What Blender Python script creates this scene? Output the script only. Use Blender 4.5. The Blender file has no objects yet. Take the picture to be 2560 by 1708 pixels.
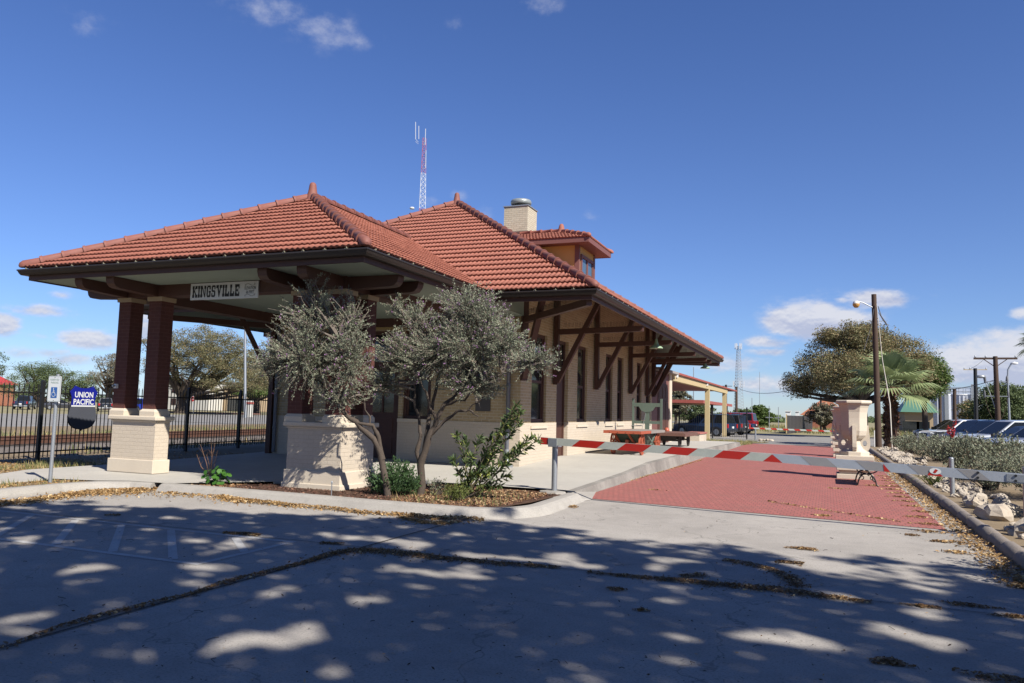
import bpy, math, random
import numpy as np
from mathutils import Matrix, Vector
random.seed(7); RNG = np.random.default_rng(11)
D = bpy.data; SC = bpy.context.scene; COL = SC.collection
R_ = math.radians

# ------------------------------------------------------------------ camera
CAM_M = np.array([[0.9269473,0.3743116,0.0256819],[-0.0092174,0.0911485,-0.9957946],[-0.3750783,0.9228124,0.0879401]])
F_PX, CX, CY, CAM_H = 1940.0, 1280.0, 854.0, 1.6
cam = D.cameras.new('Camera'); cam_o = D.objects.new('Camera', cam); COL.objects.link(cam_o)
cam.sensor_width = 36; cam.lens = F_PX / 2560 * 36; cam.clip_end = 4000; cam.clip_start = 0.05
mw = Matrix.Identity(4)
for i in range(3):
    mw[i][0] = CAM_M[0, i]; mw[i][1] = -CAM_M[1, i]; mw[i][2] = -CAM_M[2, i]
mw[2][3] = CAM_H
cam_o.matrix_world = mw
SC.camera = cam_o

def at(px, py, Y):
    """point at depth Y seen at photo pixel (px, py)"""
    d = CAM_M.T @ np.array([(px - CX) / F_PX, (py - CY) / F_PX, 1.0])
    t = Y / d[1]
    return np.array([d[0] * t, Y, CAM_H + d[2] * t])
def gnd(px, py, z=0.0):
    d = CAM_M.T @ np.array([(px - CX) / F_PX, (py - CY) / F_PX, 1.0])
    t = (z - CAM_H) / d[2]
    return np.array([d[0] * t, d[1] * t, z])

# ------------------------------------------------------------------ light
SUN_DIR = Vector((0.98, -0.545, 1.0)).normalized()      # towards the sun
SUN_EL = math.asin(SUN_DIR.z); SUN_AZ = math.atan2(SUN_DIR.x, SUN_DIR.y)
sun = D.lights.new('Sun', 'SUN'); sun.energy = 5.0; sun.angle = R_(0.53); sun.color = (1.0, 0.95, 0.86)
sun_o = D.objects.new('Sun', sun); COL.objects.link(sun_o)
sun_o.rotation_euler = SUN_DIR.to_track_quat('Z', 'Y').to_euler()
sun_o.location = (30, -18, 40)
SC.view_settings.view_transform = 'Standard'; SC.view_settings.look = 'None'
SC.view_settings.exposure = 0.88; SC.view_settings.gamma = 1.0
SC.view_settings.use_curve_mapping = False

W = D.worlds.new('World'); SC.world = W; W.use_nodes = True
def build_world():
    nt = W.node_tree; N = nt.nodes; L = nt.links; N.clear()
    out = N.new('ShaderNodeOutputWorld'); bg = N.new('ShaderNodeBackground')
    bg.inputs['Strength'].default_value = 0.055
    sky = N.new('ShaderNodeTexSky'); sky.sky_type = 'NISHITA'; sky.sun_disc = False
    sky.sun_elevation = SUN_EL; sky.sun_rotation = SUN_AZ
    sky.altitude = 0; sky.air_density = 1.0; sky.dust_density = 0.1; sky.ozone_density = 10.0
    tc = N.new('ShaderNodeTexCoord')
    sep = N.new('ShaderNodeSeparateXYZ'); L.new(tc.outputs['Generated'], sep.inputs[0])
    def m(op, a, b=None, c=None):
        n = N.new('ShaderNodeMath'); n.operation = op
        for i, v in enumerate((a, b, c)):
            if v is None: continue
            if isinstance(v, (int, float)): n.inputs[i].default_value = v
            else: L.new(v, n.inputs[i])
        return n.outputs[0]
    az = m('ARCTAN2', sep.outputs[0], sep.outputs[1]); el = m('ARCSINE', sep.outputs[2])
    # clouds by their real bearing and elevation: (px, py, half width px, half height px, weight)
    blobs = [(690, 20, 110, 34, .62), (800, 70, 90, 40, .60), (860, 95, 70, 26, .55), (1360, 10, 50, 28, .6), (215, 55, 36, 28, .38),
             (1130, 60, 26, 14, .42), (1080, 500, 30, 16, .55), (1215, 535, 32, 22, .50), (1480, 545, 22, 14, .36),
             (1145, 490, 22, 14, .42), (225, 850, 58, 22, .85), (90, 775, 56, 15, .58), (10, 812, 30, 22, .75), (150, 738, 26, 9, .4),
             (200, 900, 60, 18, .55), (30, 880, 60, 14, .4), (360, 815, 40, 40, .62), (140, 880, 40, 14, .5), (90, 840, 40, 10, .36),
             (2010, 800, 72, 36, 1.0), (2090, 806, 62, 24, .85), (2150, 800, 50, 20, .5), (1925, 856, 60, 15, .62), (1915, 880, 50, 10, .58), (2200, 745, 75, 20, .6), (2110, 750, 24, 10, .42),
             (1915, 965, 70, 26, .62), (1850, 905, 70, 26, .42), (1800, 920, 60, 20, .4), (2460, 905, 90, 46, .85), (2550, 900, 80, 60, .8),
             (2400, 935, 60, 30, .7), (2552, 785, 26, 14, .55), (2360, 985, 80, 24, .7), (2700, 900, 90, 50, .8)]
    haze = N.new('ShaderNodeMix'); haze.data_type = 'RGBA'; haze.blend_type = 'ADD'; haze.inputs['B'].default_value = (1.15, 1.06, .05, 1)
    L.new(m('POWER', 2.718, m('DIVIDE', m('MAXIMUM', el, 0.0), -.22)), haze.inputs['Factor'])
    tint = N.new('ShaderNodeMix'); tint.data_type = 'RGBA'; tint.blend_type = 'MULTIPLY'; tint.inputs['Factor'].default_value = 1.0
    tint.inputs['B'].default_value = (.93, 1.0, 1.29, 1); L.new(sky.outputs[0], tint.inputs['A']); L.new(tint.outputs['Result'], haze.inputs['A'])
    def noise(scale, off, sz, rough=.6):
        mp = N.new('ShaderNodeMapping'); mp.inputs['Scale'].default_value = (1, 1, sz); mp.inputs['Location'].default_value = (0, 0, off); L.new(tc.outputs['Generated'], mp.inputs[0])
        nz = N.new('ShaderNodeTexNoise'); nz.inputs['Scale'].default_value = scale; nz.inputs['Detail'].default_value = 8; nz.inputs['Roughness'].default_value = rough; L.new(mp.outputs[0], nz.inputs['Vector']); return nz.outputs[0]
    def layer(bl, scale, sz, amp, lo, hi, white, grey, base, opac):
        mask = None; tone = None
        for (x, y, hx, hy, w) in bl:
            d = CAM_M.T @ np.array([(x - CX) / F_PX, (y - CY) / F_PX, 1.0]); d /= np.linalg.norm(d)
            a0, e0 = math.atan2(d[0], d[1]), math.asin(d[2])
            u = m('DIVIDE', m('SUBTRACT', az, a0), hx * 1.25 / F_PX); v = m('DIVIDE', m('SUBTRACT', el, e0), hy * 1.25 / F_PX)
            g = m('MULTIPLY', m('POWER', 2.718, m('MULTIPLY', m('ADD', m('MULTIPLY', u, u), m('MULTIPLY', v, v)), -1.0)), w)
            t = m('MULTIPLY', g, v)
            mask = g if mask is None else m('MAXIMUM', mask, g); tone = t if tone is None else m('ADD', tone, t)
        n = noise(scale, 0, sz); n2 = noise(scale, -.006, sz)
        val = m('ADD', m('MULTIPLY', mask, 1.25), m('MULTIPLY', m('SUBTRACT', n, .5), amp))
        ss = N.new('ShaderNodeMapRange'); ss.interpolation_type = 'SMOOTHSTEP'; ss.inputs['From Min'].default_value = lo; ss.inputs['From Max'].default_value = hi; L.new(val, ss.inputs['Value'])
        alpha = m('MULTIPLY', m('MULTIPLY', ss.outputs[0], m('MINIMUM', m('MULTIPLY', mask, 2.6), 1.0)), opac)
        tn = N.new('ShaderNodeMapRange'); tn.inputs['From Min'].default_value = -.35; tn.inputs['From Max'].default_value = .30
        L.new(m('ADD', m('MULTIPLY', tone, base), m('MULTIPLY', m('SUBTRACT', n, n2), 3.2)), tn.inputs['Value'])
        c = N.new('ShaderNodeMix'); c.data_type = 'RGBA'; c.inputs['A'].default_value = grey; c.inputs['B'].default_value = white; L.new(tn.outputs[0], c.inputs['Factor'])
        return alpha, c.outputs['Result']
    cur = haze.outputs['Result']
    for args in ((blobs[:10], 24, 1.4, 2.2, .25, 1.5, (6.0, 6.3, 7.6, 1), (5.6, 5.9, 7.3, 1), .2, .75), (blobs[10:], 20, 2.0, 1.5, .22, .78, (7.4, 7.5, 8.2, 1), (4.9, 5.3, 6.9, 1), .75, .92)):
        alpha, colr = layer(*args)
        mx = N.new('ShaderNodeMix'); mx.data_type = 'RGBA'; L.new(alpha, mx.inputs['Factor']); L.new(cur, mx.inputs['A']); L.new(colr, mx.inputs['B']); cur = mx.outputs['Result']
    L.new(cur, bg.inputs['Color']); L.new(bg.outputs[0], out.inputs[0])
build_world()

# ------------------------------------------------------------------ mesh helpers
ORI = {}
def origin(o):
    while o.parent: o = o.parent
    return ORI.get(o.name, (0, 0, 0))
def thing(name, label, cat, loc=(0, 0, 0), rz=0.0, group=None):
    o = D.objects.new(name, None); COL.objects.link(o); o.empty_display_size = .2
    o.location = loc; o.rotation_euler = (0, 0, rz); ORI[o.name] = tuple(loc)
    return tag(o, label, cat, group)
def tag(o, label=None, cat=None, group=None, kind=None):
    if label: o['label'] = label
    if cat: o['category'] = cat
    if group: o['group'] = group
    if kind: o['kind'] = kind
    return o
def dup(root, loc, rz, label=None, group=None):
    r = root.copy(); COL.objects.link(r); r.location = loc; r.rotation_euler = (0, 0, rz)
    if label: r['label'] = label
    if group: r['group'] = group
    for ch in list(root.children):
        c = ch.copy(); COL.objects.link(c); c.parent = r
        for g in ch.children:
            d = g.copy(); COL.objects.link(d); d.parent = c
    return r
def norm(v): v = np.asarray(v, float); return v / (np.linalg.norm(v) + 1e-12)

class MB:
    def __init__(s): s.v = []; s.f = []; s.sm = []
    def add(s, vs, fs, smooth=False):
        b = len(s.v); s.v += [tuple(map(float, p)) for p in vs]
        s.f += [tuple(i + b for i in f) for f in fs]; s.sm += [smooth] * len(fs); return s
    def box(s, x0, y0, z0, x1, y1, z1):
        return s.add([(x0, y0, z0), (x1, y0, z0), (x1, y1, z0), (x0, y1, z0), (x0, y0, z1), (x1, y0, z1), (x1, y1, z1), (x0, y1, z1)],
                     [(0, 3, 2, 1), (4, 5, 6, 7), (0, 1, 5, 4), (1, 2, 6, 5), (2, 3, 7, 6), (3, 0, 4, 7)])
    def beam(s, p, q, w, h, up=(0, 0, 1)):
        p = np.array(p, float); q = np.array(q, float); d = norm(q - p)
        r = np.cross(d, up)
        if np.linalg.norm(r) < 1e-4: r = np.cross(d, (1, 0, 0))
        r = norm(r) * w / 2; u = norm(np.cross(r, d)) * h / 2
        vs = [p - r - u, p + r - u, p + r + u, p - r + u, q - r - u, q + r - u, q + r + u, q - r + u]
        return s.add(vs, [(0, 1, 2, 3), (7, 6, 5, 4), (0, 4, 5, 1), (1, 5, 6, 2), (2, 6, 7, 3), (3, 7, 4, 0)])
    def tube(s, pts, rad, n=8, caps=True):
        pts = [np.array(p, float) for p in pts]
        if isinstance(rad, (int, float)): rad = [rad] * len(pts)
        vs = []; ref = None
        for i, p in enumerate(pts):
            d = norm(pts[min(i + 1, len(pts) - 1)] - pts[max(i - 1, 0)])
            if ref is None: ref = np.array((0, 0, 1.) if abs(d[2]) < .9 else (1., 0, 0))
            a = norm(np.cross(d, ref)); b = np.cross(a, d); ref = b
            for k in range(n):
                t = 2 * math.pi * k / n
                vs.append(p + rad[i] * (a * math.cos(t) + b * math.sin(t)))
        fs = []
        for i in range(len(pts) - 1):
            for k in range(n):
                k2 = (k + 1) % n
                fs.append((i * n + k, (i + 1) * n + k, (i + 1) * n + k2, i * n + k2))
        s.add(vs, fs, n > 5)
        if caps:
            s.add(vs[:n], [tuple(range(n))]); s.add(vs[-n:], [tuple(range(n))[::-1]])
        return s
    def lathe(s, prof, c=(0, 0, 0), n=16, smooth=True, rot=0.0, sx=1, sy=1):
        vs = []
        for (r, z) in prof:
            for k in range(n):
                t = 2 * math.pi * k / n + rot
                vs.append((c[0] + r * math.cos(t) * sx, c[1] + r * math.sin(t) * sy, c[2] + z))
        fs = []
        for i in range(len(prof) - 1):
            for k in range(n):
                k2 = (k + 1) % n
                fs.append((i * n + k, i * n + k2, (i + 1) * n + k2, (i + 1) * n + k))
        s.add(vs, fs, smooth)
        s.add(vs[:n], [tuple(range(n))[::-1]]); s.add(vs[-n:], [tuple(range(n))])
        return s
    def prism(s, poly, z0, z1):
        """poly ccw in xy"""
        n = len(poly)
        vs = [(p[0], p[1], z0) for p in poly] + [(p[0], p[1], z1) for p in poly]
        return s.add(vs, [tuple(range(n))[::-1], tuple(range(n, 2 * n))] + [(i, (i + 1) % n, n + (i + 1) % n, n + i) for i in range(n)])
    def slab(s, poly3, off):
        """extrude any planar 3d polygon by an offset vector"""
        n = len(poly3); a = [np.array(p, float) for p in poly3]; b = [p + np.array(off) for p in a]
        return s.add(a + b, [tuple(range(n))[::-1], tuple(range(n, 2 * n))] + [(i, (i + 1) % n, n + (i + 1) % n, n + i) for i in range(n)])
    def quad(s, *p): return s.add(p, [tuple(range(len(p)))])
    def build(s, name, mat, parent=None, o=None, bevel=0.0):
        me = D.meshes.new(name)
        if o is None: o = origin(parent) if parent else (0, 0, 0)
        vs = [(x - o[0], y - o[1], z - o[2]) for x, y, z in s.v]
        me.from_pydata(vs, [], s.f); me.polygons.foreach_set('use_smooth', s.sm); me.update()
        if mat: me.materials.append(mat)
        ob = D.objects.new(name, me); COL.objects.link(ob)
        if parent: ob.parent = parent
        else: ob.location = o; ORI[ob.name] = tuple(o)
        if bevel:
            md = ob.modifiers.new('bevel', 'BEVEL'); md.width = bevel; md.segments = 2; md.limit_method = 'ANGLE'; md.angle_limit = R_(40)
        return ob
    def local(s, name, mat, parent, bevel=0.0): return s.build(name, mat, parent, (0, 0, 0), bevel)

def np_mesh(name, V, F, mat, parent=None, o=None, smooth=False):
    """fast mesh from (n,3) verts and (m,k) faces"""
    if o is None: o = origin(parent) if parent else (0, 0, 0)
    me = D.meshes.new(name); V = np.asarray(V, np.float32) - np.array(o, np.float32); F = np.asarray(F, np.int32)
    me.vertices.add(len(V)); me.vertices.foreach_set('co', V.ravel())
    k = F.shape[1]; me.loops.add(F.size); me.loops.foreach_set('vertex_index', F.ravel())
    me.polygons.add(len(F)); me.polygons.foreach_set('loop_start', np.arange(0, F.size, k, dtype=np.int32))
    me.polygons.foreach_set('loop_total', np.full(len(F), k, np.int32))
    me.polygons.foreach_set('use_smooth', np.full(len(F), smooth))
    me.update(calc_edges=True)
    if mat: me.materials.append(mat)
    ob = D.objects.new(name, me); COL.objects.link(ob)
    if parent: ob.parent = parent
    else: ob.location = o; ORI[ob.name] = tuple(o)
    return ob

def leaf_geo(P, size, aspect=.5, flat=0.0, up=0.0, axis=None):
    """diamond leaves at P: random directions; flat=1 lies on the ground"""
    n = len(P); size = np.broadcast_to(np.asarray(size, float), (n,))
    a = RNG.normal(size=(n, 3)); b = RNG.normal(size=(n, 3))
    if axis is not None: a = axis + a * .45
    a[:, 2] = a[:, 2] * (1 - flat) + up; b[:, 2] *= (1 - flat)
    a /= np.linalg.norm(a, axis=1, keepdims=True) + 1e-9
    b -= a * (a * b).sum(1, keepdims=True); b /= np.linalg.norm(b, axis=1, keepdims=True) + 1e-9
    h = (size / 2)[:, None]; w = h * aspect
    V = np.stack([P - a * h, P + b * w, P + a * h, P - b * w], 1).reshape(-1, 3)
    return V, np.arange(4 * n).reshape(-1, 4)

# ------------------------------------------------------------------ materials
def _nt(name):
    m = D.materials.new(name); m.use_nodes = True; nt = m.node_tree
    return m, nt, nt.nodes, nt.links, nt.nodes['Principled BSDF']
def _rgb(c): return (c[0], c[1], c[2], 1)
def _pos(N): return N.new('ShaderNodeNewGeometry').outputs['Position']
def _noise(N, L, vec, scale, detail=4, rough=.6):
    n = N.new('ShaderNodeTexNoise'); n.inputs['Scale'].default_value = scale; n.inputs['Detail'].default_value = detail; n.inputs['Roughness'].default_value = rough
    L.new(vec, n.inputs['Vector']); return n.outputs[0]
def _mix(N, L, f, a, b, mode='MIX'):
    n = N.new('ShaderNodeMix'); n.data_type = 'RGBA'; n.blend_type = mode
    for k, v in (('Factor', f), ('A', a), ('B', b)):
        if isinstance(v, (int, float)): n.inputs[k].default_value = v
        elif isinstance(v, tuple): n.inputs[k].default_value = _rgb(v)
        else: L.new(v, n.inputs[k])
    return n.outputs['Result']
def _ramp(N, L, val, lo, hi):
    n = N.new('ShaderNodeMapRange'); n.inputs['From Min'].default_value = lo; n.inputs['From Max'].default_value = hi; L.new(val, n.inputs['Value']); return n.outputs[0]
def _bump(N, L, h, strength, dist, bs):
    b = N.new('ShaderNodeBump'); b.inputs['Strength'].default_value = strength; b.inputs['Distance'].default_value = dist
    L.new(h, b.inputs['Height']); L.new(b.outputs[0], bs.inputs['Normal'])
ALB = .76
def dim(c): return tuple(x * ALB for x in c)
def mat(name, col, rough=.7, var=.18, scale=3.0, bump=0.0, metal=0.0, col2=None, fine=40.0):
    col = dim(col); col2 = dim(col2) if col2 else None
    m, nt, N, L, bs = _nt(name); p = _pos(N)
    c2 = col2 or tuple(x * .6 for x in col)
    n1 = _noise(N, L, p, scale); n2 = _noise(N, L, p, fine, 3)
    a = _mix(N, L, _ramp(N, L, n1, .35, .7), col, tuple(col[i] * (1 - var) + c2[i] * var for i in range(3)))
    a = _mix(N, L, _ramp(N, L, n2, .45, .75), a, tuple(col[i] * (1 - var) + c2[i] * var for i in range(3)))
    L.new(a, bs.inputs['Base Color']); bs.inputs['Roughness'].default_value = rough; bs.inputs['Metallic'].default_value = metal
    if bump: _bump(N, L, n2, bump, .01, bs)
    return m
def brick_vec(N, L, ground=False):
    g = N.new('ShaderNodeNewGeometry'); sp = N.new('ShaderNodeSeparateXYZ'); L.new(g.outputs['Position'], sp.inputs[0])
    cb = N.new('ShaderNodeCombineXYZ')
    if ground: L.new(sp.outputs[0], cb.inputs[0]); L.new(sp.outputs[1], cb.inputs[1]); return cb.outputs[0], g.outputs['Position']
    sn = N.new('ShaderNodeSeparateXYZ'); L.new(g.outputs['True Normal'], sn.inputs[0])
    ab = N.new('ShaderNodeMath'); ab.operation = 'ABSOLUTE'; L.new(sn.outputs[0], ab.inputs[0])
    gt = N.new('ShaderNodeMath'); gt.operation = 'GREATER_THAN'; L.new(ab.outputs[0], gt.inputs[0]); gt.inputs[1].default_value = .7
    mx = N.new('ShaderNodeMix'); L.new(gt.outputs[0], mx.inputs['Factor']); L.new(sp.outputs[0], mx.inputs['A']); L.new(sp.outputs[1], mx.inputs['B'])
    L.new(mx.outputs['Result'], cb.inputs[0]); L.new(sp.outputs[2], cb.inputs[1])
    return cb.outputs[0], g.outputs['Position']
def brick(name, c1, c2, mortar, bw=.215, bh=.075, ms=.006, rough=.85, bump=.6, stain=.25, ground=False, stain_col=None):
    c1, c2, mortar = dim(c1), dim(c2), dim(mortar); stain_col = dim(stain_col) if stain_col else None
    m, nt, N, L, bs = _nt(name); v, p = brick_vec(N, L, ground)
    b = N.new('ShaderNodeTexBrick'); b.inputs['Scale'].default_value = 1; b.inputs['Brick Width'].default_value = bw; b.inputs['Row Height'].default_value = bh
    b.inputs['Mortar Size'].default_value = ms; b.inputs['Mortar Smooth'].default_value = .3; b.inputs['Bias'].default_value = 0
    b.inputs['Color1'].default_value = _rgb(c1); b.inputs['Color2'].default_value = _rgb(c2); b.inputs['Mortar'].default_value = _rgb(mortar)
    L.new(v, b.inputs['Vector'])
    n1 = _noise(N, L, p, 1.7, 5); n2 = _noise(N, L, p, 55, 3)
    sc = stain_col or tuple(x * .55 for x in c1)
    a = _mix(N, L, _ramp(N, L, n1, .45, .8), b.outputs['Color'], sc)
    N_ = [n for n in N if n.bl_idname == 'ShaderNodeMix'][-1]
    mul = N.new('ShaderNodeMath'); mul.operation = 'MULTIPLY'; mul.inputs[1].default_value = stain; L.new(_ramp(N, L, n1, .4, .8), mul.inputs[0]); L.new(mul.outputs[0], N_.inputs['Factor'])
    a = _mix(N, L, _ramp(N, L, n2, .35, .8), a, _mix(N, L, .16, a, (0, 0, 0)))
    L.new(a, bs.inputs['Base Color']); bs.inputs['Roughness'].default_value = rough
    h = N.new('ShaderNodeMath'); h.operation = 'MULTIPLY_ADD'; L.new(b.outputs['Fac'], h.inputs[0]); h.inputs[1].default_value = -1; L.new(n2, h.inputs[2])
    _bump(N, L, h.outputs[0], bump, .008, bs)
    return m
def leafmat(name, c1, c2, trans=.25, dry=None, dryamt=.0, rough=.6):
    m = D.materials.new(name); m.use_nodes = True; nt = m.node_tree; N = nt.nodes; L = nt.links; N.clear()
    out = N.new('ShaderNodeOutputMaterial'); g = N.new('ShaderNodeNewGeometry')
    c1, c2 = tuple(x * .86 for x in c1), tuple(x * .86 for x in c2)
    a = _mix(N, L, g.outputs['Random Per Island'], c1, c2)
    n = _noise(N, L, g.outputs['Position'], 1.3, 3); a = _mix(N, L, _ramp(N, L, n, .35, .65), a, tuple(x * .72 for x in c1))
    if dry:
        r = N.new('ShaderNodeMath'); r.operation = 'GREATER_THAN'; r.inputs[1].default_value = 1 - dryamt
        f = N.new('ShaderNodeMath'); f.operation = 'FRACT'; k = N.new('ShaderNodeMath'); k.operation = 'MULTIPLY'; k.inputs[1].default_value = 17.3
        L.new(g.outputs['Random Per Island'], k.inputs[0]); L.new(k.outputs[0], f.inputs[0]); L.new(f.outputs[0], r.inputs[0])
        a = _mix(N, L, r.outputs[0], a, dry)
    d = N.new('ShaderNodeBsdfPrincipled'); d.inputs['Roughness'].default_value = rough; d.inputs['Specular IOR Level'].default_value = .25; L.new(a, d.inputs['Base Color'])
    t = N.new('ShaderNodeBsdfTranslucent'); L.new(a, t.inputs['Color'])
    x = N.new('ShaderNodeMixShader'); x.inputs[0].default_value = trans; L.new(d.outputs[0], x.inputs[1]); L.new(t.outputs[0], x.inputs[2]); L.new(x.outputs[0], out.inputs[0])
    return m
def glass(name, col=(.012, .015, .018), rough=.06):
    m, nt, N, L, bs = _nt(name); bs.inputs['Base Color'].default_value = _rgb(col); bs.inputs['Roughness'].default_value = rough; bs.inputs['Specular IOR Level'].default_value = .8
    n = _noise(N, L, _pos(N), 1.5, 2); _bump(N, L, n, .03, .05, bs); return m
def paint(name, col, rough=.28, coat=.6, metal=.25):
    m, nt, N, L, bs = _nt(name); p = _pos(N)
    a = _mix(N, L, _ramp(N, L, _noise(N, L, p, 2.5), .4, .8), col, tuple(x * .8 + .012 for x in col)); L.new(a, bs.inputs['Base Color'])
    bs.inputs['Roughness'].default_value = rough; bs.inputs['Coat Weight'].default_value = coat; bs.inputs['Coat Roughness'].default_value = .06; bs.inputs['Metallic'].default_value = metal
    return m
def concrete(name, col, dark=.62, patch=.35, speck=.25, crack=0.0, tint=None):
    col = dim(col); tint = dim(tint) if tint else None
    m, nt, N, L, bs = _nt(name); p = _pos(N)
    big = _noise(N, L, p, .45, 6, .65); mid = _noise(N, L, p, 3.2, 6, .7); fine = _noise(N, L, p, 52, 3, .75); fin2 = _noise(N, L, p, 190, 1)
    dk = tint or tuple(x * dark for x in col)
    def amt(v, k):
        q = N.new('ShaderNodeMath'); q.operation = 'MULTIPLY'; q.inputs[1].default_value = k; L.new(v, q.inputs[0]); return q.outputs[0]
    a = _mix(N, L, amt(_ramp(N, L, big, .35, .68), patch * 1.6), col, dk)
    a = _mix(N, L, amt(_ramp(N, L, mid, .48, .75), patch), a, tuple(x * .8 for x in dk))
    a = _mix(N, L, amt(_ramp(N, L, fine, .5, .72), speck * 1.8), a, tuple(x * .36 for x in col))
    a = _mix(N, L, amt(_ramp(N, L, fin2, .6, .75), speck), a, tuple(min(1, x * 1.35) for x in col))
    if crack:
        vo = N.new('ShaderNodeTexVoronoi'); vo.feature = 'DISTANCE_TO_EDGE'; vo.inputs['Scale'].default_value = .38
        mp = N.new('ShaderNodeVectorMath'); mp.operation = 'MULTIPLY_ADD'
        nz = N.new('ShaderNodeTexNoise'); nz.inputs['Scale'].default_value = 1.6; nz.inputs['Detail'].default_value = 6; L.new(p, nz.inputs['Vector'])
        L.new(nz.outputs['Color'], mp.inputs[0]); mp.inputs[1].default_value = (1.1, 1.1, 0); L.new(p, mp.inputs[2]); L.new(mp.outputs[0], vo.inputs['Vector'])
        a = _mix(N, L, amt(_ramp(N, L, vo.outputs['Distance'], .004, .0), crack), a, tuple(x * .3 for x in col))
    L.new(a, bs.inputs['Base Color']); bs.inputs['Roughness'].default_value = .9; bs.inputs['Specular IOR Level'].default_value = .2
    _bump(N, L, fine, .5, .009, bs); return m

CREAM = brick('painted_cream_brick', (.64, .545, .43), (.61, .52, .41), (.575, .485, .38), bump=.5, stain=.18, stain_col=(.45, .37, .28))
BUFF = brick('buff_brick', (.56, .42, .235), (.44, .325, .175), (.60, .50, .36), bump=.6, stain=.2, ms=.010)
REDBRICK = brick('dark_red_painted_brick', (.125, .037, .027), (.105, .032, .024), (.15, .06, .045), bump=.6, stain=.2)
CHIMB = brick('cream_chimney_brick', (.62, .55, .42), (.55, .48, .36), (.36, .31, .24), bump=.7, stain=.3)
STONE = mat('painted_cream_stone', (.66, .57, .45), .85, .2, 2.5, .3)
TILE = mat('terracotta_roof_tile', (.37, .128, .083), .75, .5, 1.6, .2, col2=(.24, .08, .055), fine=18)
HIPT = mat('terracotta_hip_tile', (.25, .085, .062), .72, .5, 2.5, .2, col2=(.17, .07, .055), fine=22)
BROWN = mat('dark_brown_paint', (.085, .032, .02), .6, .25, 2.0, .15)
GUTTER = mat('black_brown_gutter_metal', (.028, .02, .016), .45, .3, 4)
SOFFIT = mat('pale_green_boards', (.34, .41, .34), .7, .12, 2, .1)
TRIMRED = mat('maroon_trim_paint', (.19, .075, .062), .6, .2, 3, .1)
OCHRE = mat('ochre_boards', (.58, .36, .11), .7, .12, 2, .1)
GLASS = glass('dark_window_glass')
CARG = glass('car_glass', (.01, .012, .014), .05); CARG.node_tree.nodes['Principled BSDF'].inputs['Specular IOR Level'].default_value = .22
GLASSB = glass('sky_window_glass', (.05, .09, .13), .03)
BLACK = mat('black_iron', (.012, .012, .013), .5, .3, 8)
GALV = mat('galvanised_steel', (.42, .44, .46), .45, .3, 9, .1, .6)
WHITE = mat('white_paint', (.78, .78, .76), .5, .08, 4)
LAMPG = mat('faded_green_enamel', (.30, .42, .27), .5, .25, 9)
WIREG = mat('grey_wire', (.10, .10, .11), .6)
SIGNW = mat('sign_white_sheet', (.74, .76, .76), .4, .06, 3)
SIGNG = mat('sign_green_print', (.30, .42, .34), .5)
SIGNB = mat('sign_blue_print', (.035, .13, .40), .5, .1)
SHB = mat('shield_blue', (.012, .018, .26), .35, .1)
SHG = mat('shield_grey', (.085, .09, .11), .4, .15)
INK = mat('black_lettering', (.012, .012, .014), .5)
TANP = mat('tan_post_paint', (.56, .44, .24), .6, .15, 3)
REDROOF = mat('red_metal_roof', (.40, .10, .075), .5, .3, 2)
ORANGE = mat('orange_red_cart_paint', (.46, .105, .05), .5, .35, 5, .2, col2=(.20, .05, .03))
CARTG = mat('dark_green_cart_paint', (.045, .065, .045), .6, .3, 5, .2)
RACKG = mat('grey_green_rack_paint', (.125, .165, .13), .6, .25, 5, .2)
RUSTW = mat('weathered_brown_wood', (.16, .075, .055), .8, .4, 6, .3)
DARKW = mat('dark_rusty_iron', (.05, .038, .035), .7, .4, 10, .2)
WOODP = mat('utility_pole_wood', (.075, .042, .026), .85, .4, 5, .3)
BARK = mat('grey_brown_bark', (.095, .07, .052), .9, .5, 14, .8, col2=(.03, .022, .018), fine=60)
TWIG = mat('pale_dead_twig', (.20, .165, .135), .9, .3, 10)
TIRE = mat('rubber_tyre', (.018, .018, .018), .8)
RIM = mat('alloy_rim', (.5, .5, .5), .3, .1, 5, 0, .8)
LENSR = mat('red_light_lens', (.45, .015, .015), .25)
LENSW = mat('clear_light_lens', (.7, .72, .74), .2)
CARBLK = mat('black_plastic_trim', (.02, .02, .022), .5)
LOT = concrete('weathered_concrete', (.44, .405, .365), .60, .40, .42, .6)
SLABC = concrete('pale_slab_concrete', (.50, .47, .42), .74, .26, .12, .0)
KERBC = concrete('kerb_concrete', (.43, .40, .36), .62, .4, .25)
ROADC = concrete('faded_asphalt', (.30, .285, .265), .7, .4, .2)
STRIPE = concrete('worn_white_marking', (.56, .545, .52), .66, .45, .25)
PAVER = brick('red_paving_brick', (.40, .128, .105), (.34, .104, .088), (.235, .082, .07), .105, .21, .010, .9, .5, .6, True, (.27, .115, .09))
DIRT = concrete('dry_dirt', (.30, .23, .15), .6, .5, .4, tint=(.20, .145, .085))
MULCHG = concrete('bark_mulch_ground', (.12, .068, .045), .6, .5, .5)
FIELD = concrete('dry_grass_field', (.36, .30, .185), .6, .55, .3, tint=(.20, .20, .09))
BALLAST = concrete('track_ballast', (.22, .19, .17), .55, .5, .6)
LITTER = leafmat('fallen_dry_leaves', (.40, .245, .10), (.20, .105, .042), .1, (.55, .40, .21), .15)
CHIPS = leafmat('mulch_chips', (.13, .06, .04), (.07, .035, .028), .0, (.22, .12, .08), .15)
SAGE = leafmat('silver_sage_leaves', (.33, .355, .255), (.19, .22, .14), .22, (.22, .17, .13), .10)
SAGEB = leafmat('sage_hedge_leaves', (.27, .29, .20), (.145, .165, .10), .2, (.20, .16, .11), .12)
FLOWER = leafmat('purple_sage_flowers', (.36, .17, .36), (.25, .12, .28), .2)
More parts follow.
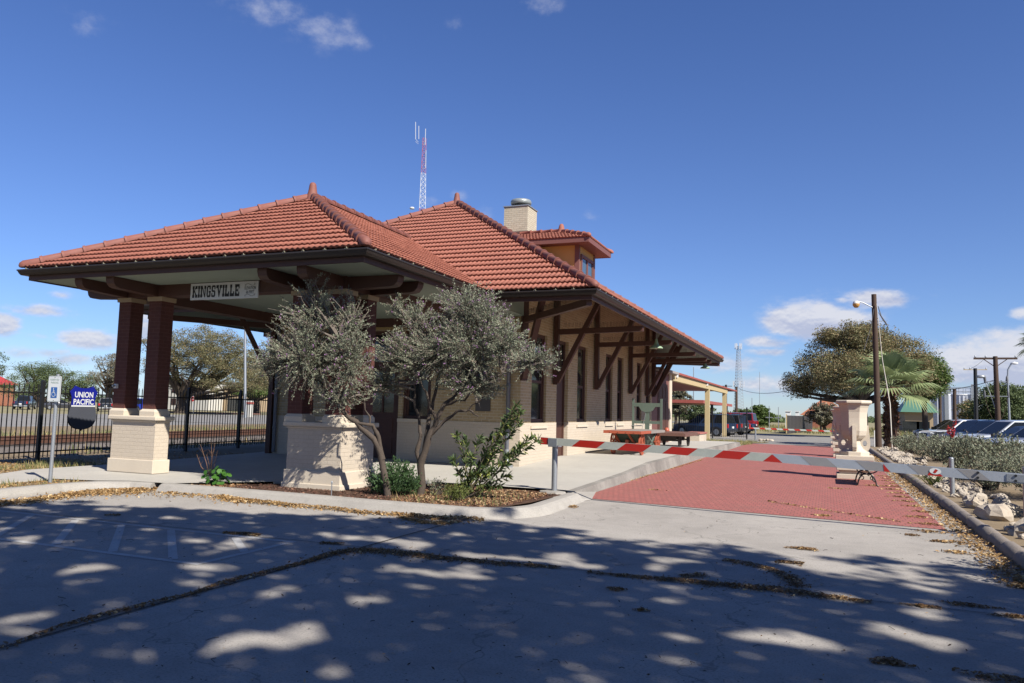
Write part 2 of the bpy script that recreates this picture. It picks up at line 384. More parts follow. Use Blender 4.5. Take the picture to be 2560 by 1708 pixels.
GREENL = leafmat('green_shrub_leaves', (.085, .15, .055), (.045, .09, .04), .2)
OLEAN = leafmat('oleander_leaves', (.105, .15, .05), (.05, .085, .03), .2, (.22, .24, .06), .12)
GERAN = leafmat('bright_round_leaves', (.075, .2, .03), (.04, .12, .02), .25)
OAKL = leafmat('live_oak_leaves', (.25, .235, .12), (.13, .13, .065), .25, (.24, .18, .10), .2)
OAKR = leafmat('brown_green_oak_leaves', (.30, .275, .14), (.16, .16, .075), .3, (.30, .215, .115), .22)
LIMEL = leafmat('bright_tree_leaves', (.16, .225, .065), (.09, .145, .045), .3)
MIDL = leafmat('mid_green_tree_leaves', (.155, .20, .085), (.08, .11, .048), .25)
GREYL = leafmat('grey_green_tree_leaves', (.24, .23, .16), (.14, .14, .09), .25, (.24, .19, .13), .2)
PALML = leafmat('palm_frond', (.34, .40, .19), (.21, .27, .12), .3)
PALMD = leafmat('dry_palm_thatch', (.17, .09, .055), (.085, .045, .03), .1)
GRASSL = leafmat('grass_blades', (.15, .19, .06), (.24, .21, .09), .2, (.36, .28, .13), .35)

# ------------------------------------------------------------------ ground, lot, platform (structure)
def sheet(name, poly, z, m, kind='structure'):
    b = MB(); b.quad(*[(p[0], p[1], z if len(p) < 3 else p[2]) for p in poly]); o = b.build(name, m); o['kind'] = kind; return o
def disc_sheet(name, r, z, m):
    n = 48; return sheet(name, [(r * math.cos(2 * math.pi * i / n), r * math.sin(2 * math.pi * i / n) + 100) for i in range(n)], z, m)
disc_sheet('ground', 1800, -.09, FIELD)
sheet('dirt_yard', [(-40, -20), (-12.35, -20), (-12.35, 11), (-15.2, 11.2), (-15.2, 48), (-40, 60)], .045, DIRT)
sheet('parking_lot', [(-12.6, -25), (16, -25), (16, 6.2), (2.35, 8.5), (2.02, 12), (2.02, 47.8), (-4.35, 47.8), (-4.35, 12.4), (-4.6, 11.2), (-5.1, 10.72), (-12.2, 10.72), (-12.6, 9.8)], 0, LOT)
sheet('brick_road', [(-4.3, 14.1), (1.62, 13.22), (1.62, 47.75), (-4.27, 47.75)], .006, PAVER)
sheet('cross_road', [(-60, 47.9), (60, 47.9), (60, 76), (-60, 78)], -.012, ROADC)
sheet('far_road', [(-28, -60), (-28, 180), (-75, 180), (-75, -60)], -.03, ROADC)
sheet('garden_bed', [(2.1, 9), (2.1, 47.8), (5.2, 47.8), (5.2, 12), (7, 6.5)], .10, DIRT)
sheet('car_park', [(5.2, 6), (40, 6), (40, 74), (5.2, 74)], .02, ROADC)
sheet('grass_verge', [(-7.2, 43.75), (-4.3, 43.75), (-4.32, 47.9), (-3.2, 50.4), (-9, 50.4)], .02, FIELD)
# worn hatching and pavement joints
b = MB()
def strip(b, p, q, w, z):
    p = np.array(p); q = np.array(q); d = norm(q - p); n = np.array([-d[1], d[0]]) * w / 2
    b.quad(*[(x[0], x[1], z) for x in (p - n, q - n, q + n, p + n)])
strip(b, (-12.3, 7.60), (-5.75, 7.60), .085, .004); strip(b, (-11.5, 6.12), (-5.75, 6.12), .085, .004)
for i, (p, q) in enumerate([((-11.75, 7.54), (-10.5, 6.18)), ((-10.92, 7.54), (-9.67, 6.18)), ((-10.08, 7.54), (-8.84, 6.18)), ((-9.24, 7.54), (-7.85, 6.18)), ((-8.41, 7.54), (-7.0, 6.18)), ((-7.58, 7.54), (-6.16, 6.18)), ((-6.54, 7.5), (-5.83, 6.85))]):
    strip(b, p, q, .09, .004)
strip(b, (-5.79, 7.54), (-5.79, 6.18), .08, .004)
o = b.build('parking_stripes', STRIPE); o['kind'] = 'structure'
JOINT = mat('joint_dirt', (.055, .042, .032), .95, .3, 8)
b = MB(); strip(b, (-4.9, -6), (-4.9, 10.7), .022, .008)
rr = random.Random(3)
for x in np.arange(-12.4, 2.0, .5):                       # joint with a slight wander
    strip(b, (x, 7.70 + rr.uniform(-.012, .012)), (x + .5, 7.70 + rr.uniform(-.012, .012)), .016, .009)
o = b.build('pavement_joint', JOINT); o['kind'] = 'structure'

def platform_z(y): return float(np.interp(y, [14, 18.2, 20.8, 31, 44], [.13, .2, .3, .3, .2]))
b = MB()
ys = [14.0, 15.3, 16.8, 18.2, 19.5, 20.8, 24, 27, 30.6, 34, 37, 40.4, 43.7]
for i in range(len(ys) - 1):
    y0, y1 = ys[i], ys[i + 1]; z0, z1 = platform_z(y0), platform_z(y1)
    b.quad((-15.2, y0, z0), (-4.5, y0, z0), (-4.5, y1, z1), (-15.2, y1, z1))
b.quad((-15.2, 43.7, .2), (-4.35, 43.7, .19), (-4.35, 43.7, 0), (-15.2, 43.7, 0))
fl = [(-15.2, 14.0), (-15.2, 11.2), (-14.05, 9.0), (-14.05, 4), (-13.2, 4), (-13.2, 10.2), (-12.35, 10.42), (-11.9, 10.72), (-11.0, 10.80), (-9.75, 12.15), (-9.1, 12.9), (-8.2, 13.0), (-7.35, 14.0)]
b.quad(*[(x, y, .13) for x, y in fl[::-1]])
for (p, q) in zip(fl[9:], fl[10:] + [(-4.5, 14.0)]): b.quad((p[0], p[1], .13), (p[0], p[1], .0), (q[0], q[1], .0), (q[0], q[1], .13))
b.quad((-7.35, 14, .13), (-7.35, 14, 0), (-4.35, 14, 0), (-4.35, 14, .13))
b.quad((-14.05, 9, .13), (-14.05, 9, .04), (-14.05, 4, .04), (-14.05, 4, .13)); b.quad((-13.2, 4, .13), (-13.2, 4, .04), (-13.2, 10.2, .04), (-13.2, 10.2, .13))
o = b.build('platform', SLABC); o['kind'] = 'structure'
b = MB()
for i in range(len(ys) - 1):
    y0, y1 = ys[i], ys[i + 1]; z0, z1 = platform_z(y0), platform_z(y1)
    b.quad((-4.5, y0, z0), (-4.36, y0, z0 - .012), (-4.36, y1, z1 - .012), (-4.5, y1, z1)); b.quad((-4.36, y0, z0 - .012), (-4.31, y0, 0), (-4.31, y1, 0), (-4.36, y1, z1 - .012))
o = b.build('platform_kerb', concrete('stained_kerb', (.36, .335, .30), .5, .6, .35, tint=(.17, .155, .14))); o['kind'] = 'structure'
sheet('planting_bed', [(-11.2, 10.8), (-5.2, 10.85), (-4.75, 11.2), (-4.55, 12.2), (-4.45, 14.0), (-7.35, 14.0), (-8.2, 13.0), (-9.1, 12.9), (-9.75, 12.15), (-10.95, 10.85)], .085, MULCHG)
sheet('verge_strip', [(-13.2, 4), (-12.4, 4), (-12.35, 10.4), (-12.4, 10.85), (-13.2, 10.2)], .11, DIRT)

def kerb(name, path, prof, m, seg=None):
    """sweep a closed (offset, z) profile along an xy path; offset grows to the right of travel"""
    b = MB(); n = len(path); k = len(prof); vs = []
    P = [np.array(p, float) for p in path]
    for i in range(n):
        d0 = norm(P[i] - P[i - 1]) if i else norm(P[1] - P[0]); d1 = norm(P[i + 1] - P[i]) if i < n - 1 else d0
        n0 = np.array([d0[1], -d0[0]]); n1 = np.array([d1[1], -d1[0]]); mi = (n0 + n1) / (1 + n0 @ n1)
        for (o_, z) in prof: vs.append((P[i][0] + mi[0] * o_, P[i][1] + mi[1] * o_, z))
    fs = [(i * k + j, i * k + (j + 1) % k, (i + 1) * k + (j + 1) % k, (i + 1) * k + j) for i in range(n - 1) for j in range(k)]
    b.add(vs, fs); b.add(vs[:k], [tuple(range(k))[::-1]]); b.add(vs[-k:], [tuple(range(k))])
    o = b.build(name, m); return o
arc = [(-5.1 + .85 * math.cos(a), 11.55 + .95 * math.sin(a)) for a in np.linspace(-math.pi / 2, 0, 9)]
KP = [(.26, -.02), (.24, .02), (.17, .105), (.12, .135), (.04, .14), (-.06, .135), (-.06, -.02)]
kp = [(-11.0, 10.78), (-9.5, 10.78), (-8.0, 10.76), (-6.6, 10.7)] + [(x, y + .1) for x, y in arc] + [(-4.27, 12.6), (-4.30, 13.6)]
kp = [(x, y) if i < 12 else (x, y) for i, (x, y) in enumerate(kp)]
o = kerb('bed_kerb', kp, KP, KERBC); o['kind'] = 'structure'
o = kerb('lot_kerb', [(-12.3, 2), (-12.32, 8.7), (-12.36, 9.7), (-12.2, 10.35), (-11.75, 10.72), (-11.3, 10.8)], [(.16, -.02), (.15, .03), (.11, .10), (.06, .125), (-.1, .125), (-.1, -.02)], KERBC); o['kind'] = 'structure'
# apron curving up from the lot to the platform beside the brick road
b = MB(); b.quad((-4.30, 12.55, .006), (-4.0, 13.9, .006), (-4.31, 15.3, .01), (-4.36, 14.0, .115), (-4.40, 12.9, .12)); o = b.build('kerb_apron', KERBC); o['kind'] = 'structure'
# rounded garden kerb, cast in short lengths
b = MB(); y = 6.0; k = 0
while y < 47.5:
    ln = rr.uniform(.75, 1.0); x = 2.08 + max(0, (9.5 - y)) ** 2 * .06
    x2 = 2.08 + max(0, (9.5 - y - ln)) ** 2 * .06; w = rr.uniform(.105, .125)
    b.tube([(x + .02, y, .02), (x, y + .03, .03), (x2, y + ln - .05, .03), (x2 + .02, y + ln - .01, .02)], [w * .8, w, w, w * .82], 9); y += ln
o = b.build('garden_kerb', mat('log_edging_concrete', (.26, .22, .19), .9, .4, 5, .5)); o['kind'] = 'structure'

# ------------------------------------------------------------------ station building
ST = thing('station_building', 'buff brick railway station with red tiled hip roofs and a brick-columned front porch', 'station', (-10.92, 20, .2))
XC = -10.92; XR, XL = -7.12, -14.72; YF = 18.17; YB = 34.0
XER, XEL, XPR, XPL = -4.37, -17.47, -6.82, -15.02; YE, YPE, YEB = 15.35, 10.5, 36.75
ZE = 4.15; PITCH = .61

def wall_cells(b, O, U, Nn, us, z0, z1, openings, depth=.17, zlow=None):
    """wall face from O along U between us[0]..us[1], z0..z1 with openings (u0,u1,za,zb); reveals go inwards"""
    O = np.array(O, float); U = np.array(U, float); Nn = np.array(Nn, float)
    cu = sorted(set([us[0], us[1]] + [u for o in openings for u in o[:2]])); cz = sorted(set([z0, z1] + [min(max(z, z0), z1) for o in openings for z in o[2:]]))
    P = lambda u, z, d=0: tuple(O + U * u - Nn * d + np.array([0, 0, z]))
    for i in range(len(cu) - 1):
        for j in range(len(cz) - 1):
            um, zm = (cu[i] + cu[i + 1]) / 2, (cz[j] + cz[j + 1]) / 2
            if any(o[0] < um < o[1] and o[2] < zm < o[3] for o in openings): continue
            b.quad(P(cu[i], cz[j]), P(cu[i + 1], cz[j]), P(cu[i + 1], cz[j + 1]), P(cu[i], cz[j + 1]))
    for (u0, u1, za, zb) in openings:
        a, c = max(za, z0), min(zb, z1)
        if c <= a: continue
        b.quad(P(u0, a), P(u0, a, depth), P(u0, c, depth), P(u0, c)); b.quad(P(u1, a), P(u1, c), P(u1, c, depth), P(u1, a, depth))
        if zb <= z1: b.quad(P(u0, c), P(u0, c, depth), P(u1, c, depth), P(u1, c))
        if za >= z0: b.quad(P(u0, a), P(u1, a), P(u1, a, depth), P(u0, a, depth))

WIN_R = [(18.95, 20.1), (22.95, 24.0), (26.27, 27.2), (27.9, 28.8), (31.05, 31.95), (32.8, 33.7)]
DOOR_R = (20.98, 22.02)
HEAD = 3.66
opsR = [(a, c, 1.28, HEAD) for a, c in WIN_R] + [(DOOR_R[0], DOOR_R[1], .2, HEAD)]
opsF = [(-12.75, -10.62, .2, HEAD), (-10.5, -9.65, 1.28, HEAD)]
up = MB(); lo = MB()
wall_cells(up, (XR, 0, 0), (0, 1, 0), (1, 0, 0), (YF, YB), 1.28, 5.5, opsR)
wall_cells(lo, (XR + .012, 0, 0), (0, 1, 0), (1, 0, 0), (YF - .012, YB), 0, 1.28, opsR)
wall_cells(up, (0, YF, 0), (1, 0, 0), (0, -1, 0), (XL, XR), 1.28, 5.5, opsF)
wall_cells(lo, (0, YF - .012, 0), (1, 0, 0), (0, -1, 0), (XL - .012, XR + .012), 0, 1.28, opsF)
for bb, z0, z1, g in ((up, 1.28, 5.5, 0), (lo, 0, 1.28, .012)):
    bb.quad((XL - g, YF, z0), (XL - g, YF, z1), (XL - g, YB, z1), (XL - g, YB, z0)); bb.quad((XL, YB, z0), (XL, YB, z1), (XR, YB, z1), (XR, YB, z0))
lo.quad((XL, YF - .012, 1.28), (XR + .012, YF - .012, 1.28), (XR, YF, 1.28), (XL, YF, 1.28)); lo.quad((XR + .012, YF, 1.28), (XR + .012, YB, 1.28), (XR, YB, 1.28), (XR, YF, 1.28))
up.build('wall', BUFF, ST); w = lo.build('wainscot', CREAM, ST); w['label'] = 'cream painted lower brickwork'
led = MB(); led.box(-10.60, YF - .07, 1.21, -9.62, YF - .014, 1.30)
led.build('front_ledge', STONE, ST)
fz = MB(); fz.box(XL + .2, YF - .03, 3.69, XR - .1, YF - .014, 3.96); fz.build('frieze_board', mat('tan_frieze', (.44, .33, .15), .7, .15, 2), ST)

def window(u0, u1, z0, z1, side):
    fr = MB(); gl = MB(); d0, d1 = .07, .155
    def bx(m, a, c, za, zb, n0, n1):
        if side == 'R': m.box(XR - n1, a, za, XR - n0, c, zb)
        else: m.box(a, YF + n0, za, c, YF + n1, zb)
    f = .09
    bx(fr, u0, u0 + f, z0, z1, d0, d1); bx(fr, u1 - f, u1, z0, z1, d0, d1); bx(fr, u0 + f, u1 - f, z1 - f, z1, d0, d1); bx(fr, u0 + f, u1 - f, z0, z0 + .1, d0, d1)
    zm = z0 + (z1 - z0) * .46
    bx(fr, u0 + f, u1 - f, zm - .035, zm + .035, d0 + .03, d1)
    for (a, c) in ((z0 + .1, zm - .035), (zm + .035, z1 - f)):
        bx(fr, u0 + f, u0 + f + .05, a, c, d0 + .03, d1); bx(fr, u1 - f - .05, u1 - f, a, c, d0 + .03, d1)
    w = fr.build('window', BROWN, ST)
    bx(gl, u0 + f + .05, u1 - f - .05, z0 + .1, zm - .035, d1 - .03, d1 - .01); bx(gl, u0 + f + .05, u1 - f - .05, zm + .035, z1 - f, d1 - .045, d1 - .02)
    gl.build('pane', GLASS, w)
    if side == 'R':
        s = MB(); s.box(XR + .014, u0 - .06, 1.13, XR + .05, u1 + .06, 1.205); s.build('sill', STONE, w)
for a, c in WIN_R: window(a, c, 1.28, HEAD, 'R')
window(-10.5, -9.65, 1.28, HEAD, 'F')
# doors
d = MB(); y0, y1 = DOOR_R; d.box(XR - .17, y0, .2, XR - .10, y0 + .09, HEAD); d.box(XR - .17, y1 - .09, .2, XR - .10, y1, HEAD); d.box(XR - .17, y0 + .09, 2.75, XR - .10, y1 - .09, 2.85); d.box(XR - .17, y0 + .09, 3.57, XR - .10, y1 - .09, HEAD)
dr = d.build('side_door', BROWN, ST)
d = MB(); d.box(XR - .165, y0 + .09, .3, XR - .13, y1 - .09, 2.75)
for (za, zb) in ((.45, 1.05), (1.15, 1.75), (1.85, 2.6)): d.box(XR - .13, y0 + .2, za, XR - .122, y1 - .2, zb)
d.build('door_leaf', BROWN, dr)
d = MB(); d.box(XR - .15, y0 + .09, 2.85, XR - .14, y1 - .09, 3.57); d.build('transom_pane', GLASS, dr)
d = MB(); x0, x1 = -12.75, -10.62
for x in (x0, -11.75, x1 - .1): d.box(x, YF + .09, .2, x + .1, YF + .17, HEAD)
d.box(x0 + .1, YF + .09, 2.7, x1 - .1, YF + .17, 2.82); d.box(x0 + .1, YF + .09, 3.56, x1 - .1, YF + .17, HEAD)
fd = d.build('front_door', BROWN, ST)
for (a, c) in ((x0 + .1, -11.75), (-11.65, x1 - .1)):
    d = MB(); d.box(a, YF + .13, .22, c, YF + .16, 1.45); d.box(a, YF + .13, 2.55, c, YF + .16, 2.7); d.box(a, YF + .13, 1.45, a + .12, YF + .16, 2.55); d.box(c - .12, YF + .13, 1.45, c, YF + .16, 2.55)
    for zz in (.35, .9): d.box(a + .13, YF + .115, zz, c - .13, YF + .13, zz + .42)
    xm = (a + c) / 2; d.box(xm - .02, YF + .125, 1.45, xm + .02, YF + .15, 2.55); d.box(a + .12, YF + .128, 1.98, c - .12, YF + .148, 2.02)
    d.build('door_leaf', BROWN, fd)
    g = MB(); g.box(a + .12, YF + .15, 1.45, c - .12, YF + .155, 2.55); g.box(a, YF + .14, 2.82, c, YF + .15, 3.56); g.build('door_pane', GLASS, fd)

# ---- tiled roofs
def tile_slope(b, A, B, TA, TB, wave=.112, row=.33, amp=.014, step=.046, spw=5):
    A, B, TA, TB = [np.array(p, float) for p in (A, B, TA, TB)]
    e = norm(B - A); n = norm(np.cross(e, TA - A)); s_ = np.cross(n, e)
    if n[2] < 0: n = -n
    Lh = (TA - A) @ s_; sg = 1 if Lh > 0 else -1; s_ = s_ * sg; Lh = abs(Lh)
    lb = lambda v: ((TA - A) @ e) * v / Lh
    rb = lambda v: (B - A) @ e + ((TB - B) @ e) * v / Lh
    nr = max(1, round(Lh / row)); row = Lh / nr; du = wave / spw
    V = []; Fq = []
    for j in range(nr):
        v0 = j * row - (.03 if j else 0); v1 = min(Lh, (j + 1) * row); l0, r0, l1, r1 = lb(v0), rb(v0), lb(v1), rb(v1)
        lo_, hi_ = min(l0, l1), max(r0, r1)
        u = np.concatenate([np.arange(math.floor(lo_ / du), math.ceil(hi_ / du) + 1) * du])
        ph = (j * .37) * wave * 0
        w = np.sin(2 * math.pi * (u + ph) / wave); w = amp * np.sign(w) * np.abs(w) ** .8
        ju = RNG.normal(0, .0025, len(u))
        ua, ub = np.clip(u, l0, r0), np.clip(u, l1, max(l1, r1))
        pa = A + np.outer(ua, e) + np.outer(np.full(len(u), v0), s_) + np.outer(w + step + ju, n)
        pb = A + np.outer(ub, e) + np.outer(np.full(len(u), v1), s_) + np.outer(w * .9 + .004, n)
        pc = A + np.outer(ua, e) + np.outer(np.full(len(u), v0 + .035), s_) + np.outer(w * .5 - .006, n)
        k = len(V); m = len(u); V += list(pa) + list(pb) + list(pc)
        for i in range(m - 1):
            Fq.append((k + i, k + i + 1, k + m + i + 1, k + m + i)); Fq.append((k + 2 * m + i, k + 2 * m + i + 1, k + i + 1, k + i))
    b.add(V, Fq, True)
def hip_caps(b, P, Q, r=.092, ln=.40, end=True):
    P, Q = np.array(P, float), np.array(Q, float); Ln = np.linalg.norm(Q - P); d = (Q - P) / Ln; n = max(1, round(Ln / ln)); ln = Ln / n
    up_ = np.array([0, 0, 1.]); up_ = norm(up_ - d * (up_ @ d)); sd = np.cross(d, up_); K = 11
    for i in range(n):
        a, c = P + d * (i * ln - .05 * (i > 0)), P + d * ((i + 1) * ln)
        prof = [(a, r + .012), (a + d * .045, r + .014), (a + d * .05, r), (c, r - .018)]
        if i == 0 and end: prof = [(a - d * .05, .03), (a - d * .02, r * .75), (a + d * .05, r + .005), (c, r - .018)]
        vs = []
        for (p, q) in prof:
            for k in range(K):
                t = math.pi * (k / (K - 1) * 1.24 - .12); vs.append(p + sd * q * math.cos(t) + up_ * (q * math.sin(t) * 1.05))
        fs = [(x * K + k, x * K + k + 1, (x + 1) * K + k + 1, (x + 1) * K + k) for x in range(len(prof) - 1) for k in range(K - 1)]
        b.add(vs, fs, True); b.add(vs[:K], [tuple(range(K))])
def finial(p, s, parent):
    b = MB(); b.lathe([(.15 * s, -.12 * s), (.125 * s, .0), (.10 * s, .08 * s), (.085 * s, .17 * s), (.078 * s, .235 * s), (.066 * s, .275 * s), (.04 * s, .30 * s), (0, .308 * s)], p, 14)
    return b.build('finial', HIPT, parent)

G = .06; z0 = ZE + .03
zr = ZE + .03 + PITCH * (XER - G - XC); ya = YE + G + (XER - G - XC)     # main ridge height and front hip apex
yb = YEB - G - (XER - G - XC)
b = MB()
cFL, cFR, cBR, cBL = (XEL + G, YE + G, z0), (XER - G, YE + G, z0), (XER - G, YEB - G, z0), (XEL + G, YEB - G, z0)
apF, apB = (XC, ya, zr), (XC, yb, zr)
tile_slope(b, cFL, cFR, apF, apF); tile_slope(b, cFR, cBR, apF, apB, spw=4); tile_slope(b, cBR, cBL, apB, apB, spw=3, row=.6); tile_slope(b, cBL, cFL, apB, apF, spw=3, row=.6)
MR = b.build('main_roof', TILE, ST)
b = MB(); hip_caps(b, np.array(cFR) + (0, 0, .05), np.array(apF) + (0, 0, .06)); hip_caps(b, np.array(cFL) + (0, 0, .05), np.array(apF) + (0, 0, .06)); hip_caps(b, np.array(apF) + (0, 0, .06), np.array(apB) + (0, 0, .06), end=False); hip_caps(b, np.array(cBR) + (0, 0, .05), np.array(apB) + (0, 0, .06))
b.build('hip_tiles', HIPT, MR); finial((apF[0], apF[1] - .03, apF[2] + .05), 1.0, MR)
PP = (6.33 - z0) / (14.48 - YPE - G); zp = 6.33; yv = YE + G + (zp - z0) / PITCH
pFL, pFR = (XPL + G, YPE + G, z0), (XPR - G, YPE + G, z0); pA = (XC, 14.48, zp); pV = (XC, yv, zp)
b = MB(); tile_slope(b, pFL, pFR, pA, pA); tile_slope(b, pFR, (XPR - G, YE + G, z0), pA, pV); tile_slope(b, (XPL + G, YE + G, z0), pFL, pV, pA, spw=3)
PR = b.build('porch_roof', TILE, ST)
b = MB(); hip_caps(b, np.array(pFR) + (0, 0, .05), np.array(pA) + (0, 0, .06)); hip_caps(b, np.array(pFL) + (0, 0, .05), np.array(pA) + (0, 0, .06)); hip_caps(b, np.array(pA) + (0, 0, .06), np.array(pV) + (0, 0, .06), end=False)
b.build('hip_tiles', HIPT, PR); finial((pA[0], pA[1] - .03, pA[2] + .05), 1.05, PR)

# ---- gutter, fascia, soffit
EAVE = [(XEL, YEB), (XEL, YE), (XPL, YE), (XPL, YPE), (XPR, YPE), (XPR, YE), (XER, YE), (XER, YEB), (XEL, YEB)]
def eave_sweep(prof):
    b = MB(); P = [np.array(p, float) for p in EAVE[:-1]]; n = len(P); k = len(prof); vs = []
    for i in range(n):
        d0 = norm(P[i] - P[i - 1]); d1 = norm(P[(i + 1) % n] - P[i]); n0 = np.array([d0[1], -d0[0]]); n1 = np.array([d1[1], -d1[0]]); mi = (n0 + n1) / (1 + n0 @ n1)
        for (o_, z) in prof: vs.append((P[i][0] + mi[0] * o_, P[i][1] + mi[1] * o_, z))
    fs = [(i * k + j, ((i + 1) % n) * k + j, ((i + 1) % n) * k + (j + 1) % k, i * k + (j + 1) % k) for i in range(n) for j in range(k)]
    # far end of the left eave is hidden; faces wind outwards
    b.add(vs, [f[::-1] for f in fs]); return b
g_ = eave_sweep([(0, ZE), (0, ZE - .025), (-.012, ZE - .03), (-.03, ZE - .075), (-.055, ZE - .11), (-.155, ZE - .115), (-.155, ZE - .01), (-.14, ZE - .01), (-.14, ZE - .09), (-.02, ZE - .05), (-.014, ZE)])
GT = g_.build('gutter', GUTTER, ST)
eave_sweep([(-.157, ZE + .0), (-.157, ZE - .205), (-.19, ZE - .205), (-.19, ZE)]).build('fascia', BROWN, ST)
b = MB(); zs = ZE - .18
b.quad((XPL + .19, YPE + .19, zs), (XPL + .19, YF, zs), (XPR - .19, YF, zs), (XPR - .19, YPE + .19, zs))
ex = XER - .19; ey = YE + .19; rise = .55
hx, hy = XR, ey + (ex - XR); zw = zs + rise * (ex - XR)
b.quad((ex, ey, zs), (ex, YEB - .19, zs), (XR, YEB - .19 - (ex - XR), zw), (hx, hy, zw))
xk = XPR - .19 - .01; b.quad((xk, ey, zs), (ex, ey, zs), (xk, ey + (ex - xk), zs + rise * (ex - xk)))
b.quad((xk, ey, zs), (xk, ey + (ex - xk), zs + rise * (ex - xk)), (xk, YF, zs + rise * (ex - xk) + .1), (xk, YF, zs))
xl = XEL + .19; b.quad((xl, ey, zs), (XL, ey + (XL - xl), zw), (XL, YEB - 3, zw), (xl, YEB - .19, zs)); xk2 = XPL + .20
b.quad((xk2, ey, zs), (xk2, ey + (xk2 - xl), zs + rise * (xk2 - xl)), (xl, ey, zs)); b.quad((xk2, ey, zs), (xk2, YF, zs), (xk2, YF, zw), (xk2, ey + 2, zw))
b.quad((ex, YEB - .19, zs), (xl, YEB - .19, zs), (XL, YEB - 2.75, zw), (XR, YEB - 2.75, zw))
b.build('soffit', SOFFIT, ST)

# ---- porch beams, outriggers, piers, columns
b = MB(); zb0, zb1 = 3.735, zs + .0
xl0, xl1, xr0, xr1 = -13.80, -13.46, -8.48, -8.14; yf0, yf1 = 11.89, 12.23
b.box(xl0, yf0, zb0, xr1, yf1, zb1); b.box(xl0, yf1, zb0, xl1, YF - .01, zb1); b.box(xr0, yf1, zb0, xr1, YF - .01, zb1)
b.box(xl1, YF - .22, zb0 + .02, xr0, YF - .016, zb1)
b.build('porch_beam', BROWN, ST)
def outrigger(x, y, dx, dy, ln):
    """rounded timber running outwards from (x, y) under the soffit"""
    w = .10; pr = []
    for (t, z) in ((0, 0), (0, -.235), (ln - .16, -.205), (ln - .08, -.185), (ln - .025, -.13), (ln, -.05), (ln, 0)): pr.append((x + dx * t - dy * w, y + dy * t - dx * w, zs - .004 + z))
    b = MB(); b.slab(pr, (2 * w * dy, 2 * w * dx, 0)); return b.build('outrigger', BROWN, ST)
cols = {1: [(-13.63, 12.09), (-12.79, 12.09)], 2: [(-9.15, 12.06), (-8.31, 12.06), (-8.31, 12.8)]}
for x in (-13.63, -12.79, -9.15, -8.31): outrigger(x, yf0, 0, -1, 1.10)
for y in (12.06, 12.8): outrigger(xr1, y, 1, 0, 1.05); outrigger(xl0, y, -1, 0, 1.0)
for k, (x0, x1) in {1: (-13.73, -12.555), 2: (-9.285, -8.11)}.items():
    y0, y1 = 11.905, (12.27 if k == 1 else 13.0); zb = .02 if k == 2 else .135
    b = MB(); b.box(x0, y0, .40, x1, y1, 1.165)
    P = b.build('pier', CREAM, ST); P['label'] = 'cream brick pier carrying three columns'
    b = MB(); b.box(x0 - .035, y0 - .035, zb, x1 + .035, y1 + .035, .405)
    if k == 2: b.box(x0 - .06, y0 - .06, zb, x1 + .06, y1 + .06, .175)
    b.build('plinth', STONE, P, bevel=.012)
    b = MB(); b.box(x0 - .03, y0 - .03, 1.165, x1 + .03, y1 + .03, 1.20); b.box(x0 - .07, y0 - .07, 1.20, x1 + .07, y1 + .07, 1.285); b.build('ledge', STONE, P, bevel=.02)
    for (cx, cy) in cols[k]:
        b = MB(); b.box(cx - .165, cy - .165, 1.40, cx + .165, cy + .165, 3.65); b.build('column', REDBRICK, P)
        b = MB(); b.box(cx - .20, cy - .20, 1.285, cx + .20, cy + .20, 1.38); b.add([(cx + sx * .20, cy + sy * .20, 1.38) for sx, sy in ((-1, -1), (1, -1), (1, 1), (-1, 1))] + [(cx + sx * .166, cy + sy * .166, 1.43) for sx, sy in ((-1, -1), (1, -1), (1, 1), (-1, 1))], [(i, (i + 1) % 4, 4 + (i + 1) % 4, 4 + i) for i in range(4)])
        b.build('column_base', STONE, P)
        b = MB(); b.box(cx - .195, cy - .195, 3.645, cx + .195, cy + .195, 3.733); b.build('column_cap', mat('tan_cap_stone', (.45, .34, .21), .8), P) if 'tan_cap_stone' not in D.materials else b.build('column_cap', D.materials['tan_cap_stone'], P)

# ---- eave brackets with bird spikes
def bracket(wx, wy, dx, dy, reach, tie_z=3.88, foot=2.34, top=None, spikes=True, brace=True):
    """post on the wall, level tie out to the eave and a steep brace; (dx, dy) points outwards"""
    b = MB(); zt = zs + rise * 2.55 if top is None else top
    p = lambda t, z: (wx + dx * t, wy + dy * t, z)
    b.beam(p(.10, foot), p(.10, zt), .15, .13, up=(dx, dy, 0))
    b.beam(p(.16, tie_z - .06), p(reach, tie_z), .13, .15)
    if brace: b.beam(p(.14, foot + .08), p(1.30, zs + rise * (2.58 - 1.38)), .13, .14, up=(-dy, dx, 0))
    o = b.build('bracket', BROWN, ST)
    if spikes:
        s = MB()
        for t in np.arange(.3, reach - .3, .042):
            z = tie_z + .07; j = rr.uniform(-.018, .018)
            s.beam(p(t, z), (wx + dx * (t + j), wy + dy * (t + j) + rr.uniform(-.01, .01), z + .13), .007, .007)
        s.build('bird_spikes', mat('dark_spike_plastic', (.09, .07, .045), .6) if 'dark_spike_plastic' not in D.materials else D.materials['dark_spike_plastic'], o)
for y in (20.62, 24.78, 29.6, 32.6, 33.93): bracket(XR, y, 1, 0, 2.55)
q = math.sqrt(.5)
bracket(XR + .03, YF + .0, q, -q, 3.45, tie_z=3.92, top=4.9)
bracket(XR, YB + .0, q, q, 3.6, tie_z=3.92, top=4.9)
for y in (20.62, 24.78): bracket(XL, y, -1, 0, 2.5, spikes=False)
bracket(XL - .03, YF, -q, -q, 3.4, tie_z=3.9, top=4.6, spikes=False)
b = MB(); b.box(XL - .12, YF - .13, .2, XL + .03, YF - .016, zs); b.build('corner_post', BROWN, ST)
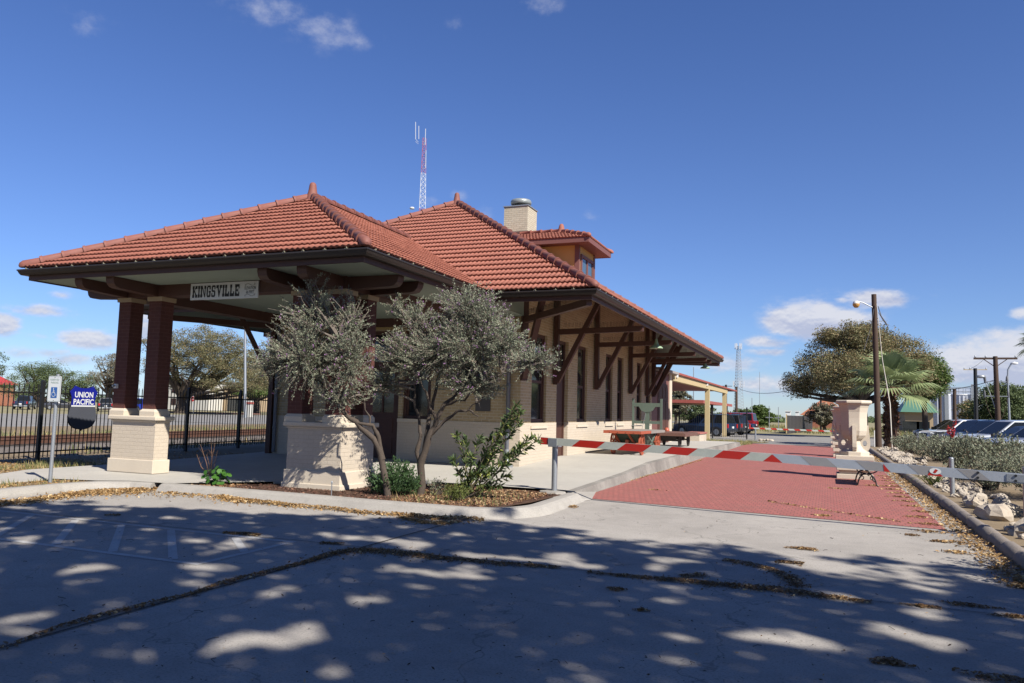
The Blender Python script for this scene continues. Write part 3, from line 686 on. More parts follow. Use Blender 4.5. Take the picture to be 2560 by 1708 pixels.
# ---- downpipes
def downpipe(pts, r=.05):
    b = MB(); b.tube(pts, r, 10)
    for z in (.9, 2.2): b.tube([(pts[1][0], pts[1][1], z), (pts[1][0], pts[1][1], z + .05)], r + .012, 10)
    return b.build('downpipe', mat('slate_blue_pipe', (.13, .14, .165), .45, .3, 6), ST) if 'slate_blue_pipe' not in D.materials else b.build('downpipe', D.materials['slate_blue_pipe'], ST)
downpipe([(-7.42, YF - .075, .34), (-7.42, YF - .075, 3.4), (-7.3, 17.2, 3.75), (-6.95, 15.52, 3.98)])
b = MB(); b.tube([(-7.42, YF - .075, .62), (-7.42, YF - .075, .34), (-7.38, YF - .13, .25), (-7.2, YF - .32, .22)], [.062, .062, .06, .058], 10); b.build('downpipe_shoe', GALV, ST)
downpipe([(XL + .14, YF - .09, .25), (XL + .14, YF - .09, 3.96)])
# ---- chimney
b = MB(); b.box(-10.93, 25.8, 7.3, -10.0, 26.75, 9.02); CH = b.build('chimney', CHIMB, ST)
b = MB(); b.box(-10.97, 25.76, 7.3, -9.96, 26.79, 8.08); b.build('flashing', mat('brown_flashing', (.13, .075, .06), .5), CH)
b = MB(); b.box(-10.96, 25.77, 9.02, -9.97, 26.78, 9.06); b.box(-10.75, 25.98, 9.06, -10.18, 26.57, 9.12); b.build('cap_slab', GALV, CH)
b = MB(); c = (-10.46, 26.28, 9.0)
b.lathe([(.22, .1), (.22, .26), (.25, .27)], c, 20); b.build('flue', CARBLK, CH)
b = MB(); b.lathe([(.36, .20), (.385, .22), (.39, .30), (.36, .36), (.20, .385), (0, .39)], c, 24); b.build('flue_cap', mat('grey_cowl_metal', (.34, .37, .36), .4, .15, 6, 0, .3), CH)
# ---- dormer
DX, DY0, DY1 = -7.47, 23.95, 25.8; dze = 7.05
zroof = lambda x: z0 + PITCH * (XER - G - x)
b = MB()
for y in (DY0, DY1): b.quad((DX, y, zroof(DX) - .1), (DX, y, dze), (-9.3, y, dze), (-9.3, y, zroof(-9.3) - .1))
b.quad((DX, DY0, zroof(DX) - .1), (DX, DY1, zroof(DX) - .1), (DX, DY1, dze), (DX, DY0, dze))
DM = b.build('dormer', OCHRE, ST)
b = MB()
for y in (DY0 - .02, DY1 - .10): b.box(DX - .12, y, zroof(DX) - .1, DX + .03, y + .12, dze)
xe, ye0, ye1 = -7.02, 23.5, 26.22
b.box(-9.5, ye0, dze - .02, xe, ye1, dze + .005); b.box(-9.5, ye0 - .03, dze - .03, xe + .03, ye0, dze + .13); b.box(-9.5, ye1, dze - .03, xe + .03, ye1 + .03, dze + .13); b.box(xe, ye0, dze - .03, xe + .03, ye1, dze + .13)
b.build('dormer_trim', TRIMRED, DM)
b = MB(); yw = (ye0 + ye1) / 2; hw = (ye1 - ye0) / 2 + .06; zt = dze + .13; dzr = zt + hw * .38
tile_slope(b, (-9.9, ye0 - .06, zt), (xe + .06, ye0 - .06, zt), (-9.9, yw, dzr), (xe + .06 - hw, yw, dzr)); tile_slope(b, (xe + .06, ye0 - .06, zt), (xe + .06, ye1 + .06, zt), (xe + .06 - hw, yw, dzr), (xe + .06 - hw, yw, dzr)); tile_slope(b, (xe + .06, ye1 + .06, zt), (-9.9, ye1 + .06, zt), (xe + .06 - hw, yw, dzr), (-9.9, yw, dzr), spw=3)
a_ = (xe + .06 - hw, yw, dzr + .04)
for e in ((xe + .06, ye0 - .06, zt + .04), (xe + .06, ye1 + .06, zt + .04)): hip_caps(b, e, a_, .08)
hip_caps(b, a_, (-9.9, yw, dzr + .04), .08, end=False)
b.lathe([(.15, -.1), (.125, .0), (.10, .10), (.08, .19), (.05, .24), (0, .255)], a_, 12)
b.build('dormer_roof', TILE, DM)
b = MB(); wy0, wy1, wz0, wz1 = DY0 + .22, DY1 - .22, zroof(DX) + .02, 6.68
ym = (wy0 + wy1) / 2
for y in (wy0, ym - .05, wy1 - .1): b.box(DX, y, wz0, DX + .045, y + .1, wz1)
b.box(DX, wy0, wz1, DX + .05, wy1, wz1 + .1)
b.build('dormer_window_frame', TRIMRED, DM)
b = MB(); b.box(DX, wy0 + .1, wz0, DX + .015, ym - .05, wz1); b.box(DX, ym + .05, wz0, DX + .015, wy1 - .1, wz1); b.build('dormer_pane', GLASSB, DM)
# ---- little eave lights clipped along the gutters
rr = random.Random(5); BULB = mat('frosted_bulb', (.50, .47, .34), .35)
def lights(p, q, sp=.42):
    p, q = np.array(p, float), np.array(q, float); L_ = np.linalg.norm(q - p); d = (q - p) / L_; nrm_ = np.array([d[1], -d[0], 0])
    for t in np.arange(.25, L_ - .1, sp):
        c = p + d * (t + rr.uniform(-.03, .03)); b = MB(); b.tube([c + (0, 0, -.01), c + nrm_ * .015 + (0, 0, .022)], [.007, .009], 5); b.beam(c + d * .025, c - d * .04, .008, .008); b.build('eave_light', BULB, ST)
lights((XPL, YPE + .02, ZE + .005), (XPR, YPE + .02, ZE + .005)); lights((XPR - .02, YPE, ZE + .005), (XPR - .02, YE, ZE + .005)); lights((XPR, YE + .02, ZE + .005), (XER, YE + .02, ZE + .005)); lights((XER - .02, YE, ZE + .005), (XER - .02, YEB, ZE + .005), .5)
# ---- low annex at the far end
b = MB(); b.box(XL, YB + .02, 0, XR - .004, 38.0, 3.5); b.build('annex_wall', TRIMRED, ST)
b = MB(); b.box(XL, 38.0, 0, XR + .05, 38.55, 3.55); b.build('annex_end_wall', STONE, ST)
b = MB(); b.box(XR - .004, 35.3, .2, XR + .02, 37.7, 3.0)
for y in (35.45, 36.25, 37.0): b.box(XR + .02, y, .4, XR + .035, y + .6, 2.2); b.box(XR + .02, y, 2.35, XR + .035, y + .6, 2.85)
b.build('annex_door', BROWN, ST)
b = MB(); b.prism([(XL - .3, YB + .05), (XR + .35, YB + .05), (XR + .35, 38.8), (XL - .3, 38.8)], 3.55, 3.66); b.build('annex_roof', mat('grey_flat_roof', (.34, .30, .28), .8), ST)

# ------------------------------------------------------------------ lettering
def text_mesh(txt, height, parent, m, place, name='lettering', width=None, offset=0.0):
    """built-in font turned into a thin solid mesh; place(u, v, w) maps sign coordinates to 3d"""
    cu = D.curves.new('t', 'FONT'); cu.body = txt; cu.align_x = 'CENTER'; cu.align_y = 'CENTER'; cu.size = 1; cu.extrude = .0; cu.offset = offset; cu.resolution_u = 3
    ob = D.objects.new('t', cu); COL.objects.link(ob); dg = bpy.context.evaluated_depsgraph_get(); me = D.meshes.new_from_object(ob.evaluated_get(dg))
    vs = np.array([v.co[:] for v in me.vertices]); fs = [tuple(p.vertices) for p in me.polygons]
    D.objects.remove(ob); D.meshes.remove(me)
    h = vs[:, 1].max() - vs[:, 1].min(); s = height / h; sx = s if width is None else width / (vs[:, 0].max() - vs[:, 0].min())
    c = (vs.max(0) + vs.min(0)) / 2
    b = MB(); b.add([place((v[0] - c[0]) * sx, (v[1] - c[1]) * s, 0) for v in vs], fs)
    return b.build(name, m, parent)

# station name board: slab-serif letters drawn from bars
SG = thing('station_sign', 'long white name board with black slab letters fixed to the porch beam', 'sign', (-10.96, 11.86, 3.79))
sx0, sx1, sz0, sz1 = -11.80, -10.12, 3.625, 3.955; sy = 11.885
b = MB(); b.box(sx0, sy - .03, sz0, sx1, sy, sz1); b.build('board', SIGNW, SG)
def glyphs():
    S = {}
    bar = lambda x, y, w, h: [(x, y), (x + w, y), (x + w, y + h), (x, y + h)]
    st = .20; sf = .26
    def stem(x, top=True, bot=True): return [bar(x + .06, 0, st, 1)] + ([bar(x, 1 - sf, st + .12, sf)] if top else []) + ([bar(x, 0, st + .12, sf)] if bot else [])
    S['I'] = (stem(0), .36)
    S['K'] = (stem(0) + [[(.26, .42), (.52, .78), (.42, 1 - sf), (.78, 1 - sf), (.78, 1), (.44, 1), (.44, .86), (.26, .60)], [(.26, .55), (.36, .62), (.66, sf), (.80, sf), (.80, 0), (.46, 0), (.46, sf * .9)]], .84)
    S['N'] = (stem(0) + [bar(.66, 0, .14, 1), bar(.58, 1 - sf, .30, sf)] + [[(.16, 1), (.30, 1), (.80, 0), (.66, 0)]], .92)
    S['G'] = ([bar(.02, .12, .2, .76), bar(.1, .84, .5, .16), bar(.1, 0, .5, .16), bar(.44, .66, .2, .3), bar(.44, .06, .2, .4), bar(.34, .40, .34, .14)], .72)
    S['S'] = ([bar(.02, .52, .2, .4), bar(.1, .84, .44, .16), bar(.1, .43, .42, .15), bar(.42, .08, .2, .42), bar(.1, 0, .44, .16), bar(.02, .04, .16, .3), bar(.46, .66, .16, .3)], .70)
    S['V'] = ([[(.10, 1), (.32, 1), (.50, .3), (.42, 0)], [(.78, 1), (.66, 1), (.38, .2), (.42, 0), (.52, 0)], bar(0, 1 - sf, .38, sf), bar(.52, 1 - sf, .36, sf)], .92)
    S['L'] = (stem(0) + [bar(.1, 0, .56, sf), bar(.5, 0, .16, .42)], .72)
    S['E'] = (stem(0) + [bar(.1, 0, .58, sf * .8), bar(.1, 1 - sf * .8, .58, sf * .8), bar(.54, 0, .14, .36), bar(.54, .64, .14, .36), bar(.2, .43, .26, .14), bar(.42, .36, .08, .28)], .74)
    return S
GS = glyphs(); b = MB(); wtot = sum(GS[c][1] + .04 for c in 'KINGSVILLE'); lw = 1.20 / wtot; x = sx0 + .05; k = 0
for c in 'KINGSVILLE':
    for poly in GS[c][0]:
        b.quad(*[(x + p[0] * lw, sy - .0325 - k * .00004, sz0 + .045 + p[1] * .235) for p in poly]); k += 1
    x += (GS[c][1] + .04) * lw
b.build('lettering', INK, SG)
pl = lambda cx, cz: (lambda u, v, w: (cx + u, sy - .034, cz + v))
text_mesh('ELEVATION', .062, SG, INK, pl(-10.305, 3.824), width=.27, offset=.002); text_mesh('66 FEET', .062, SG, INK, pl(-10.305, 3.745), width=.19, offset=.002)
for zc in (3.888, 3.682):
    b = MB(); pts = [(-10.42 + .22 * t, sy - .034, zc + .018 * math.sin(2 * math.pi * t) * (1 if t < 2 else 1)) for t in np.linspace(0, 1, 13)]
    b.tube(pts, .0028, 5); b.tube([(-10.42 + .012 * math.cos(a), sy - .034, zc - .008 + .012 * math.sin(a)) for a in np.linspace(1.5, 6, 8)], .0028, 5); b.tube([(-10.20 + .012 * math.cos(a), sy - .034, zc + .008 + .012 * math.sin(a)) for a in np.linspace(-1.6, 3, 8)], .0028, 5)
    b.build('scroll_ornament', INK, SG)

# lantern hung under the porch ceiling, plaque, security light
b = MB(); b.box(-12.05, 12.9, 3.90, -11.75, 13.15, 3.965); b.box(-12.0, 12.95, 3.83, -11.8, 13.1, 3.90)
tag(b.build('ceiling_light', mat('brass_lantern', (.22, .15, .05), .4), None, (-11.9, 13.0, 3.9)), 'small brass box light on the porch ceiling behind the name board', 'light')
b = MB(); b.box(-8.34, YF - .03, 1.55, -7.93, YF - .004, 1.93); PQ = b.build('wall_plaque', mat('dark_bronze', (.07, .06, .055), .45), None, (-8.13, YF, 1.74)); tag(PQ, 'dark bronze square plaque on the buff brick front wall', 'plaque')
b = MB(); b.box(-13.70, 11.84, 1.84, -13.63, 11.893, 1.93); SL = b.build('security_light', WHITE, None, (-13.66, 11.87, 1.88)); tag(SL, 'small white sensor fixed to the left porch column', 'sensor')
b = MB(); b.tube([(-13.665, 11.84, 1.885), (-13.675, 11.79, 1.885)], [.02, .026], 8); b.build('sensor_head', GALV, SL)

# hanging eave lamps
def eave_lamp(y, label):
    zt = zs + rise * (ex + 4.9)
    t = thing('hanging_lamp', label, 'lamp', (-4.9, y, 3.6), 0, 'green enamel lamps under the eave')
    b = MB(); b.tube([(0, 0, zt - 3.6), (0, 0, .28)], .013, 7); b.local('stem', GALV, t)
    b = MB(); b.lathe([(.035, .32), (.045, .24), (.07, .17), (.09, .12), (.16, .085), (.205, .045), (.21, .02), (.20, .02), (.15, .06), (.06, .1)], (0, 0, 0), 20); b.local('lamp_shade', LAMPG, t)
    b = MB(); b.lathe([(.0, .0), (.04, .015), (.05, .05), (.03, .10)], (0, 0, 0), 12); b.local('bulb', mat('white_bulb', (.7, .66, .55), .3) if 'white_bulb' not in D.materials else D.materials['white_bulb'], t)
    return t
L1 = eave_lamp(24.0, 'green enamel bell lamp hanging under the eave above the orange cart')
dup(L1, (-4.9, 34.5, 3.6), 0, 'green enamel bell lamp hanging at the far corner of the eave')

# ------------------------------------------------------------------ parking sign and shield sign
PS = thing('parking_sign', 'white reserved parking sign with blue wheelchair symbol on a grey post', 'sign', (-12.70, 9.77, .1))
b = MB(); b.tube([(-12.70, 9.80, .08), (-12.70, 9.80, 2.03)], .032, 12); b.build('post', GALV, PS)
def rounded(w, h, r, n=5):
    return [(sx * (w / 2 - r) + r * math.cos(a), sz * (h / 2 - r) + r * math.sin(a)) for sx, sz, a0 in ((1, 1, 0), (-1, 1, 90), (-1, -1, 180), (1, -1, 270)) for a in np.radians(np.linspace(a0, a0 + 90, n))]
sr = R_(2); cu, su = math.cos(sr), math.sin(sr); pc = (-12.705, 9.75, 1.765)
def pp(u, v, w): return (pc[0] + u * cu + w * su * 1.0, pc[1] + u * su * 1.0 - w * cu, pc[2] + v)
b = MB(); b.slab([pp(u, v, 0) for u, v in rounded(.305, .457, .03)], np.array(pp(0, 0, .004)) - np.array(pp(0, 0, 0))); PL = b.build('sign_plate', SIGNW, PS)
fr_ = lambda cx, cz, e=.0065: (lambda u, v, w: pp(cx + u, cz + v, e))
text_mesh('RESERVED', .032, PL, SIGNG, fr_(0, .165), width=.21); text_mesh('PARKING', .032, PL, SIGNG, fr_(0, .112), width=.18)
b = MB(); ro, ri = rounded(.285, .437, .026), rounded(.277, .429, .022)
for i in range(len(ro)): j = (i + 1) % len(ro); b.quad(pp(*ro[i], .0062), pp(*ro[j], .0062), pp(*ri[j], .0062), pp(*ri[i], .0062))
b.build('border_line', SIGNG, PL)
b = MB(); b.quad(*[pp(.0 + u, -.065 + v, .0065) for u, v in rounded(.15, .19, .01)]); b.build('symbol_panel', SIGNB, PL)
b = MB(); sc = 1.0
def stroke(pts, w):
    for (p, q) in zip(pts, pts[1:]):
        p = np.array(p); q = np.array(q); d = norm(q - p); n = np.array([-d[1], d[0]]) * w / 2; p = p - d * w * .3; q = q + d * w * .3
        b.quad(*[pp(x[0], x[1] - .065, .0085) for x in (p - n, q - n, q + n, p + n)])
b.quad(*[pp(-.012 + .011 * math.cos(a), .072 - .065 + .011 * math.sin(a), .0085) for a in np.linspace(0, 2 * math.pi, 10)[:-1]])
stroke([(-.012, .055), (-.008, .0)], .014); stroke([(-.008, .002), (.022, .002), (.036, -.045), (.052, -.04)], .011); stroke([(-.010, .03), (.018, .028)], .009)
stroke([(-.006 + .042 * math.cos(a), -.028 + .042 * math.sin(a)) for a in np.radians(np.linspace(120, 350, 14))], .010)
b.build('wheelchair_symbol', SIGNW, PL)
b = MB()
for v in (.205, -.205): b.lathe([(.008, 0), (.006, .004), (0, .005)], (0, 0, 0), 8)
b.v = [pp(x, z_ + (.205 if i < len(b.v) // 2 else -.205), .004 + y) for i, (x, z_, y) in enumerate([(p[0], p[1], p[2]) for p in b.v])]
b.build('bolt', DARKW, PL)

FN = np.array([-.11, 1.0]); FN /= np.linalg.norm(FN)                      # run of the iron fence
FP = lambda t: np.array([-18.0 + FN[0] * t, 13.5 + FN[1] * t])
SH = thing('shield_sign', 'blue and grey shield shaped railway sign with white lettering hung on the iron fence', 'sign', (*FP(1.2), .8))
ang = math.atan2(FN[1], FN[0]); nn = np.array([FN[1], -FN[0]])           # towards the station
uu = np.array([-nn[1], nn[0]])
sc0 = np.array([*(FP(1.22) + nn * .06), 1.41])
def sp(u, v, w): return (sc0[0] + uu[0] * u + nn[0] * w, sc0[1] + uu[1] * u + nn[1] * w, sc0[2] + v)
half = [(0, -.60), (.03, -.565), (.06, -.555), (.16, -.545), (.27, -.51), (.36, -.44), (.42, -.34), (.43, -.24), (.405, -.12), (.375, -.02), (.37, .0)]
half2 = [(.37, .0), (.355, .12), (.365, .22), (.40, .30), (.425, .345), (.37, .40), (.325, .44), (.28, .50), (.20, .465), (.10, .445), (0, .44)]
S_ = 1.06
low = [(-u * S_, v * S_) for u, v in half[::-1]][:-1] + [(u * S_, v * S_) for u, v in half]
upp = [(u * S_, v * S_) for u, v in half2] + [(-u * S_, v * S_) for u, v in half2[::-1]][1:]
dv = np.array(sp(0, 0, .012)) - np.array(sp(0, 0, 0))
full = [(u, v) for u, v in low if True] + [(u, v) for u, v in upp[1:-1]]
b = MB(); b.slab([sp(u * 1.03, v * 1.025, -.014) for u, v in full], dv); b.build('backing', BLACK, SH)
b = MB(); b.slab([sp(u, v, 0) for u, v in low], dv); b.build('lower_panel', SHG, SH)
b = MB(); b.slab([sp(u, v, 0) for u, v in upp], dv); b.build('upper_panel', SHB, SH)
b = MB(); b.quad(sp(-.392, -.012, .0145), sp(.392, -.012, .0145), sp(.388, .024, .0145), sp(-.388, .024, .0145)); b.build('band', SIGNW, SH)
text_mesh('UNION', .15, SH, SIGNW, lambda u, v, w: sp(u, v + .30, .0155), width=.60, offset=.025); text_mesh('PACIFIC', .15, SH, SIGNW, lambda u, v, w: sp(u, v + .115, .0155), width=.66, offset=.025)

# ------------------------------------------------------------------ iron fence beside the tracks
FE = thing('iron_fence', 'tall black iron picket fence between the station and the tracks', 'fence', (*FP(0), .05))
ts = np.arange(-10.8, 33, 2.7)
for t in ts:
    x, y = FP(t); b = MB(); b.box(x - .04, y - .04, 0, x + .04, y + .04, 2.0); b.lathe([(.058, 2.0), (.045, 2.03), (0, 2.05)], (x, y, 0), 4, False, math.pi / 4); b.build('fence_post', BLACK, FE)
for t0, t1 in zip(ts, ts[1:]):
    b = MB(); p, q = FP(t0), FP(t1)
    for z in (.28, 1.72): b.beam((*p, z), (*q, z), .03, .035)
    for t in np.arange(t0 + .15, t1 - .08, .135):
        x, y = FP(t); b.box(x - .009, y - .009, .14, x + .009, y + .009, 1.90); b.add([(x - .009, y - .009, 1.90), (x + .009, y - .009, 1.90), (x + .009, y + .009, 1.90), (x - .009, y + .009, 1.90), (x, y, 1.96)], [(0, 1, 4), (1, 2, 4), (2, 3, 4), (3, 0, 4)])
    b.build('picket_panel', BLACK, FE)

# ------------------------------------------------------------------ railway track
TR = thing('railway_track', 'rusty railway track on timber sleepers behind the iron fence', 'track', (-22.6, 25, .1))
TX = lambda y, off: -22.4 - .115 * (y - 15) + off
RUST = mat('rusty_rail', (.12, .055, .035), .75, .4, 6); SLP = mat('tarred_sleeper', (.06, .045, .035), .9, .4, 6)
for off in (0, -1.5):
    b = MB()
    for (w, za, zb) in ((.13, .20, .225), (.03, .225, .33), (.072, .33, .37)):
        p, q = (TX(-30, off), -30), (TX(150, off), 150); b.beam((p[0], p[1], (za + zb) / 2), (q[0], q[1], (za + zb) / 2), w, zb - za)
    b.build('rail', RUST, TR)
b = MB()
for y in np.arange(-5, 70, .55): b.beam((TX(y, .65), y, .13), (TX(y, -2.15), y - .32, .13), .22, .14)
o = b.build('sleepers', SLP, TR)
b = MB()
for i, y0 in enumerate((-40,)):
    b.quad((TX(-40, 1.6), -40, .0), (TX(170, 1.6), 170, .0), (TX(170, 1.0), 170, .17), (TX(-40, 1.0), -40, .17)); b.quad((TX(-40, 1.0), -40, .17), (TX(170, 1.0), 170, .17), (TX(170, -2.5), 170, .17), (TX(-40, -2.5), -40, .17)); b.quad((TX(-40, -2.5), -40, .17), (TX(170, -2.5), 170, .17), (TX(170, -3.4), 170, -.02), (TX(-40, -3.4), -40, -.02))
o = b.build('ballast_bed', BALLAST); o['kind'] = 'structure'

# ------------------------------------------------------------------ gate arm across the brick road
BA = thing('barrier_arm', 'long gate arm with red and white stripes across the near end of the road', 'gate', (-4.72, 13.72, .1))
A0 = np.array([-4.95, 13.75, 1.045]); A1 = np.array([-.80, 13.0, .955]); A2 = np.array([2.62, 12.45, .845])
RSTRIPE = mat('red_reflective_sheet', (.50, .022, .010), .35, .25, 12, 0, 0, (.30, .02, .012)); WSTRIPE = mat('greyed_white_sheet', (.50, .52, .46), .5, .35, 6, .1, 0, (.30, .32, .27)); ALU = mat('aluminium_board', (.50, .53, .57), .38, .2, 5, 0, .35); GREYS = mat('grey_faded_stripe', (.30, .29, .29), .5, .25, 5)
def arm(P, Q, name, m, hh=.13, th=.045):
    b = MB(); b.beam(P, Q, th, hh); return b.build(name, m, BA)
arm(A0, A1, 'wooden_arm', WSTRIPE); arm(A1, A2, 'metal_arm', ALU)
da = norm(A1 - A0); db = norm(A2 - A1)
def stripes(P, d, segs, m, hh=.127, slant=.10, name='stripe', th=.045):
    side = norm(np.cross(d, (0, 0, 1))); up_ = np.cross(side, d); off = side * (th / 2 + .002)
    for (s0, s1) in segs:
        b = MB(); q = [P + d * s + up_ * h + off for s, h in ((s0 - slant / 2, -hh / 2), (s1 - slant / 2, -hh / 2), (s1 + slant / 2, hh / 2), (s0 + slant / 2, hh / 2))]
        b.quad(*q); b.build(name, m, BA)
stripes(A0, da, [(.05 - .05, .16)], RSTRIPE, slant=0, name='red_end'); stripes(A0, da, [(.74, 1.24), (1.64, 2.12), (2.48, 2.93), (3.36, 3.80)], RSTRIPE, slant=.17, name='red_stripe')
L_ = np.linalg.norm(A1 - A0)
side = norm(np.cross(da, (0, 0, 1))); up_ = np.cross(side, da); off = side * .0255
b = MB(); b.quad(A0 + da * (L_ - .14) - up_ * .063 + off, A1 - up_ * .063 + off, A1 + up_ * .055 + off); b.build('red_stripe', RSTRIPE, BA)
side = norm(np.cross(db, (0, 0, 1))); up_ = np.cross(side, db); off = side * .0255
b = MB(); b.quad(A1 - up_ * .063 + off, A1 + db * .16 - up_ * .063 + off, A1 + up_ * .055 + off); b.build('red_stripe', RSTRIPE, BA)
stripes(A1, db, [(.50, .88), (1.28, 1.62), (1.98, 2.28), (2.60, 2.85)], GREYS, slant=-.16, name='grey_stripe')
def tri(s0, s1, s2): 
    b = MB(); b.quad(A1 + db * s0 + up_ * .05 + off * 1.12, A1 + db * s1 - up_ * .062 + off * 1.12, A1 + db * s2 - up_ * .062 + off * 1.12); b.build('red_flash', RSTRIPE, BA)
tri(1.585, 1.60, 1.68); tri(2.22, 2.16, 2.36)
b = MB(); c = A1 + db * 2.26 + off * 1.25 + up_ * .005
b.quad(*[c + db * .075 * math.cos(a) + up_ * .045 * math.sin(a) for a in np.linspace(0, 2 * math.pi, 15)[:-1]]); b.build('oval_badge', WHITE, BA)
b = MB(); c = c + off * .1; b.quad(c - db * .03 - up_ * .02, c + db * .0 - up_ * .03, c + db * .035 + up_ * .015, c + db * .0 + up_ * .03); b.build('badge_mark', RSTRIPE, BA)
for s_, v in ((2.78, .035), (2.78, -.035), (3.22, .035), (3.22, -.035)):
    b = MB(); c = A1 + db * s_ + up_ * v; b.tube([c + side * .02, c + side * .05], .017, 8); b.build('bolt', BLACK, BA)
b = MB(); b.tube([(-4.70, 13.83, .1), (-4.70, 13.83, .96)], .053, 14); b.build('rest_post', GALV, BA)
b = MB(); b.beam((-4.79, 13.69, 1.02), (-4.61, 13.66, 1.02), .012, .15); b.beam((-4.79, 13.83, .95), (-4.61, 13.80, .95), .2, .02); b.beam((-4.79, 13.83, 1.0), (-4.61, 13.80, 1.0), .012, .12); b.build('fork_bracket', GALV, BA)
b = MB(); b.tube([(2.55, 12.62, .1), (2.55, 12.62, 1.0)], .07, 12); b.beam(A2 - db * .35 + (0, 0, .0), A2 + db * .05, .07, .10); b.build('hinge_post', GALV, BA)
b = MB(); b.lathe([(.22, 0), (.20, .04), (.12, .05)], (-4.72, 13.78, .085), 9, False, .3, 1.25, .8); b.build('concrete_footing', KERBC, BA)
# steel bollard in the garden bed
b = MB(); b.tube([(2.32, 17.9, .05), (2.31, 17.9, .86)], .046, 14); b.lathe([(.046, 0), (.035, .02), (0, .027)], (2.31, 17.9, .86), 14)
tag(b.build('bollard', GALV, None, (2.32, 17.9, .1)), 'short grey steel bollard among the rocks behind the gate arm', 'bollard')

# ------------------------------------------------------------------ baggage carts
def spoke_wheel(b, c, r, w, ns=8, axis='x', hub=.06, tyre=.035, sp=.012):
    K = 24; ax = np.array([1, 0, 0.]); 
    rings = []
    for (rr_, o_) in ((r, -w / 2), (r, w / 2), (r - tyre, w / 2), (r - tyre, -w / 2)):
        rings.append([(c[0] + o_, c[1] + rr_ * math.cos(t), c[2] + rr_ * math.sin(t)) for t in np.linspace(0, 2 * math.pi, K, endpoint=False)])
    vs = [p for rg in rings for p in rg]; fs = [(i * K + k, i * K + (k + 1) % K, ((i + 1) % 4) * K + (k + 1) % K, ((i + 1) % 4) * K + k) for i in range(4) for k in range(K)]
    b.add(vs, fs); b.tube([(c[0] - w * .8, c[1], c[2]), (c[0] + w * .8, c[1], c[2])], hub, 10)
    for k in range(ns):
        t = 2 * math.pi * k / ns; b.beam(c, (c[0], c[1] + (r - tyre / 2) * math.cos(t), c[2] + (r - tyre / 2) * math.sin(t)), sp * 2, sp * 2, (1, 0, 0))
zf = .30
CT = thing('baggage_cart', 'old orange and green railway baggage cart with a tall end rack on the platform', 'cart', (-5.82, 25.4, zf))
for (x, y) in ((-6.26, 24.15), (-5.36, 24.15), (-6.26, 26.6), (-5.36, 26.6)):
    b = MB(); spoke_wheel(b, (x, y, zf + .345), .345, .055, 8); b.build('wheel', ORANGE, CT)
b = MB()
for y in (24.15, 26.6): b.tube([(-6.3, y, zf + .345), (-5.32, y, zf + .345)], .03, 8)
b.beam((-5.82, 24.1, zf + .4), (-5.82, 26.7, zf + .4), .1, .12); b.build('axle', ORANGE, CT)
b = MB(); b.box(-6.42, 23.5, .965, -5.24, 23.58, 1.055); b.box(-6.42, 23.58, .965, -6.36, 27.3, 1.05); b.box(-5.30, 23.58, .965, -5.24, 25.0, 1.05)
for x in (-6.2, -5.95, -5.7, -5.45): b.lathe([(.018, 0), (.01, .01)], (x, 23.49, 1.01), 6)
b.build('deck_frame', ORANGE, CT)
b = MB(); 
for i in range(8): b.box(-6.35 + i * .131, 23.59, 1.02, -6.35 + i * .131 + .126, 27.3, 1.048)
b.box(-5.30, 25.0, .96, -5.24, 27.3, 1.045)
b.build('deck', mat('bleached_boards', (.30, .26, .23), .85, .4, 7, .2), CT)
b = MB(); b.slab([(-6.22, 24.0, .96), (-5.42, 24.0, .96), (-5.52, 24.45, .52), (-6.10, 24.45, .52)], (0, .03, 0)); b.slab([(-5.40, 24.0, .96), (-5.40, 26.9, .96), (-5.52, 26.5, .52), (-5.52, 24.45, .52)], (-.03, 0, 0)); b.slab([(-6.24, 24.0, .96), (-6.24, 26.9, .96), (-6.12, 26.5, .52), (-6.12, 24.45, .52)], (.03, 0, 0)); b.build('under_box', CARTG, CT)
for x0, x1 in ((-6.20, -6.02), (-5.75, -5.56)):
    b = MB(); b.beam((x0, 23.97, .965), (x1, 24.40, .50), .055, .045); b.build('brace', ORANGE, CT)
b = MB(); b.beam((-5.36, 24.9, .93), (-5.36, 26.2, .45), .04, .04); b.beam((-5.36, 26.2, .93), (-5.36, 25.2, .45), .04, .04); b.build('side_brace', RACKG, CT)
b = MB(); yk = 27.22
for x in (-6.36, -5.36): b.box(x - .035, yk - .03, .95, x + .035, yk + .03, 2.12)
b.box(-5.93, yk - .02, 1.05, -5.78, yk + .02, 1.76); b.box(-6.33, yk - .025, 1.84, -5.39, yk + .025, 1.97); b.box(-6.33, yk - .025, 1.24, -5.39, yk + .025, 1.34)
b.slab([(-6.16, yk - .035, 1.85), (-5.56, yk - .035, 1.85), (-5.66, yk - .035, 1.70), (-5.80, yk - .035, 1.64), (-5.92, yk - .035, 1.64), (-6.06, yk - .035, 1.70)], (0, .02, 0))
b.build('end_rack', RACKG, CT)
b = MB(); b.tube([(-5.9, yk - .05, 1.62), (-6.02, yk - .07, 1.06)], .008, 5); b.tube([(-6.42, yk - .04, 1.15), (-6.05, yk - .04, 1.17)], .014, 5); b.build('tow_rod', GALV, CT)
b = MB(); b.lathe([(.09, 0), (.10, .05), (.05, .12), (0, .13)], (-5.22, 27.5, 1.0), 8); b.build('end_buffer', ORANGE, CT)

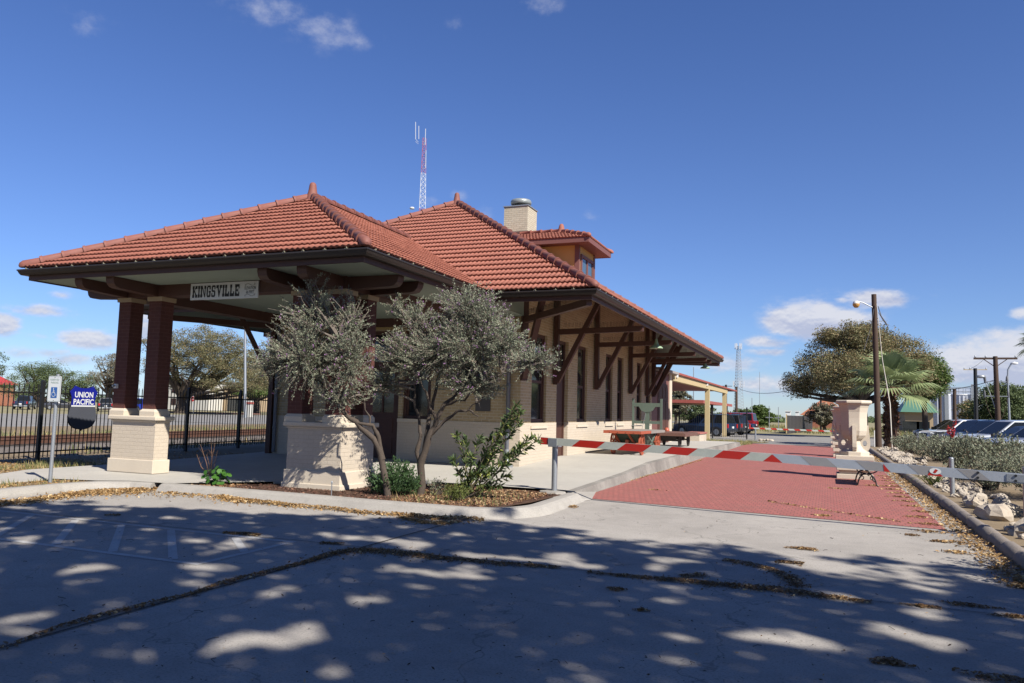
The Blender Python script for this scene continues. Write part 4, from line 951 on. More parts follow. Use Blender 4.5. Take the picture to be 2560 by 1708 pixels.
CT2 = thing('flat_cart', 'low flat brown baggage cart with small iron wheels behind the orange cart', 'cart', (-5.85, 31.8, zf))
for (x, y) in ((-6.35, 30.9), (-5.35, 30.9), (-6.35, 32.9), (-5.35, 32.9)):
    b = MB(); spoke_wheel(b, (x, y, zf + .27), .27, .06, 6, hub=.055, tyre=.05, sp=.015); b.build('wheel', DARKW, CT2)
b = MB()
for y in (30.9, 32.9): b.tube([(-6.4, y, zf + .27), (-5.3, y, zf + .27)], .03, 8); b.box(-6.2, y - .06, .58, -5.5, y + .06, .78); b.beam((-6.1, y, .62), (-5.6, y, .80), .04, .04); b.beam((-5.6, y, .62), (-6.1, y, .80), .04, .04)
b.box(-6.25, 30.6, .72, -6.15, 33.3, .80); b.box(-5.55, 30.6, .72, -5.45, 33.3, .80); b.build('undercarriage', DARKW, CT2)
b = MB()
for i in range(9): b.box(-6.6, 30.3 + i * .36, .80 + rr.uniform(-.004, .004), -5.1, 30.3 + i * .36 + .35, .875)
b.build('deck', RUSTW, CT2)
b = MB(); b.box(-6.62, 30.22, .76, -5.08, 30.30, .88); b.box(-5.1, 30.3, .74, -5.04, 33.5, .86); b.build('deck_edge', RUSTW, CT2)
b = MB(); b.prism([(-7.05, 42.0), (-6.25, 42.0), (-6.25, 44.6), (-7.05, 44.6)], .0, .58); LW = b.build('low_wall', CREAM, None, (-6.65, 43.3, 0)); tag(LW, 'low cream brick ramp wall with a red cap beyond the flat cart', 'wall')
b = MB(); b.box(-7.1, 41.95, .58, -6.2, 44.65, .66); b.build('wall_cap', mat('red_painted_cap', (.42, .15, .12), .7), LW, (-6.65, 43.3, 0))

# ------------------------------------------------------------------ canopy, carport
CN = thing('canopy', 'tan timber canopy with red sloping roof edge standing past the end of the station', 'canopy', (-7.12, 50, 0))
for (x, y) in ((-7.12, 51.2), (-7.12, 60.2)):
    b = MB(); b.box(x - .14, y - .14, -.06, x + .14, y + .14, 3.26); P = b.build('post', TANP, CN); c = MB(); c.box(x - .3, y - .3, -.06, x + .3, y + .3, .02); c.build('post_footing', SLABC, P)
b = MB(); b.box(-7.24, 38.58, 3.26, -7.0, 61.2, 3.60); b.box(-12.1, 38.58, 3.26, -11.9, 61.2, 3.60); b.build('beam', TANP, CN)
b = MB(); b.box(-12.4, 38.57, 3.602, -6.90, 67.0, 3.70); b.build('canopy_roof', REDROOF, CN)
for y in (39.2, 49.9): b = MB(); b.box(-6.998, y, 3.44, -6.93, y + .3, 3.57); b.build('beam_end', WHITE, CN)
CP = thing('carport', 'flat carport with a red fascia over the parked cars', 'carport', (-10, 64, 0))
b = MB(); b.box(-30, 69.6, 2.72, -10.1, 92, 2.80); b.box(-30, 69.5, 2.62, -10.0, 69.6, 2.90); b.box(-10.1, 69.6, 2.62, -10.0, 92, 2.90); b.build('carport_roof', REDROOF, CP)
for (x, y, mm) in ((-13.1, 70.0, GALV), (-10.4, 78.0, BLACK), (-10.4, 90.0, BLACK), (-20, 70.0, GALV)):
    b = MB(); b.box(x - .11, y - .11, -.02, x + .11, y + .11, 2.72); b.build('post', mm, CP)
LF = thing('low_fence', 'low black iron fence in front of the carport', 'fence', (-8, 55.8, 0))
fx = np.arange(-16.6, -4.9, 2.3)
for x in fx: b = MB(); b.box(x - .04, 55.76, 0, x + .04, 55.84, 2.2 if x > -5.5 else 1.9); b.build('fence_post', BLACK, LF)
for a, c in zip(fx, fx[1:]):
    b = MB()
    for z in (.18, 1.65): b.beam((a, 55.8, z), (c, 55.8, z), .03, .035)
    for x in np.arange(a + .14, c - .05, .15): b.box(x - .009, 55.79, .12, x + .009, 55.81, 1.8)
    b.build('picket_panel', BLACK, LF)

# ------------------------------------------------------------------ planters, bench
def urn(y, label, g='stone planters along the brick road'):
    t = thing('stone_planter', label, 'planter', (.68, y, 0), 0, g)
    b = MB()
    b.box(-.45, -.45, 0, .45, .45, .13); b.box(-.38, -.38, .13, .38, .38, .23); b.box(-.45, -.45, .23, .45, .45, .36); b.box(-.36, -.36, .36, .36, .36, .50); b.box(-.47, -.47, .50, .47, .47, .62); b.local('pedestal', STONE, t, .012)
    b = MB(); pr = [(.40, .62), (.40, .72), (.34, .735), (.24, .80), (.18, .90), (.16, 1.0), (.20, 1.06)]
    b.lathe(pr, (0, 0, 0), 8, False, math.pi / 8); b.local('foot', STONE, t, .01)
    b = MB(); pr = [(.15, 1.03), (.25, 1.08), (.315, 1.16), (.345, 1.28), (.35, 1.42), (.35, 1.62), (.36, 1.78), (.385, 1.90), (.42, 1.985), (.46, 2.0), (.485, 2.03), (.485, 2.075), (.46, 2.10), (.36, 2.10), (.33, 2.0), (.30, 1.8), (0, 1.78)]
    b.lathe(pr, (0, 0, 0), 8, False, math.pi / 8); b.local('bowl', STONE, t, .012)
    for k in range(4):
        a = math.pi / 2 * k; ca, sa = math.cos(a), math.sin(a)
        outer = [(.30, 1.43), (.365, 1.43), (.375, 1.20), (.395, .95), (.39, .86), (.33, .80), (.26, .76), (.17, .80)]
        hole = [(.275 + .075 * math.cos(q), .955 + .075 * math.sin(q)) for q in np.linspace(0, 2 * math.pi, 13)[:-1]]
        # bracket with a round hole: upper and lower pieces around the hole
        b = MB()
        rp = [(.30, 1.43), (.365, 1.43), (.375, 1.20), (.395, .95)] ; 
        ring_o = [(.30, 1.43), (.365, 1.43), (.37, 1.3), (.38, 1.2), (.39, 1.08), (.40, .95), (.395, .85), (.36, .77), (.29, .73), (.20, .73), (.13, .80), (.13, .95), (.19, 1.06), (.26, 1.16)]
        ring_i = []
        for (x, z) in ring_o:
            d = norm(np.array([x - .265, z - .95])); ring_i.append((.265 + .058 * d[0], .95 + .075 * d[1]))
        n = len(ring_o); T = .05
        V = [];
        for s_ in (-T, T):
            for (x, z) in ring_o + ring_i: V.append((x * ca - s_ * sa, x * sa + s_ * ca, z))
        m2 = 2 * n; F = []
        for i in range(n):
            j = (i + 1) % n
            F += [(i, j, n + j, n + i), (m2 + i, m2 + n + i, m2 + n + j, m2 + j), (i, m2 + i, m2 + j, j), (n + i, n + j, m2 + n + j, m2 + n + i)]
        b.add(V, F); b.local('scroll_bracket', STONE, t)
    return t
U1 = urn(23.15, 'large cream stone planter with scroll brackets, nearest in the row')
dup(U1, (.68, 35.6, 0), 0, 'second cream stone planter, partly hidden behind the nearest one'); dup(U1, (.64, 46.6, 0), 0, 'farthest cream stone planter, only its edge showing')
BN = thing('iron_bench', 'black cast iron backless bench beside the stone planter', 'bench', (.88, 21.3, 0))
for y in (20.62, 22.05):
    b = MB()
    for s_ in (-1, 1):
        b.tube([(.88 + s_ * x, y, z) for x, z in ((.02, .30), (.10, .275), (.16, .20), (.19, .12), (.205, .04), (.25, .012))], [.02, .02, .019, .018, .018, .02], 7)
        b.tube([(.88 + s_ * x, y, z) for x, z in ((.23, .43), (.21, .36), (.13, .32), (.02, .30))], .017, 6)
        b.tube([(.88 + s_ * (.11 + .04 * math.cos(q)), y, .20 + .04 * math.sin(q)) for q in np.linspace(0, 5, 9)], .011, 5)
    b.tube([(.66, y, .42), (1.10, y, .42)], .016, 6); b.build('leg_frame', BLACK, BN)
b = MB()
for i in range(6): x = .66 + i * .083; b.box(x - .03, 20.5, .43, x + .03, 22.2, .46)
b.build('seat', BLACK, BN)
# white irrigation riser in the bed
b = MB(); b.tube([(-7.72, 11.12, .05), (-7.72, 11.12, .29)], .009, 8); b.lathe([(.013, .29), (.014, .32), (.008, .335), (0, .34)], (-7.72, 11.12, 0), 8)
tag(b.build('sprinkler_riser', GALV, None, (-7.72, 11.12, .08)), 'thin pale irrigation riser in the mulch before the right pier', 'sprinkler')

# ------------------------------------------------------------------ plants
def bez(p, q, bow, n=5):
    p, q = np.array(p, float), np.array(q, float); m = (p + q) / 2 + bow
    return [(1 - t) ** 2 * p + 2 * t * (1 - t) * m + t * t * q for t in np.linspace(0, 1, n)]
def in_ell(e, n, bias=.45):
    d = RNG.normal(size=(n, 3)); d /= np.linalg.norm(d, axis=1, keepdims=True); r = RNG.random(n) ** bias
    return np.array(e[:3]) + d * r[:, None] * np.array(e[3:6])
def sage_tree(name, label, base, stems, crown, ntw, bare=.0, per=26, leaf=.030):
    t = thing(name, label, 'tree', base, 0, 'silver sage trees in the planting bed')
    b = MB()
    nodes = []
    for pts, r0, r1 in stems:
        P = [np.array(p, float) for p in pts]; Q = []
        for p, q in zip(P, P[1:]):
            for k in np.linspace(0, 1, 4)[:-1]: Q.append(p + (q - p) * k + RNG.normal(0, .012, 3))
        Q.append(P[-1]); rad = [r0 + (r1 - r0) * i / (len(Q) - 1) * 1.0 + .004 * math.sin(i * 2.1) for i in range(len(Q))]
        b.tube(Q, rad, 9); nodes += Q[len(Q) // 3:]
    tr = b.build('trunk', BARK, t)
    nodes = np.array(nodes); wts = np.array([c[6] for c in crown]); wts = wts / wts.sum(); tw = MB(); LP, LA, FL = [], [], []
    hubs = []
    for c in crown:                                    # main boughs into each lobe
        for k in range(7):
            e = in_ell(c, 1, 1.0)[0] * .7 + np.array(c[:3]) * .3; s = nodes[np.argmin(((nodes - e) ** 2).sum(1) + RNG.random(len(nodes)) * .25)]
            pts = bez(s, e, RNG.normal(0, .08, 3) + (0, 0, .05), 6); tw.tube(pts, list(np.linspace(.020, .008, 6)), 5, False); hubs += pts[2:]
    hubs = np.array(hubs)
    for i in range(ntw):
        c = crown[RNG.choice(len(crown), p=wts)]; e = in_ell(c, 1, .42)[0]
        cc = np.array(c[:3]); out = norm(e - cc + (0, 0, .35 * c[5]))
        s = hubs[np.argmin(((hubs - (e - out * .30)) ** 2).sum(1) + RNG.random(len(hubs)) * .03)]
        e2 = e + out * RNG.uniform(.02, .22)
        pts = bez(s, e2, RNG.normal(0, .05, 3), 5); tw.tube(pts, list(np.linspace(.0055, .0025, 5)), 3, False)
        if RNG.random() < (bare(e) if callable(bare) else bare): continue
        m = int(per * RNG.uniform(.5, 1.4)); tt = RNG.uniform(.3, 1.03, m)
        p = np.array(pts); seg = np.clip((tt * 4).astype(int), 0, 3); f = tt * 4 - seg
        pos = p[seg] * (1 - f)[:, None] + p[seg + 1] * f[:, None] + RNG.normal(0, .0145, (m, 3))
        LP.append(pos); LA.append(np.tile(out, (m, 1)))
        if RNG.random() < .22: FL.append(e2 + RNG.normal(0, .015, (4, 3)))
    tw.build('twigs', TWIG, t)
    V, F = leaf_geo(np.concatenate(LP), RNG.uniform(leaf * .6, leaf * 1.3, sum(map(len, LP))), .55, axis=np.concatenate(LA)); np_mesh('foliage', V, F, SAGE, t)
    if FL:
        V, F = leaf_geo(np.concatenate(FL), .026, .8); np_mesh('flowers', V, F, FLOWER, t)
    return t
Y1 = 11.65
a1 = lambda x, y, dy=0: at(x, y, Y1 + dy)
E1 = lambda px, py, rx, ry, rd, dy, w: (*at(px, py, Y1 + dy), rx * .0068, rd, ry * .0068, w)
sage_tree('sage_tree', 'left silver sage tree leaning over the right pier with thin bare twigs on top', tuple(a1(972, 1236)[:2]) + (.08,),
    [([(*a1(972, 1236)[:2], .06), a1(956, 1150), a1(934, 1100, -.1), a1(890, 1058, -.25), a1(858, 1030, -.35), a1(830, 1000, -.4), a1(800, 955, -.45), a1(770, 900, -.5)], .062, .02),
     ([a1(956, 1150), a1(946, 1090, -.05), a1(930, 1062, -.15), a1(893, 1057, -.25)], .045, .025), ([a1(926, 1064, -.15), a1(912, 1005, -.2), a1(906, 985, -.2)], .016, .008),
     ([a1(832, 1004, -.4), a1(840, 930, -.5), a1(850, 850, -.55)], .028, .012), ([a1(858, 1030, -.35), a1(880, 950, -.3), a1(880, 880, -.25)], .026, .012), ([a1(800, 960, -.45), a1(725, 900, -.5), a1(690, 870, -.5)], .02, .01)],
    [E1(770, 880, 118, 105, .62, -.6, 1.0), E1(700, 905, 70, 55, .45, -.5, .42), E1(870, 900, 62, 90, .45, -.45, .5), E1(785, 790, 100, 75, .5, -.55, .36), E1(880, 800, 48, 75, .35, -.4, .22), E1(775, 725, 50, 45, .3, -.6, .07), E1(850, 985, 70, 40, .35, -.4, .16)],
    1350, bare=lambda e: .12 + .5 * max(0, min(1, (e[2] - 2.6) / .8)) * (1.2 if e[0] < -8.4 else .6), per=40)
Y2 = 12.2
a2 = lambda x, y, dy=0: at(x, y, Y2 + dy)
E2 = lambda px, py, rx, ry, rd, dy, w: (*at(px, py, Y2 + dy), rx * .0069, rd, ry * .0069, w)
sage_tree('sage_tree', 'right silver sage tree with a wide rounded grey crown and several upright stems', tuple(a2(1052, 1232)[:2]) + (.08,),
    [([(*a2(1052, 1232)[:2], .06), a2(1053, 1165), a2(1064, 1120), a2(1080, 1080), a2(1092, 1055), a2(1112, 1012), a2(1140, 985, .1), a2(1170, 950, .2)], .075, .022),
     ([a2(1053, 1170), a2(1043, 1128), a2(1052, 1090), a2(1047, 1050), a2(1038, 1005), a2(1035, 960)], .045, .014), ([a2(1080, 1085), a2(1108, 1055), a2(1145, 1030), a2(1172, 1024), a2(1195, 1040)], .034, .012), ([a2(1170, 1024), a2(1190, 1008), a2(1215, 990)], .016, .008),
     ([a2(1064, 1120, .05), a2(1072, 1040, .15), a2(1088, 985, .3), a2(1100, 930, .35)], .05, .018), ([a2(1092, 1055), a2(1070, 1000, -.2), a2(1050, 950, -.3)], .03, .012), ([a2(1140, 985), a2(1210, 955, -.1), a2(1280, 925), a2(1340, 905)], .024, .008), ([a2(1112, 1012), a2(1160, 1000, -.2), a2(1200, 960, -.3)], .025, .01)],
    [E2(1100, 880, 130, 90, .85, 0, 1.0), E2(1190, 860, 110, 110, .8, .1, 1.0), E2(1010, 890, 80, 60, .6, 0, .5), E2(1330, 905, 58, 34, .35, -.1, .2), E2(1170, 770, 90, 55, .55, 0, .42), E2(1040, 800, 60, 50, .4, 0, .16), E2(960, 960, 45, 40, .4, 0, .12), E2(1265, 850, 50, 55, .45, 0, .26), E2(1180, 960, 80, 40, .5, .1, .3), E2(990, 765, 30, 26, .2, 0, .05)],
    2300, bare=.08, per=42)

def shrub(name, label, cat, base, r, h, n, m, leaf=.05, asp=.45, group=None, stems=14, bark=None, shape=1.0, up=.25, lobes=None, hollow=.5):
    """rounded shrub: stems from the base and leafy sprigs over an uneven outline"""
    t = thing(name, label, cat, base, 0, group); base = np.array(base, float); b = MB(); P = []; A = []
    lobes = lobes or [(RNG.normal(0, .42) * r[0], RNG.normal(0, .42) * r[1], h * RNG.uniform(.45, .68), r[0] * RNG.uniform(.45, .7), r[1] * RNG.uniform(.45, .7), h * RNG.uniform(.3, .42)) for _ in range(7)]
    per = 14; k = n // per; w = np.array([l[3] * l[4] for l in lobes]); w /= w.sum()
    for i in range(k):
        l = lobes[RNG.choice(len(lobes), p=w)]; e = in_ell(l, 1, hollow * .6)[0]; e[2] = max(e[2], .03)
        out = norm(e - np.array(l[:3]) + (0, 0, up)); tt = RNG.uniform(-.11, .06, per)
        P.append(base + e + out * tt[:, None] * (leaf / .05) + RNG.normal(0, leaf * .45, (per, 3))); A.append(np.tile(out, (per, 1)))
    for i in range(stems):
        l = lobes[i % len(lobes)]; e = base + in_ell(l, 1, .8)[0]; s = base + np.array([RNG.normal(0, r[0] * .12), RNG.normal(0, r[1] * .12), 0])
        b.tube(bez(s, e, RNG.normal(0, .06, 3), 5), list(np.linspace(.016, .005, 5)), 4, False)
    b.build('stems', bark or BARK, t)
    P = np.concatenate(P); V, F = leaf_geo(P, RNG.uniform(leaf * .6, leaf * 1.3, len(P)), asp, axis=np.concatenate(A)); np_mesh('foliage', V, F, m, t); return t
gb = lambda px, py, z=.085: tuple(gnd(px, py, z))
shrub('round_shrub', 'low dense green shrub at the feet of the two sage trees', 'shrub', (-7.0, 11.95, .085), (.42, .36), .62, 5200, GREENL, .045, .5, stems=16, lobes=[(-.22, 0, .28, .30, .3, .24), (.16, .0, .32, .30, .3, .26), (0, -.1, .22, .42, .32, .2), (.3, .05, .2, .22, .25, .18), (-.02, .1, .42, .22, .22, .18), (-.38, 0, .14, .18, .2, .13)])
# oleander: arching canes with long narrow leaves in whorls
def oleander():
    base = np.array([-5.78, 12.25, .085]); t = thing('oleander_bush', 'tall leggy oleander with long narrow leaves beside the gate post', 'shrub', tuple(base)); b = MB(); P = []; A = []; S = []
    tips = [at(x, y, 12.25 + RNG.uniform(-.3, .3)) for x, y in ((1140, 1085), (1165, 1100), (1200, 1095), (1225, 1090), (1255, 1070), (1275, 1040), (1290, 1015), (1300, 1030), (1330, 1095), (1345, 1100), (1310, 1110), (1290, 1130), (1135, 1150), (1150, 1180), (1270, 1190), (1235, 1130), (1180, 1140), (1210, 1150), (1160, 1215), (1265, 1160), (1300, 1060), (1190, 1185), (1250, 1215), (1225, 1180))]
    for tip in tips:
        s = base + np.array([RNG.normal(0, .09), RNG.normal(0, .09), 0]); bow = np.array([0, 0, .12]) + RNG.normal(0, .05, 3); pts = bez(s, tip, bow, 9); b.tube(pts, list(np.linspace(.011, .004, 9)), 5, False)
        Ln = np.linalg.norm(tip - s)
        for k in range(int(26 + Ln * 36)):
            u = 1 - RNG.random() ** 1.5 * .72; i = min(int(u * 8), 7); p = pts[i] + (pts[i + 1] - pts[i]) * (u * 8 - i); d = norm(pts[i + 1] - pts[i])
            a = norm(d * .75 + norm(RNG.normal(size=3)) * .85 + (0, 0, -.05)); ln = RNG.uniform(.09, .15); P.append(p + a * ln * .5); A.append(a); S.append(ln)
    b.build('canes', mat('oleander_cane', (.16, .13, .07), .8, .3, 8), t)
    P, A, S = map(np.array, (P, A, S)); n = len(P); w = np.cross(A, RNG.normal(size=(n, 3))); w /= np.linalg.norm(w, axis=1, keepdims=True); nn_ = np.cross(A, w)
    hl, hw = (S / 2)[:, None], (S * .11)[:, None]
    V = np.stack([P - A * hl, P - A * hl * .3 + w * hw + nn_ * hw * .3, P + A * hl * .35 + w * hw * .9, P + A * hl - nn_ * S[:, None] * .06, P + A * hl * .35 - w * hw * .9, P - A * hl * .3 - w * hw + nn_ * hw * .3], 1).reshape(-1, 3)
    np_mesh('foliage', V, np.arange(6 * n).reshape(-1, 6), OLEAN, t)
oleander()
shrub('weedy_shrub', 'yellow green weedy tuft under the oleander', 'shrub', (-5.62, 11.75, .085), (.3, .2), .3, 1300, leafmat('weed_leaves', (.17, .19, .05), (.09, .13, .04), .25), .04, .4, stems=8)
shrub('small_weed', 'small straggling grey weed beside the round shrub', 'weed', (-6.35, 12.3, .085), (.16, .15), .3, 420, SAGEB, .035, .4, stems=8)
# bright plant with round leaves
def geranium():
    base = np.array([*gnd(541, 1213, .085)]); t = thing('round_leaf_plant', 'small bright green plant with round leaves at the end of the mulch bed', 'plant', tuple(base)); b = MB(); V = []; F = []
    for i in range(52):
        a = RNG.uniform(0, 2 * math.pi); r = RNG.random() ** .6 * .24; z = RNG.uniform(.05, .34) * (1 - r * 1.2); p = base + np.array([math.cos(a) * r, math.sin(a) * r, z]); b.tube([base + np.array([math.cos(a), math.sin(a), 0]) * .02, p], .003, 3, False)
        n = norm(np.array([math.cos(a) * .6, math.sin(a) * .6 - .3, .8]) + RNG.normal(0, .25, 3)); u = norm(np.cross(n, (0, 0, 1.1))); v = np.cross(n, u); R = RNG.uniform(.035, .06); k = len(V)
        V += [p + u * R * math.cos(q) * (1 - .12 * (j % 2)) + v * R * math.sin(q) * (1 - .12 * (j % 2)) for j, q in enumerate(np.linspace(0, 2 * math.pi, 11)[:-1])]; F.append(tuple(range(k, k + 10)))
    b.build('stems', GREENL, t); m = MB(); m.add(V, F); m.build('foliage', GERAN, t)
geranium()
def bare_stick():
    base = np.array([*gnd(526, 1196, .085)]); t = MB()
    for (dx, dy) in ((-25, -85), (-10, -60), (12, -88), (18, -70), (-34, -60), (2, -92)):
        tip = at(526 + dx, 1196 + dy, base[1]); m = base + (tip - base) * .45 + RNG.normal(0, .03, 3); t.tube([base, (base + m) / 2 + RNG.normal(0, .01, 3), m, tip], [.012, .010, .008, .003], 5)
        for k in range(3): q = m + (tip - m) * RNG.uniform(.1, .8); t.tube([q, q + np.array([RNG.normal(0, .08), RNG.normal(0, .05), RNG.uniform(.05, .13)])], [.004, .0015], 3)
    tag(t.build('bare_sapling', mat('reddish_dead_stick', (.16, .085, .05), .8), None, tuple(base)), 'leafless branching dead sapling beside the round leaf plant', 'sapling')
bare_stick()

# hedge shrubs of the right-hand bed
HG = 'grey green sage bushes in the garden bed'
for (x, y, rx, ry, h, n, lab) in (
    (3.15, 9.2, .95, 1.2, 1.12, 9000, 'sage bush at the near end of the garden bed, mostly out of view'),
    (3.55, 11.9, .95, 1.2, .98, 10000, 'big dark sage bush in front of the hinge end of the gate arm'),
    (3.75, 14.9, 1.0, 1.35, 1.08, 11000, 'broad sage bush behind the steel hinge post'),
    (4.1, 18.3, 1.15, 1.5, 1.12, 11000, 'spreading pale sage bush below the silver car'),
    (3.35, 20.4, .65, .8, .80, 4200, 'small low sage bush beside the bollard'),
    (4.3, 23.2, 1.2, 1.6, 1.16, 8000, 'middle sage bush with the red flower spike'),
    (3.55, 26.6, 1.05, 1.7, 1.24, 8000, 'tall rounded sage bush left of the bollard'),
    (3.9, 33.5, 1.1, 1.8, .98, 4500, 'distant sage bush behind the rock pile'),
    (3.5, 39.8, 1.0, 1.8, 1.0, 3800, 'sage bush behind the utility pole')):
    shrub('sage_bush', lab, 'bush', (x, y, .10), (rx, ry), h, int(n * 1.25), SAGEB, .05 if y < 22 else .075, .5, HG, 22, up=.5)
# red yucca flower stalks
ry_ = at(2376, 1085, 22.5); t = MB()
for (px, py) in ((2390, 1050), (2370, 1068), (2384, 1080)):
    p = at(px, py, 22.5); q = at(2376, 1100, 22.5); t.tube(bez(q, p, (0, 0, .05), 6), list(np.linspace(.008, .004, 6)), 5)
RY = thing('red_yucca', 'red yucca flower spikes rising out of the middle sage bush', 'flower', (ry_[0], 22.5, .1)); t.build('stalk', GREENL, RY); RYM = leafmat('red_yucca_flowers', (.55, .05, .05), (.40, .03, .04), .2)
for px, py in ((2390, 1050), (2370, 1068), (2384, 1080)):
    V, F = leaf_geo(at(2376, 1098, 22.5) + (at(px, py, 22.5) - at(2376, 1098, 22.5)) * RNG.uniform(.35, 1, (70, 1)) + RNG.normal(0, .02, (70, 3)), .05, .5); np_mesh('flower_spike', V, F, RYM, RY)
# strappy leaves on the kerb
b = MB()
for i in range(26):
    s = np.array([2.35 + RNG.normal(0, .05), 21.0 + RNG.normal(0, .1), .1]); e = s + np.array([RNG.uniform(-.2, .9) - .5, RNG.uniform(-1.1, .6), RNG.uniform(.05, .22)]); pts = bez(s, e, (0, 0, .28), 5)
    for k in range(4):
        w = .014 * (1 - k / 4.5); w2 = .014 * (1 - (k + 1) / 4.5); b.quad(pts[k] - (w, 0, 0), pts[k] + (w, 0, 0), pts[k + 1] + (w2, 0, 0), pts[k + 1] - (w2, 0, 0))
tag(b.build('strap_leaf_plant', OLEAN, None, (2.35, 21, .1)), 'clump of long pale strap leaves flopping over the garden kerb', 'plant')
# rocks
ROCKM = mat('pale_limestone', (.50, .44, .36), .9, .45, 3.5, .6, 0, (.30, .22, .15), 30); rk = random.Random(21)
def rock(b, c, s, seed):
    r = random.Random(seed); n = 9; vs = []
    rings = 6
    for i in range(rings + 1):
        ph = math.pi * i / rings
        for k in range(n):
            t = 2 * math.pi * k / n; f = 1 + .28 * math.sin(3 * t + seed) * math.sin(2 * ph + seed * .7) + r.uniform(-.14, .14)
            vs.append((c[0] + s[0] * f * math.sin(ph) * math.cos(t), c[1] + s[1] * f * math.sin(ph) * math.sin(t), c[2] + s[2] * (f if 0 < i < rings else 1) * math.cos(ph)))
    b.add(vs, [(i * n + k, i * n + (k + 1) % n, (i + 1) * n + (k + 1) % n, (i + 1) * n + k) for i in range(rings) for k in range(n)], False)
big = [(2.50, 12.3, .20, .15), (2.78, 13.2, .16, .13), (2.42, 14.15, .24, .16), (2.7, 14.9, .17, .14), (2.42, 15.75, .17, .13), (2.85, 16.2, .13, .12), (2.45, 16.7, .13, .10), (2.7, 17.4, .12, .10), (2.62, 19.2, .14, .10), (2.95, 20.0, .12, .10), (2.5, 11.2, .2, .15), (2.85, 11.6, .13, .11)]
near = ['pale pitted limestone rock nearest the camera along the kerb', 'brown stained rock behind the nearest limestone rock', 'large white limestone rock against the kerb', 'tan rock tucked under the dark sage bush', 'rounded white rock beside the kerb in mid bed', 'small tan rock behind the rounded white rock', 'small flat rock before the bollard', 'brown rock at the foot of the bollard', 'tan rock just beyond the bollard', 'grey rock under the small low sage bush', 'half hidden rock at the near edge of the bed', 'dark rock beneath the near sage bush']
for i, (x, y, s, h) in enumerate(big):
    b = MB(); rock(b, (x, y, .10 + h * .5), (s, s * rk.uniform(.7, 1.1), h), i + 1); o = b.build('garden_rock', ROCKM, None, (x, y, .1)); tag(o, near[i], 'rock', 'limestone rocks along the garden kerb')
b = MB()
for i in range(330):
    y = rk.uniform(11, 44) if i < 200 else rk.gauss(36, 4); x = 2.3 + abs(rk.gauss(0, .42)); s = rk.uniform(.05, .13); rock(b, (x, y, .10 + s * .3), (s, s * rk.uniform(.7, 1.2), s * .7), i + 40)
tag(b.build('loose_stones', ROCKM), 'loose pale stones spread over the garden bed', 'stones', kind='stuff')
b = MB(); 
for i in range(4): rock(b, (-4.1 + .22 * i, 55 + rk.uniform(-.5, .2), .03), (rk.uniform(.1, .2), .16, rk.uniform(.06, .12)), i + 400)
tag(b.build('white_stones', ROCKM), 'little heap of white stones by the far gate post', 'stones', kind='stuff')

# ------------------------------------------------------------------ litter, mulch chips, grass (uncountable)
def scatter(name, label, cat, pts, size, asp, m, flat=.72, z=.01):
    P = np.concatenate(pts); P[:, 2] += z
    V, F = leaf_geo(P, (.45 + 1.3 * RNG.random(len(P)) ** 1.8) * size, asp, flat); o = np_mesh(name, V, F, m); return tag(o, label, cat, kind='stuff')
def blob(x, y, rx, ry, n, z=0.0, hgt=.02):
    r = RNG.random(n) ** .65; a = RNG.random(n) * 2 * math.pi
    f = 1 + .25 * np.sin(3 * a + x * 7) + .15 * np.sin(7 * a + y * 5)
    return np.stack([x + rx * r * f * np.cos(a), y + ry * r * f * np.sin(a), z + RNG.random(n) * hgt * (1 - r)], 1)
def chain(pix, n, z=0.0, hgt=.02):
    """pix: (px, py, half width m) along a litter drift"""
    out = []; Pp = [(*gnd(x, y, z)[:2], w) for x, y, w in pix]; tot = sum(math.dist(p[:2], q[:2]) * (p[2] + q[2]) for p, q in zip(Pp, Pp[1:]))
    for p, q in zip(Pp, Pp[1:]):
        A_ = math.dist(p[:2], q[:2]) * (p[2] + q[2]); k = max(3, int(n * A_ / tot)); t = RNG.random(k); w = p[2] + (q[2] - p[2]) * t
        d = norm(np.array(q[:2]) - np.array(p[:2])); nr = np.array([-d[1], d[0]]); u = np.where(RNG.random(k) < .16, RNG.normal(0, 1.15, k), np.clip(RNG.normal(0, .42, k), -1.1, 1.1)) * w
        s = np.array(p[:2]) + np.outer(t, np.array(q[:2]) - np.array(p[:2])) + u[:, None] * nr
        wob = .35 * np.sin(s[:, 0] * 5.1 + s[:, 1] * 3.7) * w
        s += wob[:, None] * nr * .6
        out.append(np.column_stack([s, z + RNG.random(k) * hgt * np.maximum(0, 1 - np.abs(u / (w + 1e-6)))]))
    return np.concatenate(out)
